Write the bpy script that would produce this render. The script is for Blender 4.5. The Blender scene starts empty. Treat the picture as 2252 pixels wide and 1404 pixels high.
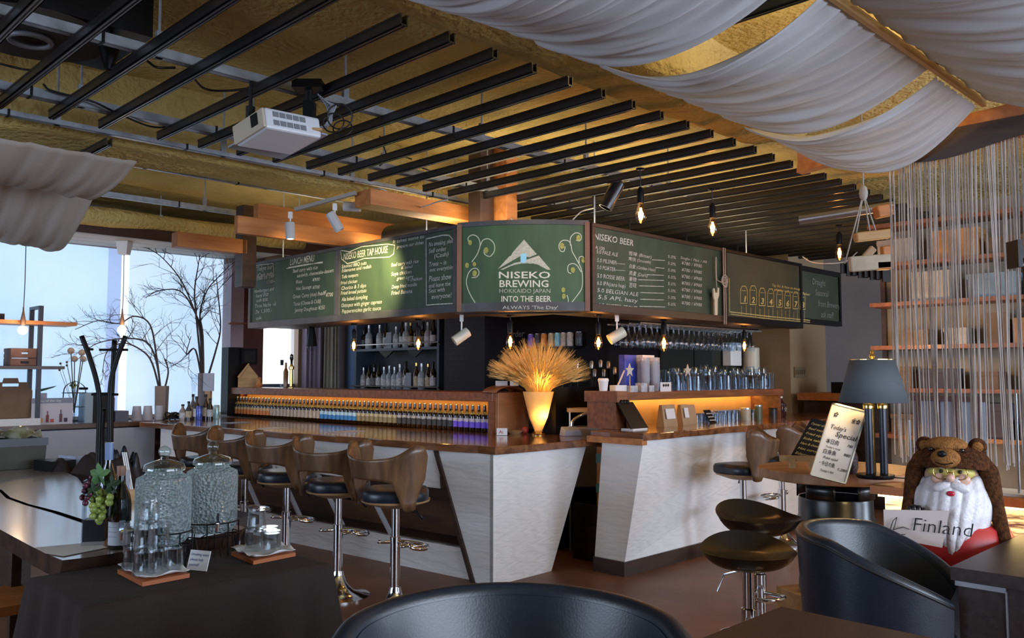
import bpy, math, random
from mathutils import Vector, Matrix, Euler
random.seed(7)
R = random.random
def RU(a, b): return a + (b - a) * random.random()
sc = bpy.context.scene
col = sc.collection
PI = math.pi

# ---------------------------------------------------------------- camera
F_PX, CXP, CYP, EYE = 1875.0, 1126.0, 702.0, 1.4
TH = math.atan((825 - 702) / F_PX); cT, sT = math.cos(TH), math.sin(TH)
cam_d = bpy.data.cameras.new('camera'); cam_d.sensor_width = 36; cam_d.lens = 36 * F_PX / 2252
cam = bpy.data.objects.new('camera', cam_d); col.objects.link(cam)
cam.location = (0, 0, EYE); cam.rotation_euler = (PI / 2 + TH, 0, 0)
cam_d.clip_start = 0.05
sc.camera = cam
# the room's grid runs at 45 degrees to the view: U goes right and away, V left and away
def uv(u, v, z=None):
    x, y = (u - v) * .70710678, (u + v) * .70710678
    return (x, y) if z is None else (x, y, z)
def ray(px, py):
    x = (px - CXP) / F_PX; w = (CYP - py) / F_PX
    return (x, cT - sT * w, sT + cT * w)
def at(px, py, z):
    r = ray(px, py); t = (z - EYE) / r[2]; return Vector((r[0]*t, r[1]*t, z))
def atd(px, py, d):
    r = ray(px, py); t = d / r[1]; return Vector((r[0]*t, d, EYE + r[2]*t))
def atU(px, py, U):
    r = ray(px, py); t = U / ((r[0] + r[1]) * .70710678); return Vector((r[0]*t, r[1]*t, EYE + r[2]*t))
def atV(px, py, V):
    r = ray(px, py); t = V / ((-r[0] + r[1]) * .70710678); return Vector((r[0]*t, r[1]*t, EYE + r[2]*t))
def to_uv(p): return ((p[0] + p[1]) * .70710678, (-p[0] + p[1]) * .70710678)
def proj(p):
    z = p[2] - EYE; yy = cT*p[1] + sT*z; zz = -sT*p[1] + cT*z
    return (CXP + F_PX*p[0]/yy, CYP - F_PX*zz/yy)
G45 = PI / 4

# ---------------------------------------------------------------- world, exposure, large lights
w = bpy.data.worlds.new('world'); sc.world = w; w.use_nodes = True
bg = w.node_tree.nodes['Background']; bg.inputs[0].default_value = (.62, .74, 1, 1); bg.inputs[1].default_value = .5
sc.view_settings.view_transform = 'Standard'; sc.view_settings.look = 'None'
sc.view_settings.gamma = 1; sc.view_settings.use_curve_mapping = False
sc.view_settings.exposure = 1.0
def area(name, loc, target, sx, sy, power, color, spread=None):
    l = bpy.data.lights.new(name, 'AREA'); l.shape = 'RECTANGLE'; l.size = sx; l.size_y = sy
    l.energy = power; l.color = color
    if spread: l.spread = spread
    o = bpy.data.objects.new(name, l); col.objects.link(o); o.location = loc
    o.rotation_euler = (Vector(target) - Vector(loc)).to_track_quat('-Z', 'Y').to_euler(); return o
def spot(name, loc, target, power, color, angle=60, blend=.5, rad=.03):
    l = bpy.data.lights.new(name, 'SPOT'); l.energy = power; l.color = color
    l.spot_size = math.radians(angle); l.spot_blend = blend; l.shadow_soft_size = rad
    o = bpy.data.objects.new(name, l); col.objects.link(o); o.location = loc
    o.rotation_euler = (Vector(target) - Vector(loc)).to_track_quat('-Z', 'Y').to_euler(); return o
def point(name, loc, power, color, rad=.03):
    l = bpy.data.lights.new(name, 'POINT'); l.energy = power; l.color = color; l.shadow_soft_size = rad
    o = bpy.data.objects.new(name, l); col.objects.link(o); o.location = loc; return o
WARM = (1, .62, .28); AMBER = (1, .48, .10)
# daylight through the big windows of the wall behind the camera, and through the shaded windows on the left
area('daylight_rear', uv(3.2, -3.85, 1.75), uv(4.2, 4.0, 1.2), 6.0, 2.0, 230, (.70, .81, 1))
area('daylight_side', uv(-5.6, 5.0, 1.9), uv(3, 5, 1.5), 5.0, 1.6, 130, (.62, .76, 1))

# unseen fill lights added above the sign canopy to brighten the foam ceiling
def ceiling_fill(name, u, v, sx, sy, p, c=(1, .80, .48)):
    o = area(name, uv(u, v, 2.52), uv(u, v, 4), sx, sy, p, c); o.rotation_euler = (PI, 0, G45); return o
area('added_fill_far', uv(9.0, -3.85, 1.75), uv(9.6, 5, 1.5), 2.5, 2.0, 130, (.70, .82, 1))  # added fill to brighten the far grey wall, source unseen
ceiling_fill('added_ceiling_fill_left', 4.36, 5.8, .25, 3.2, 11); ceiling_fill('added_ceiling_fill_right', 6.2, 4.18, 3.0, .25, 11)
point('cloth_lamp_a', uv(3.5, 1.9, 2.98), 2, (1, .72, .35), .06); point('cloth_lamp_b', uv(4.45, 1.7, 2.95), 3, (1, .62, .28), .06)

# ---------------------------------------------------------------- materials
def srgb(r, g, b):
    f = lambda c: (c/255/12.92) if c/255 <= .04045 else ((c/255 + .055)/1.055)**2.4
    return (f(r), f(g), f(b), 1)
def mat(name, c1, c2=None, scale=8, stretch=(1, 1, 1), rough=.6, metal=0, bump=0, bscale=None, detail=4, spec=None,
        emit=None, estr=0, lo=.35, hi=.65, coat=0, trans=0, ior=None, kind='noise', distort=0, alpha=None, sheen=0):
    m = bpy.data.materials.new(name); m.use_nodes = True
    nt = m.node_tree; b = nt.nodes['Principled BSDF']
    b.inputs['Roughness'].default_value = rough; b.inputs['Metallic'].default_value = metal
    if spec is not None: b.inputs['Specular IOR Level'].default_value = spec
    if coat: b.inputs['Coat Weight'].default_value = coat; b.inputs['Coat Roughness'].default_value = .12
    if trans: b.inputs['Transmission Weight'].default_value = trans
    if ior: b.inputs['IOR'].default_value = ior
    if alpha is not None: b.inputs['Alpha'].default_value = alpha
    if sheen: b.inputs['Sheen Weight'].default_value = sheen
    c1 = tuple(c1) if len(c1) == 4 else (*c1, 1)
    b.inputs['Base Color'].default_value = c1
    if c2 is not None or bump:
        tc = nt.nodes.new('ShaderNodeTexCoord'); mp = nt.nodes.new('ShaderNodeMapping')
        mp.inputs['Scale'].default_value = stretch
        nt.links.new(tc.outputs['Object'], mp.inputs['Vector'])
        if kind == 'wave':
            n = nt.nodes.new('ShaderNodeTexWave'); n.inputs['Scale'].default_value = scale
            n.inputs['Distortion'].default_value = distort or 6; n.inputs['Detail'].default_value = detail
            n.inputs['Detail Scale'].default_value = 1.2; out = n.outputs['Color']
        else:
            n = nt.nodes.new('ShaderNodeTexNoise'); n.inputs['Scale'].default_value = scale
            n.inputs['Detail'].default_value = detail; n.inputs['Distortion'].default_value = distort; out = n.outputs['Fac']
        nt.links.new(mp.outputs['Vector'], n.inputs['Vector'])
        if c2 is not None:
            c2 = tuple(c2) if len(c2) == 4 else (*c2, 1)
            r = nt.nodes.new('ShaderNodeValToRGB'); r.color_ramp.elements[0].position = lo; r.color_ramp.elements[1].position = hi
            r.color_ramp.elements[0].color = c1; r.color_ramp.elements[1].color = c2
            nt.links.new(out, r.inputs['Fac']); nt.links.new(r.outputs['Color'], b.inputs['Base Color'])
        if bump:
            src = out
            if bscale:
                n2 = nt.nodes.new('ShaderNodeTexNoise'); n2.inputs['Scale'].default_value = bscale; n2.inputs['Detail'].default_value = 5
                nt.links.new(mp.outputs['Vector'], n2.inputs['Vector']); src = n2.outputs['Fac']
            bp = nt.nodes.new('ShaderNodeBump'); bp.inputs['Strength'].default_value = bump; bp.inputs['Distance'].default_value = .032 if name == 'spray_foam' else .02
            nt.links.new(src, bp.inputs['Height']); nt.links.new(bp.outputs['Normal'], b.inputs['Normal'])
    if emit: b.inputs['Emission Color'].default_value = (*emit[:3], 1); b.inputs['Emission Strength'].default_value = estr
    return m
def glassy(name, tint=(.9, .95, 1), gloss=.35, bump=0, bscale=60, rough=.03):
    """thin clear glass: see-through with a fresnel sheen (no refraction noise)"""
    m = bpy.data.materials.new(name); m.use_nodes = True; nt = m.node_tree
    for n in list(nt.nodes): nt.nodes.remove(n)
    o = nt.nodes.new('ShaderNodeOutputMaterial'); mx = nt.nodes.new('ShaderNodeMixShader')
    t = nt.nodes.new('ShaderNodeBsdfTransparent'); g = nt.nodes.new('ShaderNodeBsdfGlossy')
    t.inputs[0].default_value = (*tint, 1); g.inputs['Roughness'].default_value = rough
    lw = nt.nodes.new('ShaderNodeLayerWeight'); lw.inputs['Blend'].default_value = gloss
    pw = nt.nodes.new('ShaderNodeMath'); pw.operation = 'POWER'; pw.inputs[1].default_value = 2.2; ma = nt.nodes.new('ShaderNodeMath'); ma.operation = 'MULTIPLY_ADD'; ma.inputs[1].default_value = .8; ma.inputs[2].default_value = .06
    nt.links.new(lw.outputs['Facing'], pw.inputs[0]); nt.links.new(pw.outputs[0], ma.inputs[0]); nt.links.new(ma.outputs[0], mx.inputs[0]); nt.links.new(t.outputs[0], mx.inputs[1]); nt.links.new(g.outputs[0], mx.inputs[2])
    nt.links.new(mx.outputs[0], o.inputs[0])
    if bump:
        tc = nt.nodes.new('ShaderNodeTexCoord'); v = nt.nodes.new('ShaderNodeTexVoronoi'); v.inputs['Scale'].default_value = bscale
        bp = nt.nodes.new('ShaderNodeBump'); bp.inputs['Strength'].default_value = bump; bp.inputs['Distance'].default_value = .01
        nt.links.new(tc.outputs['Object'], v.inputs['Vector']); nt.links.new(v.outputs['Distance'], bp.inputs['Height'])
        nt.links.new(bp.outputs['Normal'], g.inputs['Normal']); nt.links.new(bp.outputs['Normal'], lw.inputs['Normal'])
    return m
def glow(name, c, s):
    m = bpy.data.materials.new(name); m.use_nodes = True; nt = m.node_tree
    nt.nodes.remove(nt.nodes['Principled BSDF']); e = nt.nodes.new('ShaderNodeEmission')
    e.inputs[0].default_value = (*c[:3], 1); e.inputs[1].default_value = s
    nt.links.new(e.outputs[0], nt.nodes['Material Output'].inputs[0]); return m

# ---------------------------------------------------------------- mesh builder
class MB:
    def __init__(s): s.v = []; s.f = []; s.mi = []; s.m = 0
    def mat(s, i): s.m = i; return s
    def add(s, vs, fs):
        n = len(s.v); s.v += [tuple(a) for a in vs]; s.f += [tuple(i + n for i in f) for f in fs]; s.mi += [s.m]*len(fs); return s
    def hexa(s, p):          # 8 points: bottom ring 0-3, top ring 4-7
        return s.add(p, [(3, 2, 1, 0), (4, 5, 6, 7), (0, 1, 5, 4), (1, 2, 6, 5), (2, 3, 7, 6), (3, 0, 4, 7)])
    def box(s, x0, x1, y0, y1, z0, z1):
        return s.hexa([(x0, y0, z0), (x1, y0, z0), (x1, y1, z0), (x0, y1, z0), (x0, y0, z1), (x1, y0, z1), (x1, y1, z1), (x0, y1, z1)])
    def cbox(s, c, d, M=None, rz=0):
        M = M or Matrix.Rotation(rz, 3, 'Z'); c = Vector(c)
        P = [c + M @ Vector((a*d[0]/2, b*d[1]/2, e*d[2]/2)) for e in (-1, 1) for a, b in ((-1, -1), (1, -1), (1, 1), (-1, 1))]
        return s.hexa(P)
    def bar(s, a, b, w_, h_, up=(0, 0, 1)):      # rectangular bar from a to b
        a, b = Vector(a), Vector(b); d = (b - a).normalized(); x = d.cross(Vector(up))
        if x.length < 1e-4: x = d.cross(Vector((0, 1, 0)))
        x.normalize(); y = x.cross(d)
        q = [(-1, -1), (1, -1), (1, 1), (-1, 1)]
        return s.hexa([a + x*i*w_/2 + y*j*h_/2 for i, j in q] + [b + x*i*w_/2 + y*j*h_/2 for i, j in q])
    def prism(s, pts, z0, z1):
        n = len(pts)
        vs = [(p[0], p[1], z0) for p in pts] + [(p[0], p[1], z1) for p in pts]
        return s.add(vs, [tuple(reversed(range(n))), tuple(range(n, 2*n))] + [(i, (i+1) % n, n + (i+1) % n, n + i) for i in range(n)])
    def extr(s, pts, d):     # polygon of 3d points extruded by vector d
        n = len(pts); d = Vector(d); vs = [Vector(p) for p in pts]; vs = vs + [p + d for p in vs]
        return s.add(vs, [tuple(reversed(range(n))), tuple(range(n, 2*n))] + [(i, (i+1) % n, n + (i+1) % n, n + i) for i in range(n)])
    def tube(s, path, r, seg=8, caps=True):
        P = [Vector(p) for p in path]; n = len(P); rs = r if isinstance(r, (list, tuple)) else [r]*n
        vs = []; t0 = (P[1] - P[0]).normalized()
        u = t0.orthogonal().normalized()
        for i in range(n):
            t = ((P[min(i+1, n-1)] - P[max(i-1, 0)])).normalized()
            u = (u - t*u.dot(t)); u = u.normalized() if u.length > 1e-6 else t.orthogonal().normalized()
            w_ = t.cross(u)
            for k in range(seg):
                a = 2*PI*k/seg; vs.append(P[i] + (u*math.cos(a) + w_*math.sin(a))*rs[i])
        fs = [(i*seg + k, i*seg + (k+1) % seg, (i+1)*seg + (k+1) % seg, (i+1)*seg + k) for i in range(n-1) for k in range(seg)]
        if caps: fs += [tuple(reversed(range(seg))), tuple(range((n-1)*seg, n*seg))]
        return s.add(vs, fs)
    def lathe(s, prof, seg=20, c=(0, 0, 0), M=None, caps=True):
        M = M or Matrix.Identity(3); c = Vector(c); vs = []
        for r, z in prof:
            for k in range(seg):
                a = 2*PI*k/seg; vs.append(c + M @ Vector((r*math.cos(a), r*math.sin(a), z)))
        n = len(prof)
        fs = [(i*seg + k, i*seg + (k+1) % seg, (i+1)*seg + (k+1) % seg, (i+1)*seg + k) for i in range(n-1) for k in range(seg)]
        if caps: fs += [tuple(reversed(range(seg))), tuple(range((n-1)*seg, n*seg))]
        return s.add(vs, fs)
    def ball(s, c, r, seg=12, rings=8, sc_=(1, 1, 1), M=None):
        prof = [(max(1e-4, r*math.sin(PI*i/rings)), -r*math.cos(PI*i/rings)) for i in range(rings+1)]
        S = Matrix.Diagonal(Vector(sc_)); return s.lathe(prof, seg, c, (M or Matrix.Identity(3)) @ S, caps=False)
    def grid(s, fn, nu, nv, close_u=False, flip=False):
        vs = [fn(i/nu, j/nv) for j in range(nv+1) for i in range(nu+1)]
        fs = [(j*(nu+1)+i, j*(nu+1)+i+1, (j+1)*(nu+1)+i+1, (j+1)*(nu+1)+i) for j in range(nv) for i in range(nu)]
        if flip: fs = [tuple(reversed(f)) for f in fs]
        return s.add(vs, fs)
    def ring(s, c, r, rt, n=24, seg=6, M=None):
        M = M or Matrix.Identity(3); c = Vector(c)
        vs = []
        for i in range(n):
            a = 2*PI*i/n
            for k in range(seg):
                b = 2*PI*k/seg; vs.append(c + M @ Vector(((r+rt*math.cos(b))*math.cos(a), (r+rt*math.cos(b))*math.sin(a), rt*math.sin(b))))
        return s.add(vs, [(i*seg+k, ((i+1) % n)*seg+k, ((i+1) % n)*seg+(k+1) % seg, i*seg+(k+1) % seg) for i in range(n) for k in range(seg)])
    def text(s, t, x, z, size, y=0, align='LEFT', xs=1.0, slant=0.0, tilt=0.0, off=0.0, M=None):
        """writing in the x-z plane facing -y"""
        key = (t, align, round(off, 4))
        if key not in TXT:
            cu = bpy.data.curves.new('t', 'FONT'); cu.body = t; cu.size = 1; cu.align_x = align; cu.offset = off; cu.resolution_u = 2
            ob = bpy.data.objects.new('t', cu); me = ob.to_mesh()
            TXT[key] = ([tuple(v.co) for v in me.vertices], [tuple(p.vertices) for p in me.polygons])
            ob.to_mesh_clear(); bpy.data.objects.remove(ob); bpy.data.curves.remove(cu)
        vs, fs = TXT[key]; ct, st = math.cos(tilt), math.sin(tilt); out = []
        for a, b, _ in vs:
            a, b = (a + b*slant)*size*xs, b*size
            p = Vector((x + a*ct - b*st, y, z + a*st + b*ct)); out.append(M @ p if M else p)
        return s.add(out, fs)
    def stroke(s, pts, wd, y=0, M=None):   # flat chalk line in the x-z plane
        for i in range(len(pts)-1):
            a, b = Vector(pts[i]), Vector(pts[i+1]); d = b - a
            if d.length < 1e-6: continue
            n = Vector((-d.y, d.x)).normalized()*wd/2; e = d.normalized()*wd*.3
            q = [a - n - e, b - n + e, b + n + e, a + n - e]
            v = [Vector((p.x, y, p.y)) for p in q]; s.add([M @ p if M else p for p in v], [(0, 1, 2, 3)])
        return s
    def build(s, name, m, parent=None, smooth=None, loc=None, rz=0, bevel=0, solid=0, sub=0, auto=40):
        me = bpy.data.meshes.new(name); me.from_pydata(s.v, [], s.f); 
        for mm in (m if isinstance(m, (list, tuple)) else [m]): me.materials.append(mm)
        me.polygons.foreach_set('material_index', s.mi)
        if smooth:
            me.polygons.foreach_set('use_smooth', [True]*len(me.polygons))
            if smooth == 'auto': me.set_sharp_from_angle(angle=math.radians(auto))
        me.update()
        o = bpy.data.objects.new(name, me); col.objects.link(o)
        if parent: o.parent = parent
        if loc is not None: o.location = loc
        if rz: o.rotation_euler = (0, 0, rz)
        if solid: d = o.modifiers.new('solidify', 'SOLIDIFY'); d.thickness = solid; d.offset = 0
        if bevel: d = o.modifiers.new('bevel', 'BEVEL'); d.width = bevel; d.segments = 2; d.limit_method = 'ANGLE'
        if sub: d = o.modifiers.new('subd', 'SUBSURF'); d.levels = sub; d.render_levels = sub
        return o
TXT = {}
def B(): return MB()
def thing(name, label, cat, loc=(0, 0, 0), rz=0, group=None, rot=None):
    o = bpy.data.objects.new(name, None); o.empty_display_size = .05; col.objects.link(o)
    o.location = loc; o.rotation_euler = rot if rot is not None else (0, 0, rz); o['label'] = label; o['category'] = cat
    if group: o['group'] = group
    return o
def tag(o, label, cat, group=None, kind=None):
    o['label'] = label; o['category'] = cat
    if group: o['group'] = group
    if kind: o['kind'] = kind
    return o
def struct(name, mb, m, loc=None, rz=0, **k):
    o = mb.build(name, m, None, loc=loc, rz=rz, **k); o['kind'] = 'structure'; return o
def dup(root, loc, rz=None, label=None, group=None, rot=None, scale=None):
    r = root.copy(); col.objects.link(r); r.location = loc
    if rz is not None: r.rotation_euler = (0, 0, rz)
    if rot is not None: r.rotation_euler = rot
    if scale is not None: r.scale = scale if hasattr(scale, '__len__') else (scale,)*3
    if label: r['label'] = label
    if group: r['group'] = group
    for ch in list(root.children):
        c = ch.copy(); col.objects.link(c); c.parent = r
        for g in ch.children:
            d = g.copy(); col.objects.link(d); d.parent = c
    return r
def RotM(ax, deg): return Matrix.Rotation(math.radians(deg), 3, ax)
def lerp(a, b, t): return a + (b - a)*t
def bez(pts, n=12):
    """smooth curve through points (Catmull-Rom)"""
    P = [Vector(p) for p in pts]; P = [2*P[0]-P[1]] + P + [2*P[-1]-P[-2]]; out = []
    for i in range(1, len(P)-2):
        for k in range(n):
            t = k/n; a, b, c_, d = P[i-1], P[i], P[i+1], P[i+2]
            out.append(.5*((2*b) + (c_-a)*t + (2*a-5*b+4*c_-d)*t*t + (-a+3*b-3*c_+d)*t**3))
    out.append(P[-2]); return out

M_ = {}
M_['foam'] = mat('spray_foam', (.68, .53, .21), (.50, .375, .13), scale=2.2, rough=.95, spec=.1, bump=1.0, bscale=26, detail=5, lo=.3, hi=.7)
M_['floor'] = mat('stained_floor', (.26, .112, .058), (.13, .058, .034), scale=1.3, rough=.42, bump=.12, bscale=7, detail=6, spec=.28)
M_['plaster'] = mat('white_plaster', (.84, .82, .80), (.82, .80, .78), scale=5, rough=.6, bump=.22, kind='wave', distort=11, stretch=(.35, .35, 2.0))
M_['plaster2'] = mat('grey_plaster', (.48, .48, .51), (.42, .42, .46), scale=1.5, rough=.8, bump=.2, bscale=12)
M_['tan'] = mat('tan_plaster', (.36, .26, .15), (.31, .22, .12), scale=2, rough=.75, bump=.1, bscale=14)
M_['black_wall'] = mat('blackboard_paint', (.006, .006, .008), (.009, .009, .012), scale=3, rough=.8, spec=.2)
M_['black'] = mat('black_paint', (.004, .004, .005), rough=.45, spec=.25)
M_['channel'] = mat('black_channel', (.012, .012, .015), (.020, .019, .021), scale=6, rough=.30, spec=.9)
M_['galv'] = mat('galvanised_steel', (.40, .45, .52), (.28, .32, .37), scale=14, rough=.42, metal=.35)
M_['chrome'] = mat('chrome', (.75, .77, .8), rough=.09, metal=1)
M_['steel'] = mat('brushed_steel', (.5, .52, .55), rough=.3, metal=.9)
M_['wood_red'] = mat('reddish_wood', (.27, .098, .037), (.155, .054, .021), scale=3, stretch=(1.2, 9, 9), rough=.42, detail=6, bump=.1)
M_['wood_orange'] = mat('orange_pine', (.55, .21, .055), (.40, .14, .035), scale=2.5, stretch=(1, 9, 9), rough=.5, detail=5)
M_['wood_pine'] = mat('pale_pine', (.55, .34, .15), (.42, .25, .10), scale=3, stretch=(1, 7, 7), rough=.55, detail=5)
M_['wood_bar'] = mat('bar_top_wood', (.29, .115, .042), (.11, .040, .017), scale=2.4, stretch=(6, 1, 6), rough=.13, detail=6, coat=.6, distort=.4)
M_['wood_slab'] = mat('slab_wood', (.42, .36, .33), (.33, .27, .24), scale=2.2, stretch=(9, 1, 9), rough=.26, detail=6, coat=.8, spec=.7)  # base paled to stand in for the window reflection
M_['bark'] = mat('bark_edge', (.06, .030, .018), (.025, .012, .008), scale=14, rough=.8, spec=.2, bump=.5)
M_['walnut'] = mat('walnut_ply', (.18, .088, .038), (.085, .042, .019), scale=3, stretch=(7, 7, .8), rough=.38, detail=6, coat=.2)
M_['ply_edge'] = mat('ply_edge', (.40, .24, .11), rough=.5)
M_['brown'] = mat('dark_brown_wood', (.055, .028, .017), (.03, .015, .010), scale=3, stretch=(1, 1, 7), rough=.45)
M_['leather'] = mat('sheen_tinted_black_leather', (.005, .010, .020), (.008, .014, .026), scale=30, rough=.36, bump=.05, bscale=160, spec=.65)  # daylight sheen tinted blue into the base colour
M_['white'] = mat('white_paint', (.75, .75, .74), rough=.5)
M_['cream'] = mat('cream_plastic', (.62, .58, .46), rough=.4)
M_['paper'] = mat('white_paper', (.72, .72, .73), rough=.8)
M_['kraft'] = mat('kraft_paper', (.42, .28, .16), (.36, .23, .13), scale=9, rough=.8)
M_['card'] = mat('brown_card', (.19, .115, .07), (.15, .09, .05), scale=9, rough=.8)
M_['chalk'] = mat('white_chalk', (.62, .62, .58), (.38, .39, .36), scale=60, rough=.95, lo=.3, hi=.6)
M_['chalk_y'] = mat('yellow_chalk', (.50, .42, .16), (.35, .30, .12), scale=60, rough=.95)
M_['green_board'] = mat('green_chalkboard', (.020, .042, .027), (.038, .068, .036), scale=3, rough=.62, detail=6, stretch=(1.5, 1, .6))
M_['green_logo'] = mat('bright_green_chalkboard', (.046, .105, .042), (.026, .060, .027), scale=3.5, rough=.6, detail=6, stretch=(1.6, 1, .5))
M_['board_frame'] = mat('board_frame_paint', (.060, .060, .072), (.035, .033, .038), scale=7, rough=.5)
M_['fabric'] = mat('white_voile', (.74, .74, .74), rough=.9, sheen=.3)
M_['amberglow'] = glow('led_amber', (1, .50, .10), 5); M_['amberglow2'] = glow('led_yellow', (1, .60, .14), 13)
M_['ledwarm'] = glow('led_warm', (1, .74, .30), 7)
M_['filament'] = glow('filament', (1, .42, .08), 26)
M_['clear'] = glassy('clear_glass')
M_['bulbglass'] = glassy('amber_bulb_glass', (1, .72, .45), .45)
M_['blackglass'] = mat('dark_bottle_glass', (.006, .006, .005), rough=.08, spec=.7)
M_['brownglass'] = mat('brown_bottle_glass', (.022, .009, .003), rough=.08, spec=.7)
M_['gold'] = mat('gold_brass', (.75, .52, .18), rough=.22, metal=1)
M_['cord'] = mat('black_cable', (.008, .008, .008), rough=.5)
M_['cordw'] = mat('white_cable', (.5, .48, .44), rough=.6)
# ================================================================ THE ROOM
ZC = 3.2
def hz(x, y):    # lumpy sprayed foam height
    return (math.sin(x*2.3 + 1.7*math.sin(y*1.1)) * math.sin(y*2.9 + x*.7) * .018 + math.sin(x*6.1 + y*3.3)*math.sin(y*7.7 - x*2.)*.010
            + math.sin(x*.9 - y*1.3)*.02)
struct('floor', B().box(-6, 11.2, -4.2, 9.9, -.1, 0), M_['floor'], rz=G45)
f = B(); f.grid(lambda a, b: Vector((lerp(-6, 11.2, a), lerp(-4.2, 9.9, b), ZC + hz(lerp(-6, 11.2, a), lerp(-4.2, 9.9, b)))), 190, 160, flip=True)
f.box(-6, 11.2, -4.2, 9.9, ZC + .06, ZC + .12)
struct('ceiling', f, M_['foam'], rz=G45, smooth=True)
# window wall (V = 9.48) with two openings
VW = 9.48
wl = B()
wl.box(-6, 5.2, VW, VW+.2, 0, .95); wl.box(-6, 5.2, VW, VW+.2, 2.76, ZC)
wl.box(-6, .30, VW, VW+.2, .95, 2.76); wl.box(4.66, 5.12, VW, VW+.2, .95, 2.76)
wl.box(5.12, 6.6, VW, VW+.2, 0, 1.29); wl.box(5.12, 6.6, VW, VW+.2, 2.3, ZC); wl.box(5.62, 6.6, VW, VW+.2, 1.29, 2.3)
struct('wall_left', wl, M_['plaster2'], rz=G45)
struct('wall_back', B().box(6.4, 6.6, 5.1, VW+.2, 0, ZC), M_['black_wall'], rz=G45)
struct('wall_mirror_side', B().box(6.6, 9.05, 5.1, 5.3, 0, ZC), M_['black_wall'], rz=G45)
struct('wall_tan', B().box(9.05, 9.95, 4.6, 5.3, 0, ZC), M_['tan'], rz=G45)
struct('wall_right', B().box(11.0, 11.2, -4.2, 5.5, 0, ZC), M_['plaster2'], rz=G45)
struct('wall_corner', B().box(9.95, 11.2, 5.3, 5.5, 0, ZC), M_['plaster2'], rz=G45)
wr = B()      # rear wall with windows, the far opening added to light the right wall
wr.box(-6, 11.2, -4.2, -4.0, 0, .75); wr.box(-6, 11.2, -4.2, -4.0, 2.75, ZC)
for a, b in ((-6, .2), (2.1, 2.3), (4.1, 4.3), (6.2, 7.7), (10.3, 11.2)): wr.box(a, b, -4.2, -4.0, .75, 2.75)
struct('wall_rear', wr, M_['plaster2'], rz=G45)
wr = B(); wr.box(-6.2, -6, -4.2, 9.9, 0, .8); wr.box(-6.2, -6, -4.2, 9.9, 2.8, ZC)
for a, b in ((-4.2, 2.5), (4.9, 5.1), (7.5, 9.9)): wr.box(-6.2, -6, a, b, .8, 2.8)
struct('wall_side', wr, M_['plaster2'], rz=G45)

# glowing roller shades in the window openings
def shade_mat(name, c, s):
    m = bpy.data.materials.new(name); m.use_nodes = True; nt = m.node_tree
    b = nt.nodes['Principled BSDF']; b.inputs['Base Color'].default_value = (.35, .42, .5, 1); b.inputs['Roughness'].default_value = .9
    tc = nt.nodes.new('ShaderNodeTexCoord'); n = nt.nodes.new('ShaderNodeTexNoise'); n.inputs['Scale'].default_value = .9
    r = nt.nodes.new('ShaderNodeValToRGB'); r.color_ramp.elements[0].position = .3; r.color_ramp.elements[1].position = .7
    r.color_ramp.elements[0].color = (c[0]*.78, c[1]*.86, c[2]*.95, 1); r.color_ramp.elements[1].color = (*c, 1)
    nt.links.new(tc.outputs['Object'], n.inputs['Vector']); nt.links.new(n.outputs['Fac'], r.inputs['Fac'])
    nt.links.new(r.outputs['Color'], b.inputs['Emission Color']); b.inputs['Emission Strength'].default_value = s
    return m
SH1 = shade_mat('lit_shade', (.52, .74, 1.0), .47); SH2 = shade_mat('lit_shade_far', (.62, .80, 1.0), .48)
SHB = glow('bright_glass', (.85, .93, 1), .9); SHD = shade_mat('shade_overlap', (.36, .50, .86), .44)
w1 = B().box(.30, 4.66, VW+.06, VW+.10, .95, 2.76).build('window_1', SHB, rz=G45); w1['kind'] = 'structure'
B().box(.30, 3.36, VW+.0, VW+.02, .97, 2.76).build('roller_shade', SH1, w1)
B().box(3.36, 3.50, VW+.0, VW+.02, .97, 2.76).build('shade_edge', SHD, w1)
B().box(3.58, 4.66, VW-.012, VW+.01, .97, 2.76).build('roller_shade', SH2, w1)
B().box(.30, 4.66, VW-.02, VW+.05, .93, .97).build('window_sill', M_['white'], w1)
w2 = B().box(5.12, 5.62, VW+.08, VW+.10, 1.29, 2.3).build('window_2', glow('window_daylight', (.93, .97, 1), 1.4), rz=G45); w2['kind'] = 'structure'
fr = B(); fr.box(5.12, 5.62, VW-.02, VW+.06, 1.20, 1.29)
fr.build('window_sill', mat('dark_blue_paint', (.07, .10, .17), rough=.5), w2)  # even dark blue sill colour
# pillars and linings round the windows
maroon = mat('maroon_paint', (.075, .013, .014), (.11, .02, .018), scale=2, rough=.45)
struct('trim_1', B().box(4.82, 5.12, VW-.14, VW, .95, 2.76), maroon, rz=G45)
struct('trim_2', B().box(4.66, 4.82, VW-.22, VW, 1.72, 2.70), mat('pinkish_paint', (.33, .26, .30), rough=.6), rz=G45)
struct('trim_3', B().box(4.66, 4.82, VW-.18, VW, .95, 1.72), M_['black'], rz=G45)
struct('trim_4', B().box(5.62, 5.80, VW-.10, VW, .95, 2.5), mat('brown_jamb', (.13, .085, .045), rough=.5), rz=G45)
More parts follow.
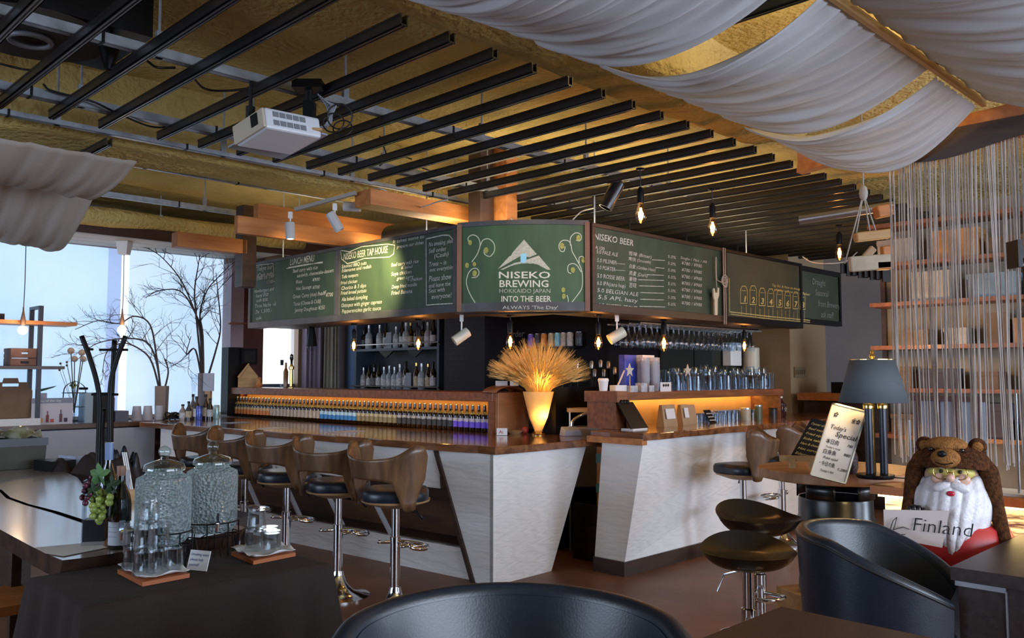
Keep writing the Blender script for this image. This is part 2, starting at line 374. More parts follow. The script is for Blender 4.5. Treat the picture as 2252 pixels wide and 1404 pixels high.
# soffit of pale boards over the windows, with brown fascia and foam roll
sf = B()
for k in range(4): sf.box(-6, 4.95, VW-.95+k*.235, VW-.95+k*.235+.225, 2.77, 2.79)
struct('trim_5', sf, mat('soffit_boards', (.42, .38, .34), rough=.7), rz=G45)
struct('trim_6', B().box(-6, 6.3, VW-1.0, VW-.96, 2.74, 2.90), mat('maroon_board', (.06, .022, .016), rough=.6), rz=G45)
def roll(x0, x1, v, z, r, seed):
    pts = [(lerp(x0, x1, i/24), v + .02*math.sin(i*1.3+seed), z + .02*math.sin(i*.9+seed*2)) for i in range(25)]
    return B().tube(pts, [r*(1+.18*math.sin(i*1.7+seed)) for i in range(25)], 10)
struct('trim_7', roll(-5, 5.1, VW-1.04, 2.90, .085, 1), M_['foam'], rz=G45, smooth=True)
# foam covered beams
def foam_beam(name, u0, u1, v0, v1, zb):
    n = 70; m = B()
    def fn(a, b):
        u = lerp(u0, u1, a); t = b*3; nz = hz(u*1.7, b*5)*.9
        if t < 1: return Vector((u, v0 + nz, lerp(ZC+.05, zb+.03, t)))
        if t < 2: return Vector((u, lerp(v0+.03, v1-.03, t-1), zb + nz))
        return Vector((u, v1 + nz, lerp(zb+.03, ZC+.05, t-2)))
    m.grid(fn, n, 15); return struct(name, m, M_['foam'], rz=G45, smooth=True)
foam_beam('beam_near', -6, 5.1, 2.42, 2.90, 2.93)
foam_beam('beam_far', -6, 11, 5.28, 5.86, 2.80)
foam_beam('beam_window', -6, 4.2, 6.7, 6.95, 3.08)
# low wall and worktop under the windows
struct('wall_low', B().box(-6, 3.72, 9.02, 9.10, 0, .86), M_['plaster2'], rz=G45)
# bay partition at the fringe curtain: plastered low wall
lw = B(); lw.box(4.34, 4.46, -2.6, 1.72, 0, .80)
struct('wall_partition', lw, mat('lit_wavy_plaster', (.66, .64, .56), (.56, .54, .46), scale=2.5, rough=.6, bump=1, kind='wave', distort=8, stretch=(.4, .6, 2.2)), rz=G45)
# ================================================================ CEILING METALWORK
def channel_mesh(L, w_=.034, h=.045):
    m = B(); t = .006
    m.box(-w_/2, w_/2, 0, L, 0, t); m.box(-w_/2, -w_/2+t, 0, L, 0, h); m.box(w_/2-t, w_/2, 0, L, 0, h)
    m.box(-.010, -.004, 0, L, -.004, 0); m.box(.004, .010, 0, L, -.004, 0)      # two pressed ribs
    m.box(-w_/2-.003, -w_/2, 0, L, h-.008, h); m.box(w_/2, w_/2+.003, 0, L, h-.008, h)
    return m
def batten(u, v0, v1, z, label, group, n=[0]):
    o = channel_mesh(v1 - v0).build('ceiling_channel', M_['channel'], None, loc=uv(u, v0, z), rz=G45)
    return tag(o, label, 'ceiling channel', group)
nb = 0; u = 1.16
for u in (.66, .91, 1.16, 1.41, 1.66):
    nb += 1
    batten(u, -1.2 if u < 1.6 else -.6, 4.85, 2.75, 'long black steel ceiling channel running towards the window beside the hanging cloth', 'long ceiling channels before the projector')
for k in range(12):
    u = 1.98 + .2445*k
    batten(u, 2.57, 4.85, 2.75, 'black steel ceiling channel with one notched end between projector and menu boards', 'short ceiling channels over the bar front')
for k in range(20):
    u = 1.98 + .2445*(12+k)
    batten(u, 2.58, 5.15, 2.75, 'black steel ceiling channel in the far dark ceiling above the right menu boards', 'ceiling channels over the far end of the bar')
tag(channel_mesh(.72).build('ceiling_channel', M_['channel'], None, loc=uv(1.80, 5.12, 2.735), rz=G45), 'short loose black channel under the foam beam beside the hanging cloth', 'ceiling channel')
for u, v0, v1 in ((3.03, .2, 2.42), (2.2, -1, 2.2), (4.1, .2, 2.3)):
    tag(channel_mesh(v1-v0).build('ceiling_channel', M_['channel'], None, loc=uv(u, v0, 2.83), rz=G45), 'black channel running above the white hanging cloths', 'ceiling channel', 'channels above the white cloths')
def carrier(v, u0, u1, z, label, w_=.04, h=.045, slots=True):
    m = B(); t = .004
    m.box(u0, u1, v-w_/2, v+w_/2, z, z+t); m.box(u0, u1, v-w_/2, v-w_/2+t, z, z+h); m.box(u0, u1, v+w_/2-t, v+w_/2, z, z+h)
    r = m.build('ceiling_rail', M_['galv'], None, rz=G45)
    k = u0 + .3
    while k < u1 - .2 and slots:
        B().box(k, k+.012, v-w_/2-.004, v+w_/2+.004, z-.003, z+h+.004).build('clip', M_['black'], r); k += .98
    rods = B(); k = u0 + .55
    while k < min(u1, 10) - .1:
        rods = B(); rods.tube([(k, v, z+.01), (k, v, ZC+.03)], .006, 6); rods.box(k-.016, k+.016, v-.012, v+.012, z, z+.12)
        rods.build('hanger', M_['galv'], r); k += .98
    return tag(r, label, 'ceiling rail')
carrier(3.73, -1, 9.4, 2.805, 'galvanised steel rail crossing above the black channels behind the projector')
carrier(4.72, -1, 9.0, 2.805, 'galvanised steel rail above the left ends of the black channels', w_=.06)
carrier(5.10, -1, 5.0, 2.79, 'galvanised tubular rail running beside the foam covered beam', h=.03)
carrier(6.35, -1, 4.4, 2.93, 'grey rail in the ceiling bay just behind the foam beam')
carrier(7.45, -1, 4.6, 2.90, 'galvanised rail halfway to the window in the left ceiling bay')
carrier(8.42, -1, 4.9, 2.87, 'pale galvanised rail closest to the window soffit')

# ceiling speaker and black cone lamp, top left
t = thing('ceiling_speaker', 'round black ceiling speaker with grey ring in dark recess, top left', 'speaker', uv(1.12, 4.18, 2.93), G45)
B().box(-.42, .42, -.3, .3, .02, .30).build('housing', M_['black'], t)
B().lathe([(.30, .02), (.30, -.015), (.27, -.02), (.02, 0)], 28).build('grille', mat('speaker_grille', (.03, .022, .015), rough=.8), t, smooth='auto')
B().ring((0, .02, -.022), .085, .012, 28).build('ring', mat('grey_ring', (.16, .16, .17), rough=.5), t, smooth=True)
t = thing('cone_lamp', 'black cone shaped ceiling lamp hanging between the long channels', 'lamp', atd(240, 120, 3.8), 0)
p0 = atd(240, 120, 3.8)
B().lathe([(.001, -.075), (.02, -.07), (.045, .03), (.03, .06), (.012, .075)], 16).build('lamp_head', M_['black'], t, smooth='auto')
B().tube([(0, 0, .07), (.03, 0, .12), (.05, 0, ZC - p0[2] + .02)], .008, 6).build('stem', M_['black'], t)

# loose cables
def cable(pts, r, m, label, n=8):
    o = B().tube(bez(pts, n), r, 5).build('cable', m, None, smooth=True); return tag(o, label, 'cable')
cable([at(0, 140, 2.9), at(50, 152, 2.9), at(85, 155, 2.86)], .006, M_['cord'], 'black cable crossing below the round ceiling speaker')
cable([at(95, 185, 2.87), at(115, 200, 2.84), at(200, 222, 2.82), at(250, 245, 2.80), at(330, 278, 2.80), at(395, 280, 2.83), at(460, 295, 2.83)], .006, M_['cord'], 'long black cable sagging along the lower galvanised rail')
cable([at(420, 165, 2.83), at(450, 195, 2.82), at(500, 200, 2.80), at(565, 192, 2.80)], .006, M_['cord'], 'black cable looping towards the projector mount')
cable([at(325, 135, 2.84), at(345, 148, 2.80), at(385, 149, 2.82)], .006, M_['cord'], 'short black cable between two long channels')
cable([at(835, 300, 2.84), at(850, 345, 2.8), at(835, 365, 2.80), at(860, 340, 2.8), at(905, 350, 2.84)], .005, M_['cord'], 'curly black cable above the middle channels')
cable([at(880, 385, 2.82), at(900, 368, 2.80), at(930, 370, 2.8), at(960, 383, 2.84)], .005, M_['cord'], 'arched black cable near the left ends of channels')
cable([at(805, 418, 2.78), at(845, 418, 2.74), at(880, 455, 2.7), at(925, 456, 2.66), at(960, 445, 2.62), at(985, 440, 2.62)], .005, M_['cordw'], 'white cable draped along the orange beam')
cable([at(1110, 455, 2.7), at(1120, 478, 2.62), at(1140, 490, 2.52)], .005, M_['cordw'], 'white cable dropping behind the green logo board')
cable([at(1260, 483, 2.52), at(1280, 465, 2.6), at(1305, 458, 2.7)], .005, M_['cordw'], 'thin white cable rising behind right end of logo board')
cable([atV(1765, 565, 3.6), atV(1785, 577, 3.6), atV(1820, 580, 3.6), atV(1860, 575, 3.6), atV(1885, 555, 3.6)], .006, M_['cordw'], 'white cable swinging over to the driftwood hanging')

# ---------------------------------------------------------------- hanging cloths
def cloth_mat(name, c, tr):
    m = mat(name, c, rough=.95); nt = m.node_tree; b = nt.nodes['Principled BSDF']; o = nt.nodes['Material Output']
    t = nt.nodes.new('ShaderNodeBsdfTranslucent'); t.inputs[0].default_value = (*c, 1); mx = nt.nodes.new('ShaderNodeMixShader'); mx.inputs[0].default_value = tr
    nt.links.new(b.outputs[0], mx.inputs[1]); nt.links.new(t.outputs[0], mx.inputs[2]); nt.links.new(mx.outputs[0], o.inputs[0]); return m
VOILE = cloth_mat('white_voile_cloth', (.60, .61, .63), .3); VOILE2 = cloth_mat('cream_voile_cloth', (.56, .50, .44), .3)
def swag(u0, u1, v0, v1, z0, z1, sag, label, m, seed=0, skew=0, pinch=.0, amp=1.0):
    def fn(a, b):
        s = 4*b*(1-b)
        u = lerp(u0, u1, a) + skew*b + pinch*(2*b-1)**2*(.5-a)*(u1-u0)
        fold = (.011*math.sin(a*43+seed*3+1.6*math.sin(b*3+seed)) + .008*math.sin(a*83+seed+b*4) + .005*math.sin(a*150-b*5))
        edge = .02*math.sin(b*9+seed)
        z = lerp(z0, z1, b) - sag*s*(1 + .25*math.sin(a*5+seed)) + amp*fold*(.5+.8*s)
        return Vector((u + edge*(a-.5), lerp(v0, v1, b), z))
    o = B().grid(fn, 110, 28).build('hanging_cloth', m, None, rz=G45, smooth=True, solid=.002)
    return tag(o, label, 'hanging cloth')
swag(1.55, 2.62, 2.34, 1.33, 2.76, 2.78, .17, 'white voile swag nearest the camera at the top edge', VOILE, 1, .1)
swag(2.86, 3.95, 2.33, 1.33, 2.76, 2.78, .13, 'wide white voile swag in the middle under the yellow ceiling', VOILE, 2, .05)
swag(4.02, 4.69, 2.30, 1.335, 2.73, 2.76, .17, 'white voile swag hanging just before the wooden header', VOILE, 3, .03, .12)
swag(2.95, 4.69, 1.29, .22, 2.79, 2.80, .15, 'white voile swag beyond the wooden batten over the desk', VOILE, 5, .1)
swag(2.2, 2.8, 1.29, .22, 2.79, 2.80, .12, 'white voile swag above the fringe curtain side, near part', VOILE, 6, .1)
swag(.2, 1.84, 4.93, 5.95, 2.62, 2.66, .20, 'cream cloth swag hanging at the left under the ceiling channels', VOILE2, 7, 0, -.05, .5)
swag(.2, 2.02, 5.98, 7.7, 2.62, 2.64, .24, 'grey cream cloth swag hanging behind the first, close to the window', VOILE2, 9, .1, 0, .5)
tag(B().box(1.72, 4.72, 1.305, 1.325, 2.765, 2.80).build('wooden_batten', M_['wood_pine'], None, rz=G45), 'thin pale batten holding the white voile swags', 'batten')

# ---------------------------------------------------------------- timber near the boards
def beam(name, u0, u1, v0, v1, z0, z1, m, label, rz=G45):
    o = B().box(u0, u1, v0, v1, z0, z1).build(name, m, None, rz=rz, bevel=.004)
    return tag(o, label, 'timber')
beam('timber_beam', 3.10, 3.75, 7.16, 7.28, 2.50, 2.63, M_['wood_orange'], 'orange timber hung below the ceiling in front of the maroon pillar')
beam('timber_beam', 3.13, 4.7, 6.14, 6.20, 2.50, 2.64, M_['wood_orange'], 'long orange timber running behind the white track spotlights')
beam('timber_beam', 3.45, 4.9, 6.42, 6.5, 2.64, 2.82, M_['wood_orange'], 'high orange timber under the foam ceiling behind the white spotlights')
beam('timber_beam', 3.55, 4.9, 4.98, 5.18, 2.62, 2.735, M_['wood_orange'], 'thick orange timber joining the dark post above the left board')
beam('timber_post', 4.38, 4.52, 4.72, 4.86, 2.40, ZC, M_['brown'], 'dark brown post rising to the ceiling behind the logo board')
beam('timber_block', 4.54, 4.66, 4.60, 4.80, 2.30, ZC, M_['wood_orange'], 'orange timber fixed on the dark post behind the logo board')
beam('timber_post', 3.70, 3.84, 7.16, 7.30, 2.2, 2.95, M_['brown'], 'brown post above the left end of the lunch board')
o = B().tube([uv(4.5, 6.0, 2.60), uv(4.5, 5.25, 2.60)], .11, 14).build('air_duct', M_['black'], None, smooth='auto'); tag(o, 'fat black air duct lying behind the top of the left board', 'duct')
# header over the fringe
hd = B(); n = 30
pts = [(4.72, lerp(2.34, -.4, i/n)) for i in range(n+1)]
hd.grid(lambda a, b: Vector((4.73 + .02*math.sin(b*3), lerp(2.34, -.4, a), 2.60 + .02*math.sin(a*14) + b*.17)), n, 3)
hd.grid(lambda a, b: Vector((4.81, lerp(2.34, -.4, a), 2.60 + .02*math.sin(a*14) + b*.17)), n, 3, flip=True)
hd.grid(lambda a, b: Vector((4.73 + b*.08, lerp(2.34, -.4, a), 2.60 + .02*math.sin(a*14))), n, 1, flip=True)
tag(hd.build('wooden_header', M_['wood_orange'], None, rz=G45, smooth='auto'), 'wavy edged orange wooden header beam at the fringe curtain', 'header beam')

# ---------------------------------------------------------------- projector
PJ = atd(608, 290, 3.95)
t = thing('projector', 'white ceiling projector with lens and vents tilted under channels', 'projector', PJ, 0, rot=(math.radians(3), math.radians(-9), math.radians(-42)))
bd = B(); bd.box(-.13, .13, -.14, .16, -.05, .05)
bd.build('body', mat('projector_white', (.62, .64, .68), rough=.35), t, bevel=.012)
ft = B().box(-.128, .128, -.152, -.139, -.045, .045).build('front_panel', mat('projector_cream', (.50, .44, .33), rough=.4), t, bevel=.004)
B().box(.035, .085, -.157, -.150, -.02, .035).build('lens', M_['black'], t)
for zz in (.022, -.018):
    vb = B()
    for q in range(5): vb.box(.129, .133, -.10+q*.036, -.10+q*.036+.03, zz-.012, zz+.012)
    vb.build('vent', mat('vent_grey', (.17, .18, .20), rough=.6) if zz > 0 else bpy.data.materials['vent_grey'], t)
hook = [(-.1, -.13)]
br = thing('projector_mount', 'black metal projector bracket with grey tray under the channels', 'mount', atd(678, 270, 4.0), 0)
z0 = PJ[2]; h0 = br.location.z
b_ = B(); b_.tube([(0, 0, -.03), (0, 0, ZC - h0 - .42)], .018, 10); b_.box(-.07, .07, -.05, .05, ZC-h0-.44, ZC-h0-.40)
b_.box(-.02, .03, -.03, .03, -.02, .10)
b_.build('mast', M_['black'], br)
B().cbox((-.02, 0, -.045), (.17, .13, .012), rz=.2).build('plate', M_['wood_pine'], br)
B().cbox((-.16, .05, -.075), (.40, .30, .008), M=Matrix.Rotation(-.75, 3, 'Z') @ Matrix.Rotation(-.12, 3, 'Y')).build('tray', mat('grey_tray', (.30, .34, .40), rough=.35), br)
b_ = B(); q = Vector(atd(551, 235, 3.9)) - br.location
b_.tube([q, q + Vector((0, 0, -.07))], .022, 8); b_.tube([q + Vector((0, 0, .0)), q + Vector((0, 0, .12))], .009, 8); b_.build('arm', M_['black'], br)
cb = B()
for k in range(7):
    a = k*.9
    cb.tube(bez([(.03+.01*k, .05, .16-.01*k), (.07+.008*k, .06, .10), (.09+.01*math.sin(a), .05, .02), (.05+.02*math.cos(a), .06, -.01)], 5), .004, 5)
cb.build('cable_bundle', mat('grey_cables', (.34, .37, .42), rough=.5), br, smooth=True)
cb = B(); cb.ring((.16, .02, -.02), .045, .004, 20, 5, RotM('X', 70)); cb.ring((.15, .0, .03), .06, .004, 20, 5, RotM('X', 95)); cb.ring((.12, .0, .0), .05, .004, 20, 5, RotM('X', 80))
cb.build('cable_loop', M_['cord'], br, smooth=True)

# ---------------------------------------------------------------- track spotlights (white, left)
def track_spot(p, ztop, dirv, mhead, label, name='track_spotlight', L=.13, r=.036, group=None, stem=.006, inner=None):
    t = thing(name, label, 'spotlight', p, 0, group)
    d = Vector(dirv).normalized(); M = d.to_track_quat('Z', 'Y').to_matrix()
    h = B(); h.lathe([(r*.55, -L*.5), (r*.95, -L*.46), (r, -L*.4), (r, L*.5), (r*.86, L*.5), (r*.8, L*.3), (.001, L*.28)], 20, M=M)
    h.build('lamp_head', mhead, t, smooth='auto')
    B().lathe([(r*.7, L*.3), (.001, L*.31)], 16, M=M).build('lens', inner or mat('spot_lens', (.5, .45, .3), rough=.2), t)
    s = B(); s.tube([(0, 0, r*.6), (0, 0, ztop - p[2])], stem, 8); s.box(-.014, .014, -.014, .014, ztop-p[2]-.05, ztop-p[2])
    s.build('stem', M_['white'] if mhead != M_['black'] else M_['black'], t); return t
grey = mat('white_spot_metal', (.50, .48, .47), rough=.4)
s1 = atd(638, 507, 6.35); s2 = atd(736, 487, 6.15)
track_spot(s1, s1[2]+.14, (.06, .02, -1), grey, 'white track spotlight pointing straight down near the lunch board')
track_spot(s2, s2[2]+.13, (.42, .1, -.75), grey, 'white tilted track spotlight over the tap house board', L=.15)
s3 = atd(775, 455, 6.3)
track_spot(s3, s3[2]+.02, (-1, .1, .05), grey, 'small white spotlight lying along the track end')
tag(B().bar(atd(650, 461, 6.35), atd(782, 425, 6.1), .03, .025).build('light_track', mat('grey_track', (.38, .35, .32), rough=.5)), 'pale metal light track carrying the white spotlights', 'light track')
s = atd(1347, 428, 6.0)
bl = mat('black_spot_metal', (.010, .011, .014), rough=.25)
track_spot(s, s[2]+.13, (-.45, 0, -.85), bl, 'glossy black spotlight pointing down above the right board', L=.22, r=.05)
# ================================================================ LEFT BAR
PH = math.atan(.09)
LBrz = G45 + PH
lb = thing('bar_counter', 'left bar counter: live edge wooden top over white wavy plaster panels', 'bar counter', uv(3.97, 4.10, 0), LBrz)
def wavy(a, b, n, amp, seed):
    a, b = Vector(a), Vector(b); d = (b-a); nrm = Vector((-d.y, d.x)).normalized()
    return [a + d*i/n + nrm*amp*(math.sin(i*1.9+seed) + .6*math.sin(i*.73+seed*2)) for i in range(n)]
LBL = 4.78
top = wavy((-.02, 0), (1.08, -.08), 6, .006, 1) + wavy((1.10, -.08), (1.22, .40), 4, .008, 2) + wavy((1.22, .40), (1.18, .95), 4, .006, 2) + wavy((1.05, 1.05), (1.05, LBL), 20, .01, 3) + wavy((1.05, LBL), (-.02, LBL), 3, 0, 0) + wavy((-.05, LBL), (-.02, 0), 26, .016, 4)
B().prism([(p.x, p.y) for p in top], .868, .92).build('countertop', M_['wood_bar'], lb, bevel=.006)
W = M_['plaster']
# end face (towards the room) and corner panel
B().extr([(0.02, .06, 0.0), (.62, .03, 0.0), (1.02, .0, .868), (0.02, .06, .868)], (0, .03, 0)).build('end_panel', W, lb)
B().extr([(0.02, .06, 0), (.02, .22, 0), (.02, .58, .868), (.02, .06, .868)], (.03, 0, 0)).build('corner_panel', W, lb)
B().bar((.015, .235, 0), (.015, .595, .868), .03, .03, up=(1, 0, 0)).build('edge_batten', M_['brown'], lb)
B().box(.02, .05, .56, LBL-.3, .60, .868).build('apron_panel', W, lb)
B().box(.26, .30, .1, LBL-.05, .0, .868).build('recess_panel', mat('stained_recess', (.16, .065, .025), (.05, .022, .012), scale=2, rough=.4, stretch=(1, 1, 4)), lb)
B().box(.05, .09, .24, LBL-.3, .0, .215).build('kick_panel', W, lb)
B().box(.05, .30, .24, LBL-.3, .205, .225).build('foot_ledge', M_['brown'], lb)
for k, y in enumerate((1.42, 1.98, 2.52, 3.1, 3.7)):
    B().bar((.035, y-.34, .22), (.035, y, .62), .022, .03, up=(1, 0, 0)).build('strut', M_['plaster2'], lb)
for y in (.72, 2.2):
    B().tube(bez([(.0, y, .83), (-.01, y, .79), (-.03, y, .78), (-.035, y, .80)], 5), .004, 5).build('bag_hook', M_['black'], lb)
B().box(.55, .60, .08, LBL-.1, 0, .868).build('inner_side', M_['brown'], lb)

# bottle rack on the left counter
RK = (4.86, 5.12); rrz = G45 + math.atan(.032)
rk = thing('bottle_rack', 'long wooden shelf box standing on the left counter over beer bottles', 'bottle rack', uv(*RK, .92), rrz)
RL = 4.47
B().box(-.03, .40, -.06, RL, .26, .335).build('shelf_board', M_['wood_red'], rk, bevel=.004)
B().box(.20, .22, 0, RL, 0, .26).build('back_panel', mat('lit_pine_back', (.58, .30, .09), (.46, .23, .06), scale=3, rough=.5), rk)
B().box(-.03, .38, -.055, -.015, 0, .26).build('end_panel', M_['wood_red'], rk)
B().box(-.02, .02, -.02, .0, 0, .26).build('front_post', M_['wood_red'], rk)
B().box(.125, .15, .02, RL-.03, .2545, .2595).build('led_strip', M_['amberglow'], rk)
ep = B().box(.0, .37, -.10, -.058, 0, .335); ep.build('end_box', mat('pine_end', (.42, .19, .085), (.30, .12, .05), scale=2, rough=.5, stretch=(1, 1, 5)), rk, bevel=.004)
cp = B(); n = 16
cp.grid(lambda a, b: Vector((-.06+.34*a, -.13+.16*b, .335 + .05*math.sin(PI*a)**.6)), n, 2); 
cp.build('cap', M_['wood_red'], rk, smooth=True, solid=.012)

# 64 beer bottles
def beer(label_mat, neck_mat):
    t = thing('beer_bottle', 'x', 'bottle')
    pr = [(.028, 0), (.0305, .004), (.0305, .125), (.028, .145), (.016, .172), (.0135, .185), (.0128, .222)]
    B().lathe(pr, 12).build('bottle_body', M_['brownglass'], t, smooth='auto')
    B().lathe([(.0312, .035), (.0312, .112)], 12, caps=False).build('paper_label', label_mat, t, smooth=True)
    B().lathe([(.0285, .146), (.0168, .171)], 12, caps=False).build('neck_label', neck_mat, t, smooth=True)
    B().lathe([(.0148, .219), (.0148, .228), (.012, .231)], 10).build('bottle_cap', M_['gold'], t, smooth='auto')
    return t
def label_mat(name, a, b, sc_=40, lo=.4, hi=.6, stretch=(1, 1, 1)):
    return mat(name, a, b, scale=sc_, rough=.5, lo=lo, hi=hi, stretch=stretch)
neckm = mat('yellow_neck_label', (.62, .46, .12), (.10, .06, .02), scale=70, rough=.4)
def band_label(name, top_, low, split=.07):
    """label with a light upper and a coloured lower part"""
    m = bpy.data.materials.new(name); m.use_nodes = True; nt = m.node_tree; b = nt.nodes['Principled BSDF']; b.inputs['Roughness'].default_value = .5
    tc = nt.nodes.new('ShaderNodeTexCoord'); sx = nt.nodes.new('ShaderNodeSeparateXYZ'); mt = nt.nodes.new('ShaderNodeMath'); mt.operation = 'GREATER_THAN'; mt.inputs[1].default_value = split
    n = nt.nodes.new('ShaderNodeTexNoise'); n.inputs['Scale'].default_value = 45; ad = nt.nodes.new('ShaderNodeMath'); ad.operation = 'MULTIPLY_ADD'; ad.inputs[1].default_value = .03; 
    mx = nt.nodes.new('ShaderNodeMix'); mx.data_type = 'RGBA'
    nt.links.new(tc.outputs['Object'], sx.inputs[0]); nt.links.new(tc.outputs['Object'], n.inputs['Vector']); nt.links.new(n.outputs['Fac'], ad.inputs[0]); nt.links.new(sx.outputs['Z'], ad.inputs[2])
    nt.links.new(ad.outputs[0], mt.inputs[0]); nt.links.new(mt.outputs[0], mx.inputs['Factor'])
    mx.inputs['A'].default_value = (*low, 1); mx.inputs['B'].default_value = (*top_, 1); nt.links.new(mx.outputs['Result'], b.inputs['Base Color']); return m
KINDS = [
 ('purple', 998, band_label('purple_label', (.55, .52, .62), (.16, .09, .75), .10)),
 ('charcoal', 875, band_label('charcoal_label', (.42, .43, .45), (.03, .032, .04), .105)),
 ('beige', 790, band_label('beige_label', (.50, .44, .30), (.22, .18, .11), .10)),
 ('blue', 705, band_label('blue_label', (.45, .66, .85), (.03, .19, .55), .095)),
 ('white', 597, label_mat('white_label', (.70, .66, .60), (.45, .36, .30), 60, .3, .42)),
 ('orange', 500, band_label('orange_label', (.62, .42, .22), (.62, .20, .04), .10)),
 ('dark green', 0, band_label('green_label', (.10, .12, .05), (.03, .04, .02), .10))]
protos = {}; cnt = 0; kidx = {}
ca, sa = math.cos(rrz), math.sin(rrz); ox, oy = uv(*RK)
for i in range(64):
    y = .045 + i*.0688; x = .055 + RU(-.004, .004)
    wx, wy = ox + ca*x - sa*y, oy + sa*x + ca*y
    px = proj((wx, wy, .95))[0]
    nm, _, lm = next(k for k in KINDS if px >= k[1])
    grp = nm + ' labelled beer bottles on the left counter'
    lab = 'brown beer bottle with %s label in the lit row under the shelf' % nm
    if nm not in protos:
        protos[nm] = beer(lm, neckm); t = protos[nm]; t.location = (wx, wy, .92); t['label'] = lab; t['group'] = grp; t.rotation_euler = (0, 0, R()*6)
    else: dup(protos[nm], (wx, wy, .92), R()*6, lab, grp)

# ================================================================ RIGHT BAR
rb = thing('bar_counter', 'right bar counter: wooden top over leaning white plaster front and brown kick', 'bar counter', uv(4.9, 3.58, 0), G45)
top = wavy((-.02, 0), (2.75, .0), 16, .012, 2) + [Vector((2.75, 0)), Vector((4.0, .25)), Vector((4.0, .80)), Vector((.60, .80)), Vector((.22, .56))] + wavy((-.01, .50), (-.02, 0), 5, .008, 1)
B().prism([(p.x, p.y) for p in top], .94, .99).build('countertop', M_['wood_bar'], rb, bevel=.006)
B().hexa([(-.08, .13, .10), (3.9, .17, .10), (3.9, .76, .10), (-.08, .40, .10), (.03, .04, .94), (3.9, .28, .94), (3.9, .77, .94), (.03, .41, .94)]).build('front_panel', M_['plaster'], rb)
B().hexa([(-.10, .12, 0), (3.9, .12, 0), (3.9, .90, 0), (-.10, .40, 0), (-.10, .12, .10), (3.9, .12, .10), (3.9, .90, .10), (-.10, .40, .10)]).build('kick_board', M_['brown'], rb)
B().cbox((.0, .26, .93), (.06, .50, .045)).build('end_edge', M_['wood_orange'], rb)
# shelf box on the right counter
rs = thing('counter_shelf', 'reddish wooden shelf box with glowing back on the right counter', 'counter shelf', uv(5.24, 4.02, .99), G45)
SL = 2.46
B().box(-.02, SL, -.03, .34, .215, .275).build('shelf_board', M_['wood_red'], rs, bevel=.004)
B().box(-.02, .02, -.03, .34, 0, .215).build('end_panel', M_['wood_red'], rs)
B().box(SL-.04, SL, 0, .34, 0, .215).build('end_panel', M_['wood_red'], rs)
B().box(.02, SL-.04, .30, .32, 0, .215).build('back_panel', bpy.data.materials['lit_pine_back'], rs)
B().box(.03, SL-.05, .24, .255, .207, .213).build('led_strip', M_['amberglow2'], rs)
eb = thing('counter_box', 'tall reddish wooden box with square top closing the counter shelf', 'box', uv(5.13, 4.12, .992), G45)
B().box(-.05, .05, -.14, .14, 0, .203).build('box_body', M_['wood_red'], eb); B().box(-.06, .06, -.16, .16, .203, .285).build('lid', M_['wood_red'], eb)
# flap door between the two counters
fd = thing('flap_door', 'narrow pine door edge with green tape between the two counters', 'door', uv(5.02, 4.02, 0), G45)
B().box(0, .04, 0, .10, .42, .86).build('edge_board', M_['wood_orange'], fd)
B().box(.0, .05, .0, .34, 0, .42).build('lower_panel', M_['brown'], fd)
for z in (.52, .74): B().box(-.006, .046, -.004, .104, z, z+.07).build('tape', mat('green_tape', (.10, .22, .19), rough=.6) if z < .6 else bpy.data.materials['green_tape'], fd)

# ================================================================ MENU BOARDS
ZB, ZT = 1.85, 2.485
LBo = uv(4.05, 7.66, ZB); LBLEN = 7.66 - 4.60
Lx = lambda px, py=600: 7.66 - to_uv(atU(px, py, 4.05))[1]
Lz = lambda px, py: atU(px, py, 4.05)[2] - ZB
Rx = lambda px, py=600: to_uv(atV(px, py, 3.87))[0] - 4.64
Rz = lambda px, py: atV(px, py, 3.87)[2] - ZB
H = ZT - ZB
def board(name, label, origin, rz, x0, x1, green, frame=.045, dep=.11):
    t = thing(name, label, 'chalkboard', origin, rz)
    B().box(x0, x1, -.005, .015, .02, H-.02).build('writing_surface', green, t)
    f = B(); f.box(x0, x1, -.02, .03, 0, frame*1.25); f.box(x0, x1, -.02, .03, H-frame*.6, H)
    f.box(x0, x0+frame*.8, -.02, .03, frame*1.25, H-frame*.6); f.box(x1-frame*.8, x1, -.02, .03, frame*1.25, H-frame*.6)
    f.box(x0, x1, .03, dep, 0, H)
    f.build('frame', M_['board_frame'], t, bevel=.002); return t
xd = Lx(745)
lun = board('menu_board', 'green chalkboard lettered LUNCH MENU at the far left of the sign', LBo, -G45, 0, xd, M_['green_board'])
tap = board('menu_board', 'green chalkboard lettered NISEKO BEER TAP HOUSE with boxed notice', LBo, -G45, xd, LBLEN, M_['green_board'])
def line(m, px, py, px2, t, hpx, Xf, Zf, xs=None, slant=.15, y=-.008, off=.0, sgn=1):
    """a line of writing from (px, py) baseline left to px2"""
    x0, x1 = Xf(px, py), Xf(px2, py); z0 = Zf(px, py); hh = abs(Zf(px, py-hpx) - z0)
    size = hh/.72
    m.text(t, 0, 0, 1, off=off)   # warm the cache
    vs, _ = TXT[(t, 'LEFT', round(off, 4))]; wd = max(v[0] for v in vs) or 1
    m.text(t, x0, z0, size, y=y, xs=(x1-x0)/(wd*size), slant=slant, off=off)
def block(t, lines, Xf, Zf, name='chalk_writing', m=None, off=.0):
    b = MB()
    for L in lines:
        q = MB(); line(q, *L[:3], L[3], L[4], Xf, Zf, off=off)
        half = len(q.v)//2; # drop the warm-up copy
        nf = [f for f in q.f if min(f) >= half]; b.add(q.v[half:], [tuple(i-half for i in f) for f in nf])
    return b, t
def Z4(X, Y): return (530 + X/4.415, 500 + Y/4.415)
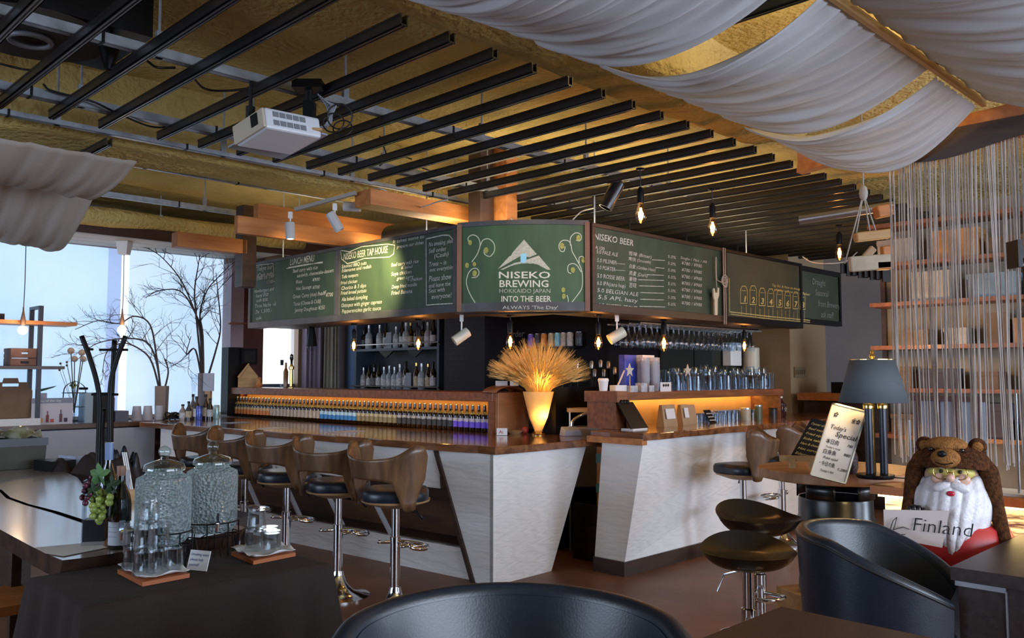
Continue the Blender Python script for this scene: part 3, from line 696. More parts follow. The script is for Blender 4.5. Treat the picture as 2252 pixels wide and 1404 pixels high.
def mk(lines4):   # lines given in the zoomed crop's coordinates: x, baseline y, x2, text, height
    out = []
    for X, Y, X2, s_, h in lines4:
        a = Z4(X, Y); b = Z4(X2, Y); out.append((a[0], a[1], b[0], s_, h/4.415))
    return out
b, _ = block(lun, mk([
 (160, 430, 310, 'Tokyo bar', 46), (160, 490, 325, '(Cash only)', 38), (160, 515, 330, 'Dish 5% OFF', 30), (255, 550, 335, '17:00~', 30),
 (135, 640, 325, 'Hamburgers and', 34), (150, 685, 270, 'local 850', 34), (155, 730, 265, 'soft 850', 32), (140, 785, 350, 'Three Nacho  ok', 36), (145, 840, 305, '3x 1,500.-', 36), (150, 900, 210, 'ok', 32),
 (480, 372, 715, 'LUNCH MENU', 66), (510, 445, 750, 'Beef curry with rice', 36), (550, 490, 905, 'sandwich, cheesecake-dessert', 36),
 (540, 550, 600, 'Rice', 34), (700, 530, 770, '¥900', 34), (540, 615, 690, 'Hot Sausage', 36), (700, 605, 770, '¥700', 34),
 (510, 695, 740, 'Green Curry (rice)', 38), (750, 665, 830, 'half', 40), (830, 680, 900, '¥700', 40),
 (515, 765, 780, 'Tacos (Cheese & Chilli)', 38), (530, 825, 820, 'Jammy Doughnuts ¥250', 38)]), Lx, Lz, off=.006)
for pts in ([(450, 402), (620, 372), (800, 338)], [(470, 392), (640, 362), (800, 346)], [(155, 372), (320, 352), (325, 440)], [(155, 372), (158, 400)], [(110, 420), (130, 425), (125, 470), (115, 440)]):
    b.stroke([(Lx(*Z4(*p)), Lz(*Z4(*p))) for p in pts], .008 if pts[0][1] > 300 and len(pts) == 3 else .004, y=-.008)
b.build('chalk_writing', M_['chalk'], lun)
b, _ = block(tap, mk([
 (1000, 320, 1430, 'NISEKO BEER TAP HOUSE', 66), (1480, 160, 1785, 'It takes some to', 34), (1520, 208, 1780, 'prepare our dishes', 34),
 (985, 400, 1225, 'Smoked BBQ nuts', 36), (985, 440, 1270, 'Edamame and radish', 34), (985, 500, 1145, 'Tofu tempura', 34), (975, 560, 1135, 'Fried chicken', 34),
 (980, 612, 1220, 'Chorizo & 3 dips', 36), (975, 660, 1225, 'Fried bread potato', 36), (985, 720, 1235, 'Ala baked dumpling', 38), (980, 780, 1375, 'Octopus with ginger caprese', 38), (985, 838, 1365, 'Pepperoncino garlic sauce', 40),
 (1465, 385, 1730, 'Beef curry with rice', 36), (1560, 410, 1670, '& salad', 30), (1465, 475, 1660, 'Soya chicken', 38), (1520, 515, 1680, 'green curry', 34), (1620, 530, 1765, '+ chicken', 34), (1470, 600, 1715, 'Deep fried noodle', 38), (1465, 660, 1670, 'Fried Banana', 40),
 (1830, 190, 2090, 'No smoking, please', 42), (1830, 255, 2000, 'Self order', 44), (1880, 300, 2020, '(Cash)', 42), (1830, 385, 2000, 'Trees ~ in', 46), (1840, 435, 2085, 'not everything', 38),
 (1830, 530, 2050, 'Please show', 56), (1830, 590, 2040, 'and leave the', 42), (1830, 640, 1985, 'Seat with', 42), (1855, 700, 2050, 'everyone!', 48)]), Lx, Lz, off=.006)
for pts, wd in (([(1805, 115), (1970, 78), (2030, 80), (2100, 165), (2105, 740), (1900, 750), (1808, 758), (1805, 115)], .008),
                ([(975, 225), (985, 310), (1040, 355), (1120, 335), (1200, 305), (1450, 290), (1490, 260), (1500, 175), (1430, 165), (1180, 190), (1060, 240), (975, 225)], .007)):
    b.stroke([(Lx(*Z4(*p)), Lz(*Z4(*p))) for p in pts], wd, y=-.008)
b.build('chalk_writing', M_['chalk'], tap)

# curved logo board
lg = thing('logo_board', 'curved green chalkboard with triangle logo and NISEKO BREWING lettering', 'chalkboard', (0, 0, ZB))
A0 = Vector(uv(4.05, 4.60)); A1 = Vector(uv(4.64, 3.87)); bul = .085
ch = A1 - A0; nn = Vector((ch.y, -ch.x)).normalized()
if nn.y > 0: nn = -nn
def arc(t): return A0 + ch*t + nn*bul*4*t*(1-t)
def anrm(t):
    d = ch + nn*bul*4*(1-2*t); n2 = Vector((d.y, -d.x)).normalized(); return n2 if n2.y < 0 else -n2
def P3(t, z, out=0): p = arc(t) + anrm(t)*out; return Vector((p.x, p.y, z))
def slab(o0, o1, z0, z1, n=24):
    m = B(); m.grid(lambda a, b_: P3(a, lerp(z0, z1, b_), o1), n, 1); m.grid(lambda a, b_: P3(a, lerp(z0, z1, b_), o0), n, 1, flip=True)
    m.grid(lambda a, b_: P3(a, z0, lerp(o0, o1, b_)), n, 1, flip=True); m.grid(lambda a, b_: P3(a, z1, lerp(o0, o1, b_)), n, 1); return m
slab(-.03, .0, .05, H-.02).build('writing_surface', M_['green_logo'], lg, smooth='auto')
slab(-.10, .012, -.0, .062).build('lower_frame', M_['board_frame'], lg, smooth='auto')
slab(-.10, .012, H-.022, H+.012).build('upper_frame', M_['board_frame'], lg, smooth='auto')
for t_ in (.012, .988): 
    p = arc(t_) + anrm(t_)*.004; B().cbox((p.x, p.y, H/2), (.035, .035, H), rz=0).build('side_post', mat('copper_edge', (.16, .075, .05), rough=.5) if t_ < .5 else bpy.data.materials['copper_edge'], lg)
# map board picture coordinates to the arc: crop (1020,490)-(1600,700), factor 3.883
def solve_t(px):
    lo, hi = -.1, 1.1
    for _ in range(30):
        m_ = (lo+hi)/2; p = arc(m_)
        if proj((p.x, p.y, 2.15))[0] < px: lo = m_
        else: hi = m_
    return lo
def C7(X, Y):
    px, py = 1020 + X/3.883, 490 + Y/3.883; t = solve_t(px); p = arc(t)
    q = atd(px, py, p.y); return t, q[2] - ZB
def CP(X, Y, out=.003): t, z = C7(X, Y); return P3(t, z, out)
def warp_text(m, s_, X, Y, X2, h, off=.01, slant=0, out=.003):
    q = MB(); q.text(s_, 0, 0, 1, off=off, slant=slant); wd = max(v[0] for v in q.v) or 1
    return m.add([CP(X + v[0]/wd*(X2-X), Y - v[2]/.72*h, out) for v in q.v], q.f)
def warp_line(m, pts, wd, n=6, out=.003):
    P = bez([(x, y, 0) for x, y in pts], n) if n > 1 else [Vector((x, y, 0)) for x, y in pts]
    for i in range(len(P)-1):
        a, b_ = P[i], P[i+1]; d = (b_-a)
        if d.length < 1e-5: continue
        nrm_ = Vector((-d.y, d.x, 0)).normalized()*wd/2; e = d.normalized()*wd*.2
        m.add([CP(*(a+nrm_-e)[:2], out), CP(*(b_+nrm_+e)[:2], out), CP(*(b_-nrm_+e)[:2], out), CP(*(a-nrm_-e)[:2], out)], [(0, 1, 2, 3)])
m = B()
for s_, X, Y, X2, h in (('NISEKO', 292, 475, 738, 58), ('BREWING', 300, 550, 722, 60), ('INTO THE BEER', 318, 675, 745, 50)): warp_text(m, s_, X, Y, X2, h, off=.012)
m.build('chalk_lettering', mat('bright_chalk', (.66, .64, .56), rough=.95), lg)
m = B(); warp_text(m, 'HOKKAIDO JAPAN', 302, 600, 738, 36, off=-.004); warp_text(m, "ALWAYS 'The Day'", 335, 740, 800, 30, off=0, out=.015)
m.build('faint_lettering', M_['chalk'], lg)
m = B()
def poly(m, pts): m.add([CP(x, y, .003) for x, y in pts], [tuple(range(len(pts)))])
poly(m, [(515, 145), (624, 270), (560, 296), (490, 282), (300, 392), (288, 400)]); poly(m, [(640, 282), (742, 402), (310, 402), (430, 345), (500, 330), (560, 308)])
m.build('triangle_logo', mat('chalk_fill', (.55, .53, .44), (.40, .39, .32), scale=80, rough=.95), lg)
m = B(); m.add([CP(x, y, .006) for x, y in ((484, 275), (508, 262), (538, 270), (534, 335), (505, 348), (486, 335))], [(0, 1, 2, 3, 4, 5)]); m.build('logo_crystal', mat('pale_blue_chalk', (.30, .62, .80), rough=.9), lg)
m = B()
for pts in ([(45, 175), (38, 130), (75, 105), (120, 125), (140, 190), (115, 270), (70, 335)], [(140, 200), (165, 150), (215, 140), (258, 180), (262, 240), (225, 288), (180, 270), (172, 235)],
            [(70, 470), (110, 465), (132, 430), (115, 395), (75, 395), (38, 440), (25, 520), (55, 610), (108, 700)],
            [(865, 205), (855, 245), (825, 240), (812, 195), (840, 155), (890, 155), (915, 190), (925, 245), (960, 310), (1000, 390), (1012, 470), (1005, 560), (960, 630), (905, 700)],
            [(910, 195), (912, 130), (950, 90), (990, 95), (1005, 125), (990, 155), (960, 150)], [(915, 435), (890, 420), (890, 370), (925, 350), (965, 365), (1000, 420)], [(985, 345), (985, 300), (1015, 290), (1035, 320)], [(880, 620), (890, 660), (888, 705)]):
    warp_line(m, pts, 7)
m.build('hop_vine', mat('vine_chalk', (.52, .58, .45), rough=.95), lg)
m = B()
for X, Y, r_ in ((55, 172, 20), (192, 238, 24), (30, 365, 20), (92, 355, 18), (95, 435, 24), (838, 200, 24), (978, 130, 22), (930, 405, 22), (1020, 322, 20), (848, 575, 20), (852, 630, 20)):
    m.add([CP(X + r_*math.cos(a*PI/5)*.85, Y + r_*math.sin(a*PI/5)*1.15, .005) for a in range(10)], [tuple(range(10))])
m.build('hop_cone', mat('hop_chalk', (.42, .40, .10), (.22, .24, .07), scale=90, rough=.95), lg)

# right boards
RBo = uv(4.64, 3.87, ZB)
xr = Rx(1590)
rbd = board('menu_board', 'green chalkboard lettered NISEKO BEER with prices and hanging bottle opener', RBo, G45, 0.02, xr, M_['green_board'])
for ch_ in rbd.children:
    if ch_.name.startswith('frame'): ch_.data.materials[0] = M_['brown']
tb = board('menu_board', 'dark green board with eight numbered chalk taps', RBo, G45, xr, 3.22, mat('olive_board', (.028, .040, .026), (.045, .052, .03), scale=3, rough=.65))
for ch_ in tb.children:
    if ch_.name.startswith('frame'): ch_.data.materials[0] = M_['black']
def mk7(L): return [(1020 + (X+20-.01*X)/3.883, 490 + Y/3.883, 1020 + (X2+20-.01*X2)/3.883, s_, h/3.883) for X, Y, X2, s_, h in L]
b, _ = block(rbd, mk7([(1090, 140, 1435, 'NISEKO BEER', 56)]), Rx, Rz, off=.014)
b2, _ = block(rbd, mk7([(1105, 225, 1185, 'A 100', 30), (1115, 262, 1300, '5.0 PALE ALE', 34), (1390, 275, 1590, '苦味 (Bitter)', 28), (1390, 322, 1585, '爽快 (Smooth)', 28), (1120, 335, 1290, '5.0 PILSNER', 34), (1395, 385, 1625, '白麦 (Golden Haze)', 28), (1120, 395, 1280, '5.0 PORTER', 34), (1395, 445, 1555, '黒麦 (Dark)', 30),
   (1120, 468, 1360, '5.0 ROSSE BEER', 36), (1395, 495, 1460, '果物', 30), (1120, 530, 1365, '6.0 IPA(zero hop)', 36), (1395, 550, 1460, '苦味', 34), (1120, 592, 1475, '5.0 BELGIAN ALE', 36), (1125, 650, 1470, '5.5 APL hazy', 36), (1130, 720, 1465, '6.0 OYSTER STOUT', 36),
   (1840, 310, 2065, 'Single / Pint / All', 24)] + [(1730, 300+58*k, 1800, '5.0%', 26) for k in range(8)] + [(1850, 358+57*k, 2025, '¥780 / ¥980', 30) for k in range(7)]), Rx, Rz, off=.004)
b.add(b2.v, b2.f)
for k, (X, Y, X2) in enumerate([(1600, 318, 1710), (1630, 385, 1705), (1560, 445, 1700), (1480, 488, 1700), (1490, 540, 1700), (1500, 598, 1700), (1500, 655, 1700), (1495, 715, 1712), (1300, 350, 1370), (1285, 405, 1370)]):
    P = [(1020 + X/3.883, 490 + Y/3.883), (1020 + X2/3.883, 490 + (Y+6)/3.883)]
    b.stroke([(Rx(*p), Rz(*p)) for p in P], .005 if k < 8 else .003, y=-.008)
b.build('chalk_writing', M_['chalk'], rbd)
# rope and opener hanging on the board joint
t = thing('rope_ornament', 'pale wooden bottle opener and knotted twine hung over the right board', 'ornament', RBo, G45)
rp = B(); 
for o_ in (0, .03): rp.tube([(xr-.05+o_, -.035, -.02), (xr-.05+o_, -.035, H)], .006, 6)
for k in range(3): rp.ring((xr-.035, -.035, .33+.012*k), .035+.006*k, .005, 16, 5, RotM('X', 78+8*k))
rp.tube(bez([(xr-.03, -.04, .33), (xr-.12, -.035, .34), (xr-.15, -.03, .36), (xr-.155, -.03, .44), (xr-.15, -.03, .53), (xr-.165, -.03, .53), (xr-.165, -.03, .40), (xr-.15, -.03, .25)], 5), .004, 5)
rp.build('twine', mat('twine', (.40, .33, .27), rough=.9), t, smooth=True)
op = [(-.02, .0), (.02, .0), (.028, .13), (.05, .17), (.055, .23), (.035, .235), (.022, .19), (-.005, .185), (-.02, .225), (-.038, .22), (-.035, .15), (-.02, .12)]
B().extr([(xr-.20+x_, -.05, .05+z_) for x_, z_ in op], (0, .012, 0)).build('opener', mat('pale_opener', (.58, .52, .38), rough=.6), t)
def T5(X, Y): return (1400 + X/2.925, 500 + Y/2.925)
m = B()
cols = [(685, 380, 490), (745, 378, 498), (803, 393, 505), (858, 398, 510), (915, 405, 515), (966, 412, 520), (1018, 418, 525), (1063, 422, 530)]
for k, (X, Y0, Y1) in enumerate(cols):
    wv = 22 - k*.8
    for pts, wd in (([(X-wv, Y1), (X-wv, Y0+25), (X-wv*.5, Y0), (X+wv*.5, Y0), (X+wv, Y0+25), (X+wv, Y1), (X-wv, Y1)], .007), ([(X-wv*.7, Y1+20), (X-wv*.7, Y1+75)], .005), ([(X+wv*.7, Y1+10), (X+wv*.7, Y1+75)], .005), ([(X-wv*.7, Y0+28), (X+wv*.7, Y0+30)], .004)):
        m.stroke([(Rx(*T5(*p)), Rz(*T5(*p))) for p in pts], wd, y=-.008)
    a = T5(X-9, Y1-12); line_b, _ = block(tb, [(a[0], a[1], a[0]+6.5, str(k+1), 13)], Rx, Rz, off=.03); m.add(line_b.v, line_b.f)
m.stroke([(Rx(*T5(*p)), Rz(*T5(*p))) for p in [(590, 330), (593, 545), (850, 575), (1110, 600)]], .008, y=-.008)
m.stroke([(Rx(*T5(*p)), Rz(*T5(*p))) for p in [(600, 560), (850, 590), (1110, 612)]], .006, y=-.008)
l2, _ = block(tb, [(*T5(865, 380), T5(1055, 380)[0], 'Tap No. & Now on draught', 5.5), (*T5(880, 408), T5(1110, 408)[0], 'please tell us the number', 5.5)], Rx, Rz, off=.01); m.add(l2.v, l2.f)
m.build('chalk_drawing', M_['chalk_y'], tb)
p0 = uv(8.35, 3.98, 1.95)
o = thing('menu_board', 'small black framed chalkboard farthest right behind the tap board', 'chalkboard', p0, G45)
B().box(-.45, .62, 0, .02, 0, .52).build('writing_surface', bpy.data.materials['olive_board'], o)
f = B(); f.box(-.47, .64, -.015, .05, -.03, .02); f.box(-.47, .64, -.015, .05, .50, .55); f.box(.60, .64, -.015, .05, .02, .5); f.build('frame', M_['black'], o)
m = B()
for k, s_ in enumerate(('Draught', 'Seasonal', 'from Brewery', 'ask staff')): m.text(s_, -.02+.06*k, .38-.11*k, .09, y=-.004, slant=.15)
m.build('chalk_writing', mat('dim_chalk', (.22, .24, .22), rough=.9), o)
# canopy carrying the boards
cn = B(); cn.box(4.17, 4.55, 4.85, 7.62, 1.86, 1.89); cn.box(4.80, 7.85, 4.0, 4.36, 1.86, 1.89)
cn.prism([(4.30, 4.85), (4.80, 4.20), (4.80, 4.85)], 1.86, 1.89)
cn = cn.build('sign_canopy', M_['board_frame'], None, rz=G45); tag(cn, 'dark flat canopy under the menu boards carrying bulbs and spots', 'canopy')
for (u_, v_) in ((4.22, 7.4), (4.22, 5.2), (4.95, 4.08), (7.2, 4.08)):
    B().tube([(u_+.04, v_+.02, 1.88), (u_+.04, v_+.02, ZC+.02)], .006, 6).build('hanger', M_['galv'], cn)
# ================================================================ BACK WALL OF THE BAR
struct('trim_8', B().box(6.37, 6.4, 7.2, 9.47, 0, ZC-.2), mat('pale_blue_wall', (.20, .33, .55), (.17, .29, .50), scale=2, rough=.6), rz=G45)
slate = mat('slate_blue_paint', (.045, .07, .115), (.035, .055, .09), scale=5, rough=.5)
t = thing('bottle_shelf', 'slate blue wall shelf unit with two shelves of liquor bottles', 'shelf', uv(6.08, 7.22, 0), G45)
def sb(*a): return B().box(*a)
sb(0, .28, 0, .035, 1.017, 2.25).build('side_panel', slate, t); sb(0, .28, 1.575, 1.61, 1.017, 2.25).build('side_panel', slate, t)
sb(.265, .285, .035, 1.575, 1.017, 2.25).build('back_panel', mat('shelf_back', (.02, .026, .04), rough=.6), t)
for z in (1.235, 1.715, 2.2): sb(-.03 if z < 1.3 else 0, .265, .035, 1.575, z-.03, z).build('shelf', slate, t)
for z in (1.265, 1.765):
    q = B(); q.tube([(-.02, -.02, z), (-.02, 1.66, z)], .008, 6)
    for y in (0, .5, 1.0, 1.6): q.tube([(-.02, y, z), (.01, y, z-.03)], .006, 5)
    q.build('guard_rail', M_['steel'], t)
for y in (.45, 1.0):
    B().extr([(.02, y-.14, 1.685), (.02, y+.14, 1.685), (.02, y+.09, 1.65), (.02, y, 1.60), (.02, y-.09, 1.65)], (.02, 0, 0)).build('bracket', M_['black'], t)
def liquor(name, prof, mg, mlab, zl, lab, cat='bottle', cap=M_['black'], label=None):
    t = thing(name, lab, cat)
    B().lathe(prof, 14).build('bottle_body', mg, t, smooth='auto')
    r = max(p[0] for p in prof) + .0008
    B().lathe([(r, zl[0]), (r, zl[1])], 14, caps=False).build('paper_label', mlab, t, smooth=True)
    rt, zt = prof[-1]; B().lathe([(rt+.002, zt-.03), (rt+.002, zt+.006), (rt*.6, zt+.008)], 10).build('bottle_cap', cap, t, smooth='auto'); return t
wp = [(.034, 0), (.037, .005), (.037, .17), (.030, .20), (.014, .23), (.0135, .295)]
rp_ = [(.040, 0), (.043, .006), (.043, .15), (.034, .175), (.015, .195), (.0145, .27)]
lw_ = mat('white_bottle_label', (.62, .64, .68), (.30, .33, .38), scale=60, rough=.6)
lc_ = mat('cream_bottle_label', (.55, .50, .38), (.35, .28, .18), scale=50, rough=.6)
lbk = mat('black_bottle_label', (.03, .03, .035), (.20, .20, .2), scale=80, rough=.6)
clearb = mat('clear_bottle_glass', (.30, .36, .42), rough=.06, spec=.7)
K = [liquor('liquor_bottle', wp, M_['blackglass'], lw_, (.04, .13), 'dark liquor bottle with white label on the wall shelf'),
     liquor('liquor_bottle', rp_, clearb, lw_, (.035, .12), 'clear liquor bottle with white label on the wall shelf', cap=M_['steel']),
     liquor('liquor_bottle', wp, M_['brownglass'], lc_, (.03, .14), 'brown liquor bottle with cream label on the wall shelf', cap=M_['gold']),
     liquor('liquor_bottle', rp_, M_['blackglass'], lbk, (.04, .12), 'squat dark liquor bottle with black label on the wall shelf')]
first = [True]*4
def place(k, px, zbase, U=6.20, group='', lab='', s=1.0):
    v = to_uv(atU(px, 800, U))[1]; p = uv(U, v, zbase)
    if first[k]: o = K[k]; o.location = p; o.rotation_euler = (0, 0, R()*6); first[k] = False; o['label'] = lab; o['group'] = group; o.scale = (s,)*3
    else: dup(K[k], p, R()*6, lab, group, scale=s)
names = ['dark liquor bottle with white label', 'clear liquor bottle with white label', 'brown liquor bottle with cream label', 'squat dark liquor bottle with black label']
for row, zb, lst in (('lower', 1.235, [(800, 1), (812, 0), (823, 3), (833, 0), (845, 1), (857, 1), (868, 1), (880, 1), (893, 0), (916, 2), (928, 1), (942, 2), (953, 0)]),
                     ('upper', 1.715, [(800, 3), (811, 1), (835, 1), (848, 0), (871, 1), (884, 0), (893, 1), (903, 2), (916, 0), (930, 3), (941, 1), (953, 0)])):
    for px, k in lst: place(k, px, zb, 6.17 + RU(-.02, .03), names[k] + 's on the ' + row + ' wall shelf', names[k] + ' on the %s shelf of the slate blue unit' % row, RU(.92, 1.08))
for px, zb, nm in ((897, 1.235, 'lower'), (853, 1.715, 'upper')):
    v = to_uv(atU(px, 800, 6.11))[1]
    o = B().extr([(0, -.075, 0), (0, .075, 0), (.02, .045, .19), (.02, -.045, .19)], (.004, 0, 0)).build('menu_card', mat('grey_card', (.24, .27, .33), rough=.7) if zb < 1.5 else bpy.data.materials['grey_card'], None, loc=uv(6.10, v, zb), rz=G45)
    tag(o, 'grey folded card standing before bottles on the %s wall shelf' % nm, 'card')
# dark glasses row under the lowest shelf
for k in range(9):
    v = 7.4 + k*.15
    o = B().lathe([(.03, 0), (.036, .09), (.033, .09), (.028, .005), (.001, .005)], 12, caps=False).build('tumbler', M_['clear'], None, loc=uv(5.9, v, 1.02), smooth='auto')
    tag(o, 'clear tumbler upside on the back worktop below the wall shelf', 'glass', 'tumblers on the back worktop')
tag(B().box(5.75, 6.36, 5.3, 9.2, .90, 1.015).build('back_worktop', M_['steel'], None, rz=G45), 'steel back worktop along the wall behind the left bar', 'worktop')
tag(B().box(5.78, 6.36, 5.3, 9.2, 0, .90).build('back_cabinet', M_['black'], None, rz=G45), 'black base cabinet under the back worktop', 'cabinet')
# black fridge / column
t = thing('black_cabinet', 'tall matt black cabinet to the right of the liquor shelves with faint chalk lines', 'cabinet', uv(6.02, 6.42, 1.016), G45)
B().box(0, .34, 0, .64, 0, 1.7).build('cabinet_body', mat('matt_black_board', (.009, .009, .014), (.014, .014, .022), scale=3, rough=.6, spec=.3), t)
m = B(); M90 = Matrix.Rotation(-PI/2, 3, 'Z')
for k in range(14): m.text('brewed beer no.%d' % (k+1), -.60+.02*(k % 3), .95-.058*k, .036, y=-.004, slant=.1, M=M90)
m.build('chalk_writing', mat('faint_chalk', (.07, .07, .075), rough=.9), t)
# chalk on the black wall
t = thing('chalk_notice', 'white chalk writing on the black wall left of the tap handles', 'chalk writing', uv(6.39, 6.80, 1.5), -G45)
m = B()
for k, (s_, x_) in enumerate((('Please ask', 0), ('beer by order', 0), ('please', .06), ('Flight', .14), ('Beer Set', .13))): m.text(s_, x_+.02, .42-.12*k, .10, y=0, slant=.15)
m.build('lettering', mat('wall_chalk', (.20, .20, .21), rough=.9), t)
# cans on a wall ledge
led = thing('wall_ledge', 'black wall ledge carrying eight cans with chalk text below', 'ledge', uv(6.26, 5.42, 1.66), G45)
B().box(0, .12, 0, .80, 0, .02).build('board', M_['black'], led)
m = B(); 
for k in range(3): m.text(('craft beer on tap today', 'small  medium  large', 'ask for our flight')[k], -.76, -.07-.05*k, .045, y=-.004, M=M90)
m.build('lettering', bpy.data.materials['wall_chalk'], led)
cans = [(1168, 'purple', (.16, .10, .55)), (1183, 'charcoal', (.05, .05, .07)), (1197, 'orange', (.62, .22, .04)), (1213, 'beige', (.50, .42, .28)), (1227, 'light blue', (.22, .55, .80)), (1240, 'grey patterned', (.38, .36, .32)), (1254, 'pale grey', (.45, .43, .40)), (1273, 'black', (.03, .035, .045))]
for px, nm, c in cans:
    v = to_uv(atU(px, 740, 6.32))[1]
    t = thing('beer_can', nm + ' beer can standing on the black wall ledge', 'can', uv(6.32, v, 1.68))
    B().lathe([(.030, .0), (.034, .008), (.034, .125), (.028, .135)], 14).build('can_body', mat('can_'+nm.replace(' ', '_'), c, tuple(min(1, x*1.5+.05) for x in c), scale=50, rough=.35), t, smooth='auto')
    B().lathe([(.029, .134), (.029, .138), (.001, .136)], 14).build('can_top', M_['steel'], t)
# curtains by the far window
def curtain(u0, u1, v, z0, z1, m, label, seed, flare=0):
    def fn(a, b):
        u = lerp(u0, u1, a) + flare*(1-b)**2*(a-.5)
        return Vector((u, v + .035*math.sin(a*26+seed) + .012*math.sin(a*61+seed), lerp(z0, z1, b)))
    return tag(B().grid(fn, 60, 8).build('curtain', m, None, rz=G45, smooth=True), label, 'curtain')
curtain(5.66, 5.93, 9.36, .3, 2.6, mat('lilac_curtain_cloth', (.30, .28, .38), (.25, .23, .32), scale=3, rough=.9), 'lilac grey curtain hanging beside the bright far window', 1)
curtain(5.95, 6.16, 9.33, .3, 2.6, mat('sage_curtain_cloth', (.42, .43, .38), (.30, .31, .27), scale=3, rough=.9), 'pale sage curtain swept against the blue wall', 4, .08)

# ================================================================ GLASSES AND THINGS ON THE RIGHT SHELF
ZS = 1.265
def glass(name, prof, label, seg=14, extra=None, m=M_['clear']):
    o = B().lathe(prof, seg, caps=False)
    if extra: extra(o)
    return tag(o.build(name, m, None, smooth='auto'), label, 'glass')
tum = [(.001, .006), (.026, .006), (.031, .13), (.034, .15), (.037, .15), (.033, .12), (.028, 0), (.001, 0)]
gob = [(.001, 0), (.034, 0), (.034, .003), (.006, .012), (.005, .065), (.012, .075), (.038, .11), (.040, .14), (.032, .185), (.030, .185), (.037, .14), (.034, .112), (.001, .08)]
mug = [(.001, .012), (.030, .012), (.034, .12), (.037, .12), (.037, .0), (.001, 0)]
P1_ = glass('beer_glass', tum, 'tall clear beer tumbler on the right counter shelf'); P2_ = glass('wine_goblet', gob, 'clear stemmed goblet on the right counter shelf')
def hnd(o): o.tube(bez([(.034, 0, .10), (.065, 0, .10), (.07, 0, .06), (.06, 0, .025), (.034, 0, .025)], 4), .006, 6)
P3_ = glass('beer_mug', mug, 'small clear beer mug with handle on the right counter shelf', extra=hnd)
gl = [(P1_, 'tall clear beer tumbler standing among glasses on the right counter shelf', 'beer tumblers on the right shelf'),
      (P2_, 'clear stemmed goblet standing among glasses on the right counter shelf', 'goblets on the right shelf'),
      (P3_, 'small clear beer mug with handle on the right counter shelf', 'beer mugs on the right shelf')]
usedg = [0, 0, 0]
def putg(k, u, v, z, s=1.0, flip=False):
    src, lb_, g_ = gl[k]; rz_ = R()*6
    if not usedg[k]: src.location = uv(u, v, z); src.rotation_euler = (0, 0, rz_); src.scale = (s,)*3; src['label'] = lb_; src['group'] = g_; usedg[k] = 1
    else: dup(src, uv(u, v, z), rz_, lb_, g_, scale=s)
u = 6.08; i = 0
while u < 7.66:
    putg([0, 0, 0, 2, 0, 1][i % 6] if u < 6.9 else [1, 0, 1, 2, 0, 0, 2][i % 7], u, 4.08 + .01*math.sin(i*2.1), ZS, RU(.9, 1.05)); 
    putg([0, 1, 0][i % 3], u+.03, 4.19 + .012*math.sin(i), ZS, RU(.98, 1.2)); 
    if i % 2 == 0: putg(1 if i % 3 else 0, u+.05, 4.30, ZS, RU(1.0, 1.25))
    u += .082; i += 1
# stacked clear cups
for k, (u, v) in enumerate(((5.78, 4.22), (5.87, 4.20), (5.95, 4.24), (5.83, 4.31), (6.02, 4.32))):
    m = B()
    for q in range(7): m.lathe([(.028, q*.028), (.040, q*.028+.11), (.042, q*.028+.112)], 14, caps=False)
    tag(m.build('plastic_cup_stack', mat('clear_plastic', (.55, .62, .72), rough=.25, alpha=.55) if k == 0 else bpy.data.materials['clear_plastic'], None, loc=uv(u, v, ZS), smooth='auto'), 'stack of clear plastic cups beside the blue cartons', 'cups', 'plastic cup stacks on the right shelf')
for k, (u, v, c, nm, h) in enumerate(((5.70, 4.34, (.02, .04, .28), 'dark blue carton standing behind the stacked cups', .30), (6.00, 4.38, (.025, .05, .33), 'blue carton with white lid behind the stacked cups', .30))):
    t = thing('carton', nm, 'carton', uv(u, v, ZS), G45)
    B().box(-.08, .08, -.03, .03, 0, h).build('carton_body', mat('blue_carton_%d' % k, c, tuple(x*1.8 for x in c), scale=18, rough=.4), t)
    if k: B().box(-.085, .085, -.035, .035, h-.045, h+.004).build('lid', M_['white'], t)
def coffee_cup(u, v, z, label, h=.085, r=.04):
    t = thing('paper_cup', label, 'cup', uv(u, v, z)); B().lathe([(r*.75, 0), (r, h), (r*.93, h), (r*.7, .006), (.001, .006)], 16, caps=False).build('cup_body', M_['white'], t, smooth='auto')
    B().lathe([(r*1.06, h-.008), (r*1.06, h+.004), (r*.9, h+.014), (.001, h+.014)], 16).build('lid', M_['white'], t, smooth='auto'); return t
coffee_cup(5.13, 4.14, ZS+.01, 'white lidded paper cup at the left end of the right shelf')
t = thing('straw_box', 'white box of slanting straws beside the paper cup', 'box', uv(5.26, 4.12, ZS), G45)
B().box(-.04, .10, -.03, .03, 0, .055).build('box_body', M_['white'], t)
B().bar((.02, 0, .05), (.11, 0, .17), .012, .006).build('straw', M_['white'], t)
for k, (u, w_) in enumerate(((5.42, .11), (5.56, .08), (5.66, .07))):
    o = B().box(-w_/2, w_/2, -.03, .03, 0, .05+.02*(k % 2)).build('sachet_box', mat('sachet_white_%d' % k, (.55, .58, .62), (.30, .32, .38), scale=30, rough=.6), None, loc=uv(u, 4.10, ZS), rz=G45)
    tag(o, ('white sachet box next to the straws', 'small patterned sachet box in the middle', 'white sachet box beside the price card')[k], 'box')
t = thing('price_card', 'small white card with dark marks at the front shelf edge', 'card', uv(5.80, 4.03, ZS), G45)
B().box(-.075, .075, 0, .006, 0, .075).build('card', M_['paper'], t); B().text('◆◆◆', -.05, .04, .03, y=-.003).build('print', M_['black'], t)
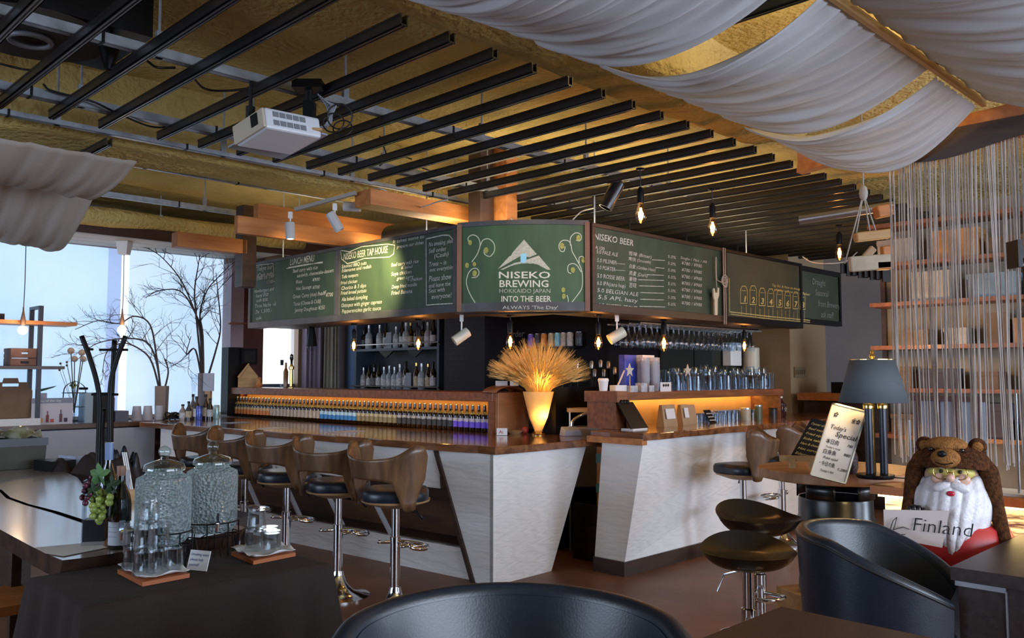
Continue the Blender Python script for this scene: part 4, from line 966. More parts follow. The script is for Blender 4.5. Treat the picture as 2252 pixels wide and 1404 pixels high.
for k, (px, V_) in enumerate(((1372, 4.12), (1500, 4.12))):
    u = to_uv(atV(px, 820, V_))[0]; m = B()
    pts = []
    for q in range(10):
        r_ = .055 if q % 2 == 0 else .024; a = PI/2 + q*PI/5; pts.append((r_*math.cos(a), 0, .17 + r_*math.sin(a)))
    t = thing('star_ornament', ('pale wooden star on a stick before the cup stacks', 'pale wooden star on a stick among the tumblers')[k], 'ornament', uv(u, V_-.06, ZS), G45)
    m.extr(pts, (0, .008, 0)).build('star', mat('pale_star', (.55, .50, .42), rough=.7) if k == 0 else bpy.data.materials['pale_star'], t); B().box(-.004, .004, 0, .006, 0, .13).build('stick', M_['wood_pine'], t)

# glasses hanging upside-down under the rack
t = thing('glass_rack', 'dark wire rack hanging under the boards for stemmed glasses', 'rack', uv(5.95, 4.38, 1.84), G45)
for k in range(4): B().box(0, 2.05, k*.12-.01, k*.12+.01, 0, .012).build('rail', M_['steel'], t)
for x_ in (.1, 1.0, 1.95): 
    B().box(x_, x_+.02, -.02, .40, .012, .03).build('cross_bar', M_['black'], t); B().tube([(x_+.01, .2, .02), (x_+.01, .2, ZC-1.84)], .008, 6).build('hanger', M_['black'], t)
hg = [(.001, 0), (.034, 0), (.034, -.004), (.007, -.010), (.005, -.075), (.012, -.088), (.036, -.125), (.037, -.16), (.030, -.20)]
H1 = glass('hanging_goblet', hg, 'stemmed goblet hanging upside down under the glass rack'); H1['group'] = 'goblets hanging in the glass rack'
fl = [(.001, 0), (.033, 0), (.033, -.004), (.006, -.01), (.005, -.06), (.014, -.07), (.028, -.11), (.031, -.18)]
H2 = glass('hanging_flute', fl, 'slender beer flute hanging upside down under the glass rack'); H2['group'] = 'flutes hanging in the glass rack'
n1 = n2 = 0
for r_ in range(3):
    for q in range(23):
        p = uv(6.0 + q*.087 + RU(-.006, .006), 4.44 + r_*.12, 1.842)
        if (q*5 + r_*3) % 3: 
            if n1 == 0: H1.location = p; n1 = 1
            else: dup(H1, p, R()*6)
        else:
            if n2 == 0: H2.location = p; n2 = 1
            else: dup(H2, p, R()*6)

# mirror wall with things on it
mir = mat('dark_mirror', (.035, .045, .038), rough=.12, metal=.6)
t = thing('wall_mirror', 'dark tinted mirror panes on the wall behind the right glasses', 'mirror', uv(7.2, 5.07, 1.15), G45)
for k in range(3): B().box(k*.62+.01, k*.62+.61, 0, .025, 0, 1.0).build('pane', mir, t)
t = thing('towel_dispenser', 'white paper towel dispenser hung on the mirror wall', 'dispenser', uv(8.50, 5.02, 1.50), G45); B().box(-.13, .10, -.07, .04, 0, .26).build('case', M_['white'], t, bevel=.01); B().box(-.02, .0, -.075, -.07, .17, .23).build('slot', M_['black'], t)
t = thing('paper_towel_roll', 'thick white paper towel roll beside the dispenser', 'paper roll', uv(8.80, 4.95, 1.40)); B().lathe([(.085, 0), (.095, .01), (.095, .30), (.085, .31)], 20).build('roll', M_['cream'], t, smooth='auto')
# switch panel on tan wall
t = thing('switch_panel', 'wide beige panel of light switches on the tan wall', 'switch', atV(1757, 818, 4.6), G45); t.location.x += .012; t.location.y -= .012
B().box(-.13, .14, -.0, .02, -.065, .055).build('plate', mat('switch_plate', (.22, .17, .10), rough=.5), t)
for k in range(5): B().box(-.11+k*.05, -.085+k*.05, -.006, .0, -.03, .02).build('switch', mat('switch_key', (.15, .12, .07), rough=.5) if k == 0 else bpy.data.materials['switch_key'], t)

# beer taps
t = thing('beer_tap_tower', 'black beer tap tower with tall silver tipped tap handles', 'beer taps', uv(5.45, 4.70, .0), G45)
B().box(-.30, .62, -.05, .12, .0, 1.30).build('tower', M_['black'], t)
for px, zt in ((1250, 1.47), (1268, 1.46), (1283, 1.52), (1315, 1.52), (1322, 1.45), (1335, 1.53), (1342, 1.45), (1352, 1.52), (1366, 1.47)):
    p = to_uv(atV(px, 800, 4.60)); x_ = p[0]-5.45
    h = B().lathe([(.010, 1.28), (.013, 1.36), (.012, zt-.07), (.016, zt-.06)], 10, c=(x_, -.03, 0)); h.build('tap_handle', M_['black'], t, smooth='auto')
    B().lathe([(.015, zt-.065), (.017, zt-.01), (.010, zt)], 10, c=(x_, -.03, 0)).build('handle_tip', M_['steel'], t, smooth='auto')

# things under the lit shelf on the right counter
ZR = .99
t = thing('tablet_stand', 'black tablet leaning back on a small stand under the lit shelf', 'tablet', atV(1408, 938, 3.86) * 1, G45); t.location.z = ZR
B().extr([(-.105, 0, .01), (.105, 0, .01), (.045, .10, .205), (-.155, .09, .205)], (0, .012, 0)).build('screen', M_['black'], t)
B().box(-.09, .09, .0, .11, 0, .010).build('stand', M_['white'], t)
for k in range(3): B().ball((-.10+.035*k, .10, .205), .02, 8, 6).build('clamp', M_['black'], t, smooth=True)
for k, (px, w_, h, nm) in enumerate(((1467, .19, .17, 'wide brown kraft paper bag with white sticker under the lit shelf'), (1507, .12, .165, 'narrow brown kraft paper bag right of the wide one'), (1527, .10, .16, 'small brown kraft paper bag third under the lit shelf'))):
    u = to_uv(atV(px, 930, 3.98))[0]; t = thing('paper_bag', nm, 'paper bag', uv(u, 3.98+.02*k, ZR), G45)
    m = B(); x = w_/2; m.hexa([(-x, -.04, 0), (x, -.04, 0), (x, .04, 0), (-x, .04, 0), (-x*.95, -.012, h), (x*.95, -.012, h), (x*.95, .012, h), (-x*.95, .012, h)]); m.build('bag_body', M_['kraft'], t)
    if k < 2: B().hexa([(-.03*(2-k), -.043, .06), (.03*(2-k), -.043, .06), (.03*(2-k), -.04, .06), (-.03*(2-k), -.04, .06), (-.03*(2-k), -.028, .14), (.03*(2-k), -.028, .14), (.03*(2-k), -.02, .14), (-.03*(2-k), -.02, .14)]).build('sticker', M_['paper'], t)
vo = [(.001, .008), (.026, .008), (.030, .075), (.032, .075), (.029, 0), (.001, 0)]
V1 = tag(B().lathe(vo, 12, caps=False).build('small_glass', M_['clear'], None, smooth='auto'), 'small clear glass in the row under the lit shelf', 'glass', 'small glasses under the lit shelf')
first_ = True
for r_ in range(3):
    for k in range(15):
        u = 6.28 + k*.072; 
        if u > 7.36: continue
        s_ = 1.15 if k > 6 else .95
        if first_: V1.location = uv(u, 4.06 + r_*.07, ZR); first_ = False
        else: dup(V1, uv(u, 4.06 + r_*.07, ZR), R()*6, scale=s_)
t = thing('price_sign', 'small black chalk sign leaning among the small glasses', 'sign', atV(1568, 925, 3.97), G45); t.location.z = ZR
B().extr([(-.05, 0, .0), (.055, 0, .0), (.025, .045, .11), (-.075, .045, .11)], (0, .006, 0)).build('sign_board', M_['black'], t)
for k in range(3): B().extr([(-.045-.007*k, .004+.011*k, .02+.028*k), (.04-.007*k, .004+.011*k, .02+.028*k), (.038-.007*k, .007+.011*k, .028+.028*k), (-.047-.007*k, .007+.011*k, .028+.028*k)], (0, -.004, 0)).build('chalk_line', M_['chalk'], t)
for k, (px, c, nm, h, r_) in enumerate(((1640, (.40, .36, .28), 'white tin in front of the small glasses', .10, .045), (1668, (.10, .13, .08), 'dark tin with lid right of the white tin', .12, .035), (1700, (.02, .02, .03), 'short black jar beside the tall syrup bottle', .085, .04))):
    p = atV(px, 915, 4.0); p.z = ZR
    t = thing('tin', nm, 'tin', p); B().lathe([(r_, 0), (r_, h)], 16).build('tin_body', mat('tin_%d' % k, c, rough=.4), t, smooth='auto'); B().lathe([(r_*1.04, h), (r_*1.04, h+.012), (.001, h+.014)], 16).build('lid', M_['steel'] if k < 2 else M_['black'], t, smooth='auto')
p = atV(1717, 915, 4.05); p.z = ZR
t = thing('syrup_bottle', 'tall dark bottle with white emblem at the right end under the shelf', 'bottle', p, G45)
B().lathe([(.045, 0), (.05, .01), (.05, .13), (.02, .165), (.018, .19)], 18).build('bottle_body', mat('dark_red_glass', (.03, .008, .012), rough=.1), t, smooth='auto')
B().lathe([(.021, .185), (.021, .20), (.001, .204)], 12).build('bottle_cap', M_['white'], t); B().text('☆', -.028, .055, .06, y=-.052).build('emblem', M_['chalk'], t)

# ================================================================ VASE OF WHEAT
p = uv(5.02, 4.72, .92)
t = thing('wheat_vase', 'glowing glass vase of dried wheat on the corner of the left counter', 'vase', p)
gv = [(.052, 0), (.055, .01), (.03, .035), (.038, .05), (.075, .14), (.105, .26), (.125, .345)]
m = mat('amber_vase_glass', (.85, .62, .30), rough=.3); _t = m.node_tree.nodes.new('ShaderNodeBsdfTranslucent'); _t.inputs[0].default_value = (1, .72, .32, 1); _x = m.node_tree.nodes.new('ShaderNodeMixShader'); _x.inputs[0].default_value = .45
m.node_tree.links.new(m.node_tree.nodes['Principled BSDF'].outputs[0], _x.inputs[1]); m.node_tree.links.new(_t.outputs[0], _x.inputs[2]); m.node_tree.links.new(_x.outputs[0], m.node_tree.nodes['Material Output'].inputs[0])
B().lathe(gv, 28, caps=False).build('vase_glass', m, t, smooth='auto')
B().lathe([(.054, 0), (.056, .012), (.03, .034), (.001, .036)], 24).build('foot', M_['gold'], t, smooth='auto')
B().ball((.02, -.02, .17), .028, 12, 8).build('bulb', glow('vase_bulb', (1, .62, .16), 60), t, smooth=True)
wm = mat('dried_wheat', (.62, .42, .13), (.46, .28, .08), scale=20, rough=.8)
ws = B(); we = B(); rn = random.Random(3)
for k in range(620):
    a = rn.random()*2*PI; q = rn.random()**.5; rr = .37*q; ht = .69 - .17*q**2.2 + rn.uniform(-.07, .05)
    droop = .05*q*rn.random()
    b0 = Vector((.02*math.cos(a), .02*math.sin(a), .06)); b1 = Vector((.085*q*math.cos(a), .085*q*math.sin(a), .33))
    b2 = Vector((rr*.55*math.cos(a), rr*.55*math.sin(a), lerp(.33, ht, .6))); b3 = Vector((rr*math.cos(a), rr*math.sin(a), ht - droop))
    pts = bez([b0, b1, b2, b3], 3); ws.tube(pts, .0014, 3, caps=False)
    d = (b3-b2).normalized(); e0 = b3 - d*.07
    we.tube([e0, e0 + d*.02, e0 + d*.05, b3], [.002, .0055, .005, .001], 4, caps=False)
    for j in range(4):
        dv = (d + Vector((rn.uniform(-.35, .35), rn.uniform(-.35, .35), rn.uniform(-.2, .3)))).normalized(); we.tube([b3 - d*.03, b3 + dv*.06], [.0008, .0004], 3, caps=False)
o_ = ws.build('wheat_stems', wm, t); o_['kind'] = 'stuff'; o_ = we.build('wheat_ears', mat('wheat_ear', (.75, .55, .22), (.58, .38, .12), scale=30, rough=.8), t); o_['kind'] = 'stuff'
point('vase_light', (p[0]+.02, p[1]-.02, p[2]+.42), 14, (1, .60, .18), .05)
point('vase_light_low', (p[0]+.01, p[1]-.02, p[2]+.20), 4, (1, .60, .18), .03)

# small things round the vase
t = thing('name_card', 'small white card with red marks on the counter beside the pine box', 'card', at(1104, 958, .92), 0); B().cbox((0, 0, .03), (.085, .05, .055)).build('card', M_['paper'], t); B().text('Ai', -.025, .015, .04, y=-.0265).build('print', mat('red_print', (.45, .04, .03), rough=.7), t)
t = thing('wooden_dish', 'shallow wooden dish by the vase', 'dish', at(1133, 955, .92)); B().lathe([(.04, 0), (.07, .03), (.066, .03), (.001, .012)], 20).build('dish', M_['wood_pine'], t, smooth='auto')
t = thing('red_ornament', 'small red ball just left of the vase foot', 'ornament', uv(5.02, 4.87, .92)); B().ball((0, 0, .03), .03).build('ball', mat('red_ball', (.40, .05, .03), rough=.4), t, smooth=True)
t = thing('card_reader', 'grey payment terminal lying right of the glowing vase', 'terminal', uv(5.12, 4.47, .92), G45-.5); B().hexa([(-.07, -.06, 0), (.08, -.06, 0), (.08, .06, 0), (-.07, .06, 0), (-.06, -.05, .045), (.07, -.05, .045), (.07, .05, .07), (-.06, .05, .07)]).build('terminal_body', mat('grey_terminal', (.28, .30, .36), rough=.5), t, bevel=.004)
t = thing('chrome_sink_stand', 'chrome arched tap and pale sink unit in the gap between the counters', 'sink', uv(5.38, 4.52, 0), 0)
B().box(-.16, .16, -.1, .15, .5, .98).build('sink_body', mat('pale_sink', (.42, .40, .38), rough=.4), t, bevel=.01); B().box(-.16, .16, -.12, .15, 1.10, 1.13).build('shelf', M_['wood_pine'], t)
m = B(); m.tube(bez([(-.13, -.12, .98), (-.11, -.12, 1.04), (0, -.12, 1.09), (.11, -.12, 1.04), (.13, -.12, .98)], 6), .014, 8); m.build('arched_tap', M_['chrome'], t, smooth=True)
for x_ in (-.15, .14): B().box(x_, x_+.012, -.11, -.10, 0, 1.13).build('leg', M_['white'], t)
for k, (px, z_, w_) in enumerate(((1103, 852, .10), (1131, 858, .05))):
    q = atU(px, z_+6, 4.98); q.z = 1.31
    o = B().box(-w_/2, w_/2, -.04, .04, 0, .04).build('tissue_pack', M_['paper'], None, loc=q, rz=.3*k); tag(o, ('white tissue pack on the capped end of the bottle rack', 'little white pack beside the wheat ears')[k], 'tissue pack')

# things on the left rack, from the window end
def rackp(px, z=1.256): 
    q = atU(px, 858, 4.86); q.z = z; return q
q = rackp(545); t = thing('wooden_house', 'little pale wooden house on the far end of the bottle rack', 'ornament', q, G45-.5)
B().extr([(-.11, -.05, 0), (.11, -.05, 0), (.11, -.05, .13), (.0, -.05, .27), (-.11, -.05, .13)], (0, .12, 0)).build('house_body', M_['wood_pine'], t)
B().extr([(-.12, -.06, .12), (-.0, -.06, .28), (.015, -.06, .27), (-.10, -.06, .11)], (0, .14, 0)).build('roof', M_['wood_pine'], t)
q = rackp(524); t = thing('coffee_grinder', 'dark round coffee grinder with chrome crank beside the wooden house', 'grinder', q, .2)
B().lathe([(.05, 0), (.11, .05), (.12, .12), (.09, .19), (.05, .22)], 20).build('grinder_body', mat('dark_grinder', (.022, .016, .014), rough=.3), t, smooth='auto')
B().tube(bez([(0, 0, .22), (.0, 0, .34), (.03, 0, .36)], 4), .010, 8).build('crank_stem', M_['chrome'], t, smooth=True); B().bar((-.06, 0, .37), (.06, 0, .37), .02, .012).build('crank', M_['chrome'], t)
B().tube(bez([(-.10, 0, .12), (-.14, 0, .22), (-.03, 0, .30), (.04, 0, .24), (.08, 0, .18)], 5), .012, 8).build('side_pipe', M_['steel'], t, smooth=True)
q = rackp(640); t = thing('gold_tap_tower', 'slim shiny gold beer tap on the bottle rack before the bright window', 'beer tap', q)
B().lathe([(.03, 0), (.03, .01), (.018, .02), (.018, .20), (.03, .205), (.03, .235), (.02, .24), (.012, .26)], 18).build('tap_column', M_['gold'], t, smooth='auto'); B().lathe([(.012, .26), (.014, .30), (.022, .32), (.018, .36), (.006, .37)], 12).build('tap_handle', M_['blackglass'], t, smooth='auto')
q = rackp(628); t = thing('amber_bottle', 'short amber bottle standing beside the gold tap', 'bottle', q); B().lathe([(.025, 0), (.028, .18), (.012, .22), (.012, .28)], 12).build('bottle_body', mat('amber_glass', (.20, .09, .03), rough=.15), t, smooth='auto')
q = rackp(619); t = thing('clear_bottle', 'thin clear bottle with black stopper against the bright window', 'bottle', q); B().lathe([(.020, 0), (.022, .16), (.012, .20), (.012, .27)], 12).build('bottle_body', M_['clear'], t, smooth='auto'); B().lathe([(.018, .25), (.02, .31)], 10).build('stopper', M_['black'], t)
q = rackp(570); t = thing('wooden_figure', 'tiny brown wooden figure right of the wooden house', 'ornament', q); B().lathe([(.03, 0), (.04, .03), (.02, .07), (.025, .10), (.005, .12)], 12).build('figure', M_['wood_orange'], t, smooth='auto')

# ================================================================ BULBS AND SPOTS UNDER THE SIGN
def bulb_lamp(p, ztop, label, group=None, socket='tube', lit=True, s=1.0, power=1.5):
    t = thing('pendant_bulb', label, 'lamp', p, 0, group)
    z = ztop - p[2]
    B().tube([(0, 0, .10*s), (0, 0, z)], .0035, 5).build('cord', M_['cord'], t)
    B().lathe([(.022, z-.012), (.03, z-.004), (.03, z)], 12).build('ceiling_cap', M_['black'], t, smooth='auto')
    if socket == 'tube': B().lathe([(.001, .045*s), (.017*s, .045*s), (.019*s, .11*s), (.010, .13*s)], 12).build('socket', M_['black'], t, smooth='auto')
    else: B().lathe([(.001, .0), (.055, .0), (.03, .17), (.014, .20)], 6).build('socket', M_['black'], t)
    B().lathe([(.001, -.062*s), (.018*s, -.055*s), (.029*s, -.03*s), (.027*s, 0), (.016*s, .035*s), (.014*s, .05*s)] if socket == 'tube' else [(.001, -.05), (.03, -.035), (.042, -.01), (.035, .01)], 14).build('bulb_glass', M_['bulbglass'] if lit else M_['clear'], t, smooth='auto')
    if lit:
        m = B()
        for k in range(4):
            a = k*PI/2; m.tube([(.007*s*math.cos(a), .007*s*math.sin(a), -.042*s), (.004*s*math.cos(a), .004*s*math.sin(a), .02*s)], .0022*s, 4)
        m.build('filament', M_['filament'], t)
        point('bulb_light', (p[0], p[1], p[2]-.01), power, (1, .50, .16), .02)
    return t
ZK = 1.86
bulb_lamp(atU(685, 762, 4.4), ZK, 'unlit bulb in a flared black socket before the lilac curtain', socket='flare', lit=False)
for px, py, ax, lab in ((778, 757, 4.4, 'lit amber bulb hanging at the left side of the liquor shelves'), (920, 753, 4.4, 'lit amber bulb hanging before the right of the liquor shelves')):
    bulb_lamp(atU(px, py, ax), ZK, lab, s=1.05)
bulb_lamp(atd(1122, 748, 6.52), ZK, 'lit amber bulb hanging above the wheat in front of chalk writing', s=1.15)
for px, py, lab, s in ((1316, 750, 'lit amber bulb left of the cream spotlight over the taps', 1.1), (1460, 752, 'brightest lit amber bulb before the hanging glasses', 1.3), (1637, 758, 'dim lit amber bulb at the right of the hanging glasses', 1.05)):
    bulb_lamp(atV(px, py, 4.1), ZK, lab, s=s)
for px, py, lab, s in ((1409, 466, 'lit amber bulb hanging from the black channels nearest the black spotlight', 1.25), (1567, 496, 'lit amber bulb hanging above the NISEKO BEER board', 1.25), (1846, 553, 'lit amber bulb farthest right under the dark channels', 1.35)):
    p = atV(px, py, 3.3); bulb_lamp(p, 2.75, lab, s=s, power=2.5)
p = atU(1015, 740, 4.35); track_spot(p, ZK, (-.75, -.2, -.55), M_['cream'], 'cream spotlight under the sign beside the black cabinet', L=.14, r=.04)
p = atV(1357, 738, 4.05); track_spot(p, ZK, (-.75, -.1, -.45), M_['cream'], 'cream spotlight hanging under the sign above the beer taps', L=.14, r=.042)
# ================================================================ WINDOW COUNTER
t = thing('window_counter', 'long wooden counter under the shaded windows with dark legs', 'counter', uv(0, 9.0, 0), G45)
m = B(); pts = [(-5.9, .02)] + [(-5.9 + k*.5, .015*math.sin(k*1.3)) for k in range(1, 19)] + [(3.50, .0), (4.63, .0), (4.63, .46), (-5.9, .46)]
m.prism(pts, .875, .92); m.build('countertop', mat('counter_wood', (.13, .07, .04), (.07, .036, .022), scale=3, rough=.3, stretch=(1, 6, 6)), t)
for x_ in (.9, 2.35, 3.2): B().box(x_, x_+.05, .02, .10, .0, .875).build('leg', M_['black'], t)
VN = 9.2
def on(px, V=9.2, z=.92):
    p = atV(px, 900, V); p.z = z; return p
# ladder shelf
t = thing('ladder_shelf', 'black metal framed shelf with wooden boards standing at the window', 'shelf', (0, 0, 0), 0)
for px, V in ((66, 8.98), (92, 9.36)):
    p = on(px, 9.15); 
a = to_uv(on(66, 9.05))[0]; b_ = to_uv(on(92, 9.3))[0]; 
m = B()
for u_, v_ in ((2.60, 9.06), (2.60, 9.34)): m.box(u_-.02, u_+.02, v_-.015, v_+.015, .92, 2.07)
m.box(2.58, 2.62, 9.06, 9.34, 2.04, 2.07)
m.build('frame', mat('navy_black_metal', (.012, .014, .03), rough=.4), t, rz=G45); m = B()
for u_, v_ in ((1.55, 9.06), (1.55, 9.34)): m.box(u_-.02, u_+.02, v_-.015, v_+.015, .92, 2.07)
f_ = m.build('frame', bpy.data.materials['navy_black_metal'], t, rz=G45)
B().box(1.2, 2.92, 9.02, 9.36, 1.885, 1.92).build('shelf_board', M_['wood_orange'], t, rz=G45)
B().box(1.2, 2.82, 9.02, 9.36, 1.455, 1.485).build('shelf_board', mat('grey_board', (.09, .08, .085), rough=.5), t, rz=G45)
tag(B().box(2.0, 2.30, 9.1, 9.3, 1.92, 1.98).build('folded_cloth', mat('dark_stack', (.04, .025, .02), rough=.8), None, rz=G45), 'small dark stack on the top board of the ladder shelf', 'stack')
for k, (u0, u1, h, c, nm) in enumerate(((1.95, 2.24, .20, (.42, .17, .07), 'orange wooden crate at the left frame edge on the ladder shelf'), (2.36, 2.60, .17, (.17, .09, .075), 'brown wooden crate with oval handle hole on the ladder shelf'))):
    t = thing('wooden_crate', nm, 'crate', uv((u0+u1)/2, 9.2, 1.485), G45); w_ = (u1-u0)/2; cm = mat('crate_wood_%d' % k, c, tuple(x*.6 for x in c), scale=8, rough=.7)
    m = B()
    for z0, z1 in ((0, h*.42), (h*.48, h*.68), (h*.80, h)): m.box(-w_, w_, -.12, -.105, z0, z1); m.box(-w_, w_, .105, .12, z0, z1)
    m.box(-w_, -w_*.25, -.12, -.105, h*.68, h*.8); m.box(w_*.25, w_, -.12, -.105, h*.68, h*.8); m.box(-w_, w_, -.12, .12, 0, .01)
    m.build('slats', cm, t); B().box(-w_, -w_+.012, -.105, .105, 0, h).build('side', cm, t); B().box(w_-.012, w_, -.105, .105, 0, h).build('side', cm, t)
    B().box(-w_*.3, w_*.3, -.123, -.12, h*.15, h*.28).build('mark', M_['black'], t)
# cardboard carrier
t = thing('bottle_carrier', 'brown cardboard bottle carrier with a cut handle on the window counter', 'carrier', uv(2.38, 9.13, .99), G45)
pr = [(-.19, 0), (.19, 0), (.19, .26), (.15, .34), (.07, .34), (.06, .38), (-.06, .38), (-.07, .34), (-.15, .34), (-.19, .26)]
m = B(); m.extr([(x, -.005, z) for x, z in pr[:3] + [(.15, .30), (-.15, .30), (-.19, .26)]], (0, .01, 0)); m.extr([(x, -.005, z) for x, z in [(-.15, .34), (-.07, .34), (-.06, .38), (.06, .38), (.07, .34), (.15, .34), (.15, .328), (-.15, .328)]], (0, .01, 0))
m.box(-.15, -.07, -.005, .005, .30, .33); m.box(.07, .15, -.005, .005, .30, .33); m.build('front', M_['card'], t); B().box(-.19, .19, .005, .12, 0, .26).build('carrier_body', M_['card'], t)
tag(B().box(2.1, 2.62, 9.02, 9.34, .92, .985).build('white_tray', M_['white'], None, rz=G45), 'white flat box under the cardboard carrier', 'box')
# picture sign
t = thing('drinks_sign', 'white board with printed bottles and glasses leaning on the window counter', 'sign', uv(2.72, 9.06, .92), G45)
B().box(-.17, .20, 0, .012, 0, .255).build('panel', mat('sign_white', (.55, .54, .60), rough=.6), t); B().box(-.17, .20, -.002, .0, .205, .255).build('heading', mat('sign_grey', (.22, .25, .33), rough=.6), t)
m = B().text('menu of the day', -.14, .218, .035, y=-.004); m.build('lettering', M_['white'], t)
for k, (x_, w2, h2, c) in enumerate(((-.14, .022, .05, (.55, .30, .10)), (-.085, .022, .07, (.60, .35, .15)), (-.03, .018, .11, (.20, .04, .05)), (.012, .024, .05, (.50, .08, .06)), (.09, .018, .12, (.12, .05, .06)), (.135, .024, .06, (.05, .03, .05)))):
    m = B(); m.box(x_-w2/2-.004, x_+w2/2+.004, -.003, -.0005, .02, .02+h2*.65)
    if h2 > .1: m.box(x_-w2*.25, x_+w2*.25, -.003, -.0005, .02+h2*.65, .02+h2)
    m.build('printed_drink', mat('print_%d' % k, c, rough=.6), t)
# small things
t = thing('candle_pot', 'white cylinder pot with a flat green leaf next to the ladder shelf', 'pot', uv(2.70, 9.30, .92)); B().lathe([(.05, 0), (.05, .30)], 14).build('pot', mat('lilac_white', (.45, .42, .55), rough=.6), t, smooth='auto'); B().hexa([(-.04, -.02, .31), (.08, -.02, .34), (.10, .02, .35), (-.03, .02, .31), (-.05, -.02, .33), (.14, -.02, .37), (.14, .02, .37), (-.04, .02, .33)]).build('leaf', mat('dark_leaf', (.05, .12, .08), rough=.6), t)
t = thing('flower_cage', 'wire cage vase with dried pompom flowers at the window', 'vase', on(163, 9.2)); 
m = B()
for z in (.02, .16, .30): m.ring((0, 0, z), .115, .003, 24, 5)
for k in range(6):
    a = k*PI/3; m.tube(bez([(.115*math.cos(a), .115*math.sin(a), .0), (.115*math.cos(a), .115*math.sin(a), .30), (.08*math.cos(a), .08*math.sin(a), .38), (0, 0, .42)], 4), .003, 4)
m.build('wire_cage', M_['cord'], t); B().lathe([(.07, .0), (.08, .02), (.08, .14), (.03, .18), (.03, .24)], 16, caps=False).build('glass_vase', M_['clear'], t, smooth='auto')
def pxl(px, py, V, o): q = atV(px, py, V); return q - Vector(o)
o = t.location; fm = mat('pompom', (.40, .34, .30), (.30, .25, .22), scale=60, rough=.95)
sm = mat('dry_stem', (.07, .08, .05), rough=.8)
for (x_, y_, r_) in ((156, 772, .033), (180, 776, .033), (164, 790, .031), (183, 790, .031)):
    q = pxl(x_, y_, 9.2, o); B().ball(q, r_, 12, 8).build('pompom', fm, t, smooth=True); B().tube(bez([q, q*.5 + Vector((0, 0, .05)), (0, 0, .1)], 5), .005, 5).build('stem', sm, t)
for (x_, y_) in ((133, 800), (147, 797), (147, 804), (131, 814)):
    q = pxl(x_, y_, 9.2, o); B().ball(q, .012, 8, 6).build('seed_head', sm, t, smooth=True); B().tube(bez([q, q*.6 + Vector((.02, 0, 0)), (0, 0, .1)], 5), .002, 4).build('stem', sm, t)
q = pxl(161, 848, 9.2, o); m = B()
for k in range(6): a = k*1.05; m.cbox(q + Vector((.02*math.cos(a), 0, .02*math.sin(a))), (.035, .006, .02), M=RotM('Y', 60*k))
m.build('pale_flower', mat('pale_flower', (.40, .42, .16), rough=.8), t)
t = thing('storage_box', 'pale blue box with a dark open front beside the coat rack on the window counter', 'box', uv(3.17, 9.17, .92), G45)
B().box(-.13, -.06, -.1, .1, 0, .30).build('pale_side', mat('pale_blue_box', (.28, .38, .45), rough=.5), t); B().box(-.06, .13, -.1, .1, 0, .30).build('dark_front', M_['black'], t)
tag(B().box(3.33, 3.46, 9.06, 9.26, .92, 1.03).build('grey_box', mat('grey_box', (.10, .11, .15), rough=.6), None, rz=G45), 'low dark grey box right of the storage box', 'box')
tag(B().box(3.30, 3.40, 9.28, 9.40, .92, 1.16).build('lilac_carton', mat('lilac_carton', (.30, .30, .42), rough=.6), None, rz=G45), 'pale lilac carton behind the low grey box', 'carton')
for k, (px, v, h) in enumerate(((301, 9.22, .15), (325, 9.22, .15), (351, 9.22, .15))):
    p = on(px, v); t = tag(B().lathe([(.055, 0), (.040, h), (.001, h)], 16).build('paper_cup_stack', mat('cup_white', (.42, .43, .50), rough=.6) if k == 0 else bpy.data.materials['cup_white'], None, loc=p, smooth='auto'), ('white paper cup stack first from the dark box', 'middle white paper cup stack by the window corner', 'white paper cup stack below the brown vase')[k], 'cups')
# vases with branches
def twig(m, a, d, L, r, depth, rn, maxd=3):
    n = 4; pts = [a.copy()]; p = a.copy(); dd = d.copy()
    for i in range(n):
        dd = (dd + Vector((rn.uniform(-.25, .25), rn.uniform(-.22, .22), rn.uniform(-.22, .22)))).normalized(); p = p + dd*L/n; pts.append(p.copy())
        if depth < maxd and rn.random() < .85:
            nd = (dd + Vector((rn.uniform(-1, 1), rn.uniform(-.5, .5), rn.uniform(-.6, .9)))).normalized(); twig(m, p, nd, L*rn.uniform(.45, .7), r*.6, depth+1, rn, maxd)
    m.tube(pts, [r*(1-.15*i) for i in range(n+1)], 4, caps=False)
def branchy(name, label, vx, V, hv, wv, cols_, mains, seed, rmain=.010):
    p = on(vx, V); t = thing(name, label, 'vase', p, 0); rn = random.Random(seed)
    B().hexa([(-wv, -wv*.7, 0), (wv, -wv*.7, 0), (wv, wv*.7, 0), (-wv, wv*.7, 0), (-wv*1.1, -wv*.8, hv), (wv*1.1, -wv*.8, hv), (wv*1.1, wv*.8, hv), (-wv*1.1, wv*.8, hv)]).build('vase_body', cols_, t)
    m = B()
    for pts in mains:
        P = [pxl(x, y, V + rn.uniform(-.12, .12)*i/len(pts), p) for i, (x, y) in enumerate(pts)]; P[0] = Vector((0, 0, hv*.6))
        C_ = bez(P, 5); n = len(C_); m.tube(C_, [rmain*(1-.75*i/n) for i in range(n)], 5, caps=False)
        for i in range(6, n-1, 2):
            d = (C_[i+1]-C_[i-1]).normalized(); s_ = -1 if rn.random() < .5 else 1
            nd = (d*.7 + Vector((s_*rn.uniform(.3, 1), rn.uniform(-.4, .4), rn.uniform(-.3, .7)))).normalized(); twig(m, C_[i], nd, rn.uniform(.18, .42)*(1-.4*i/n), rmain*.35, 1, rn)
    m.build('branches', mat('bare_twig_%d' % seed, (.045, .035, .035), rough=.8), t); return t
tv = mat('taupe_vase', (.19, .145, .125), rough=.7)
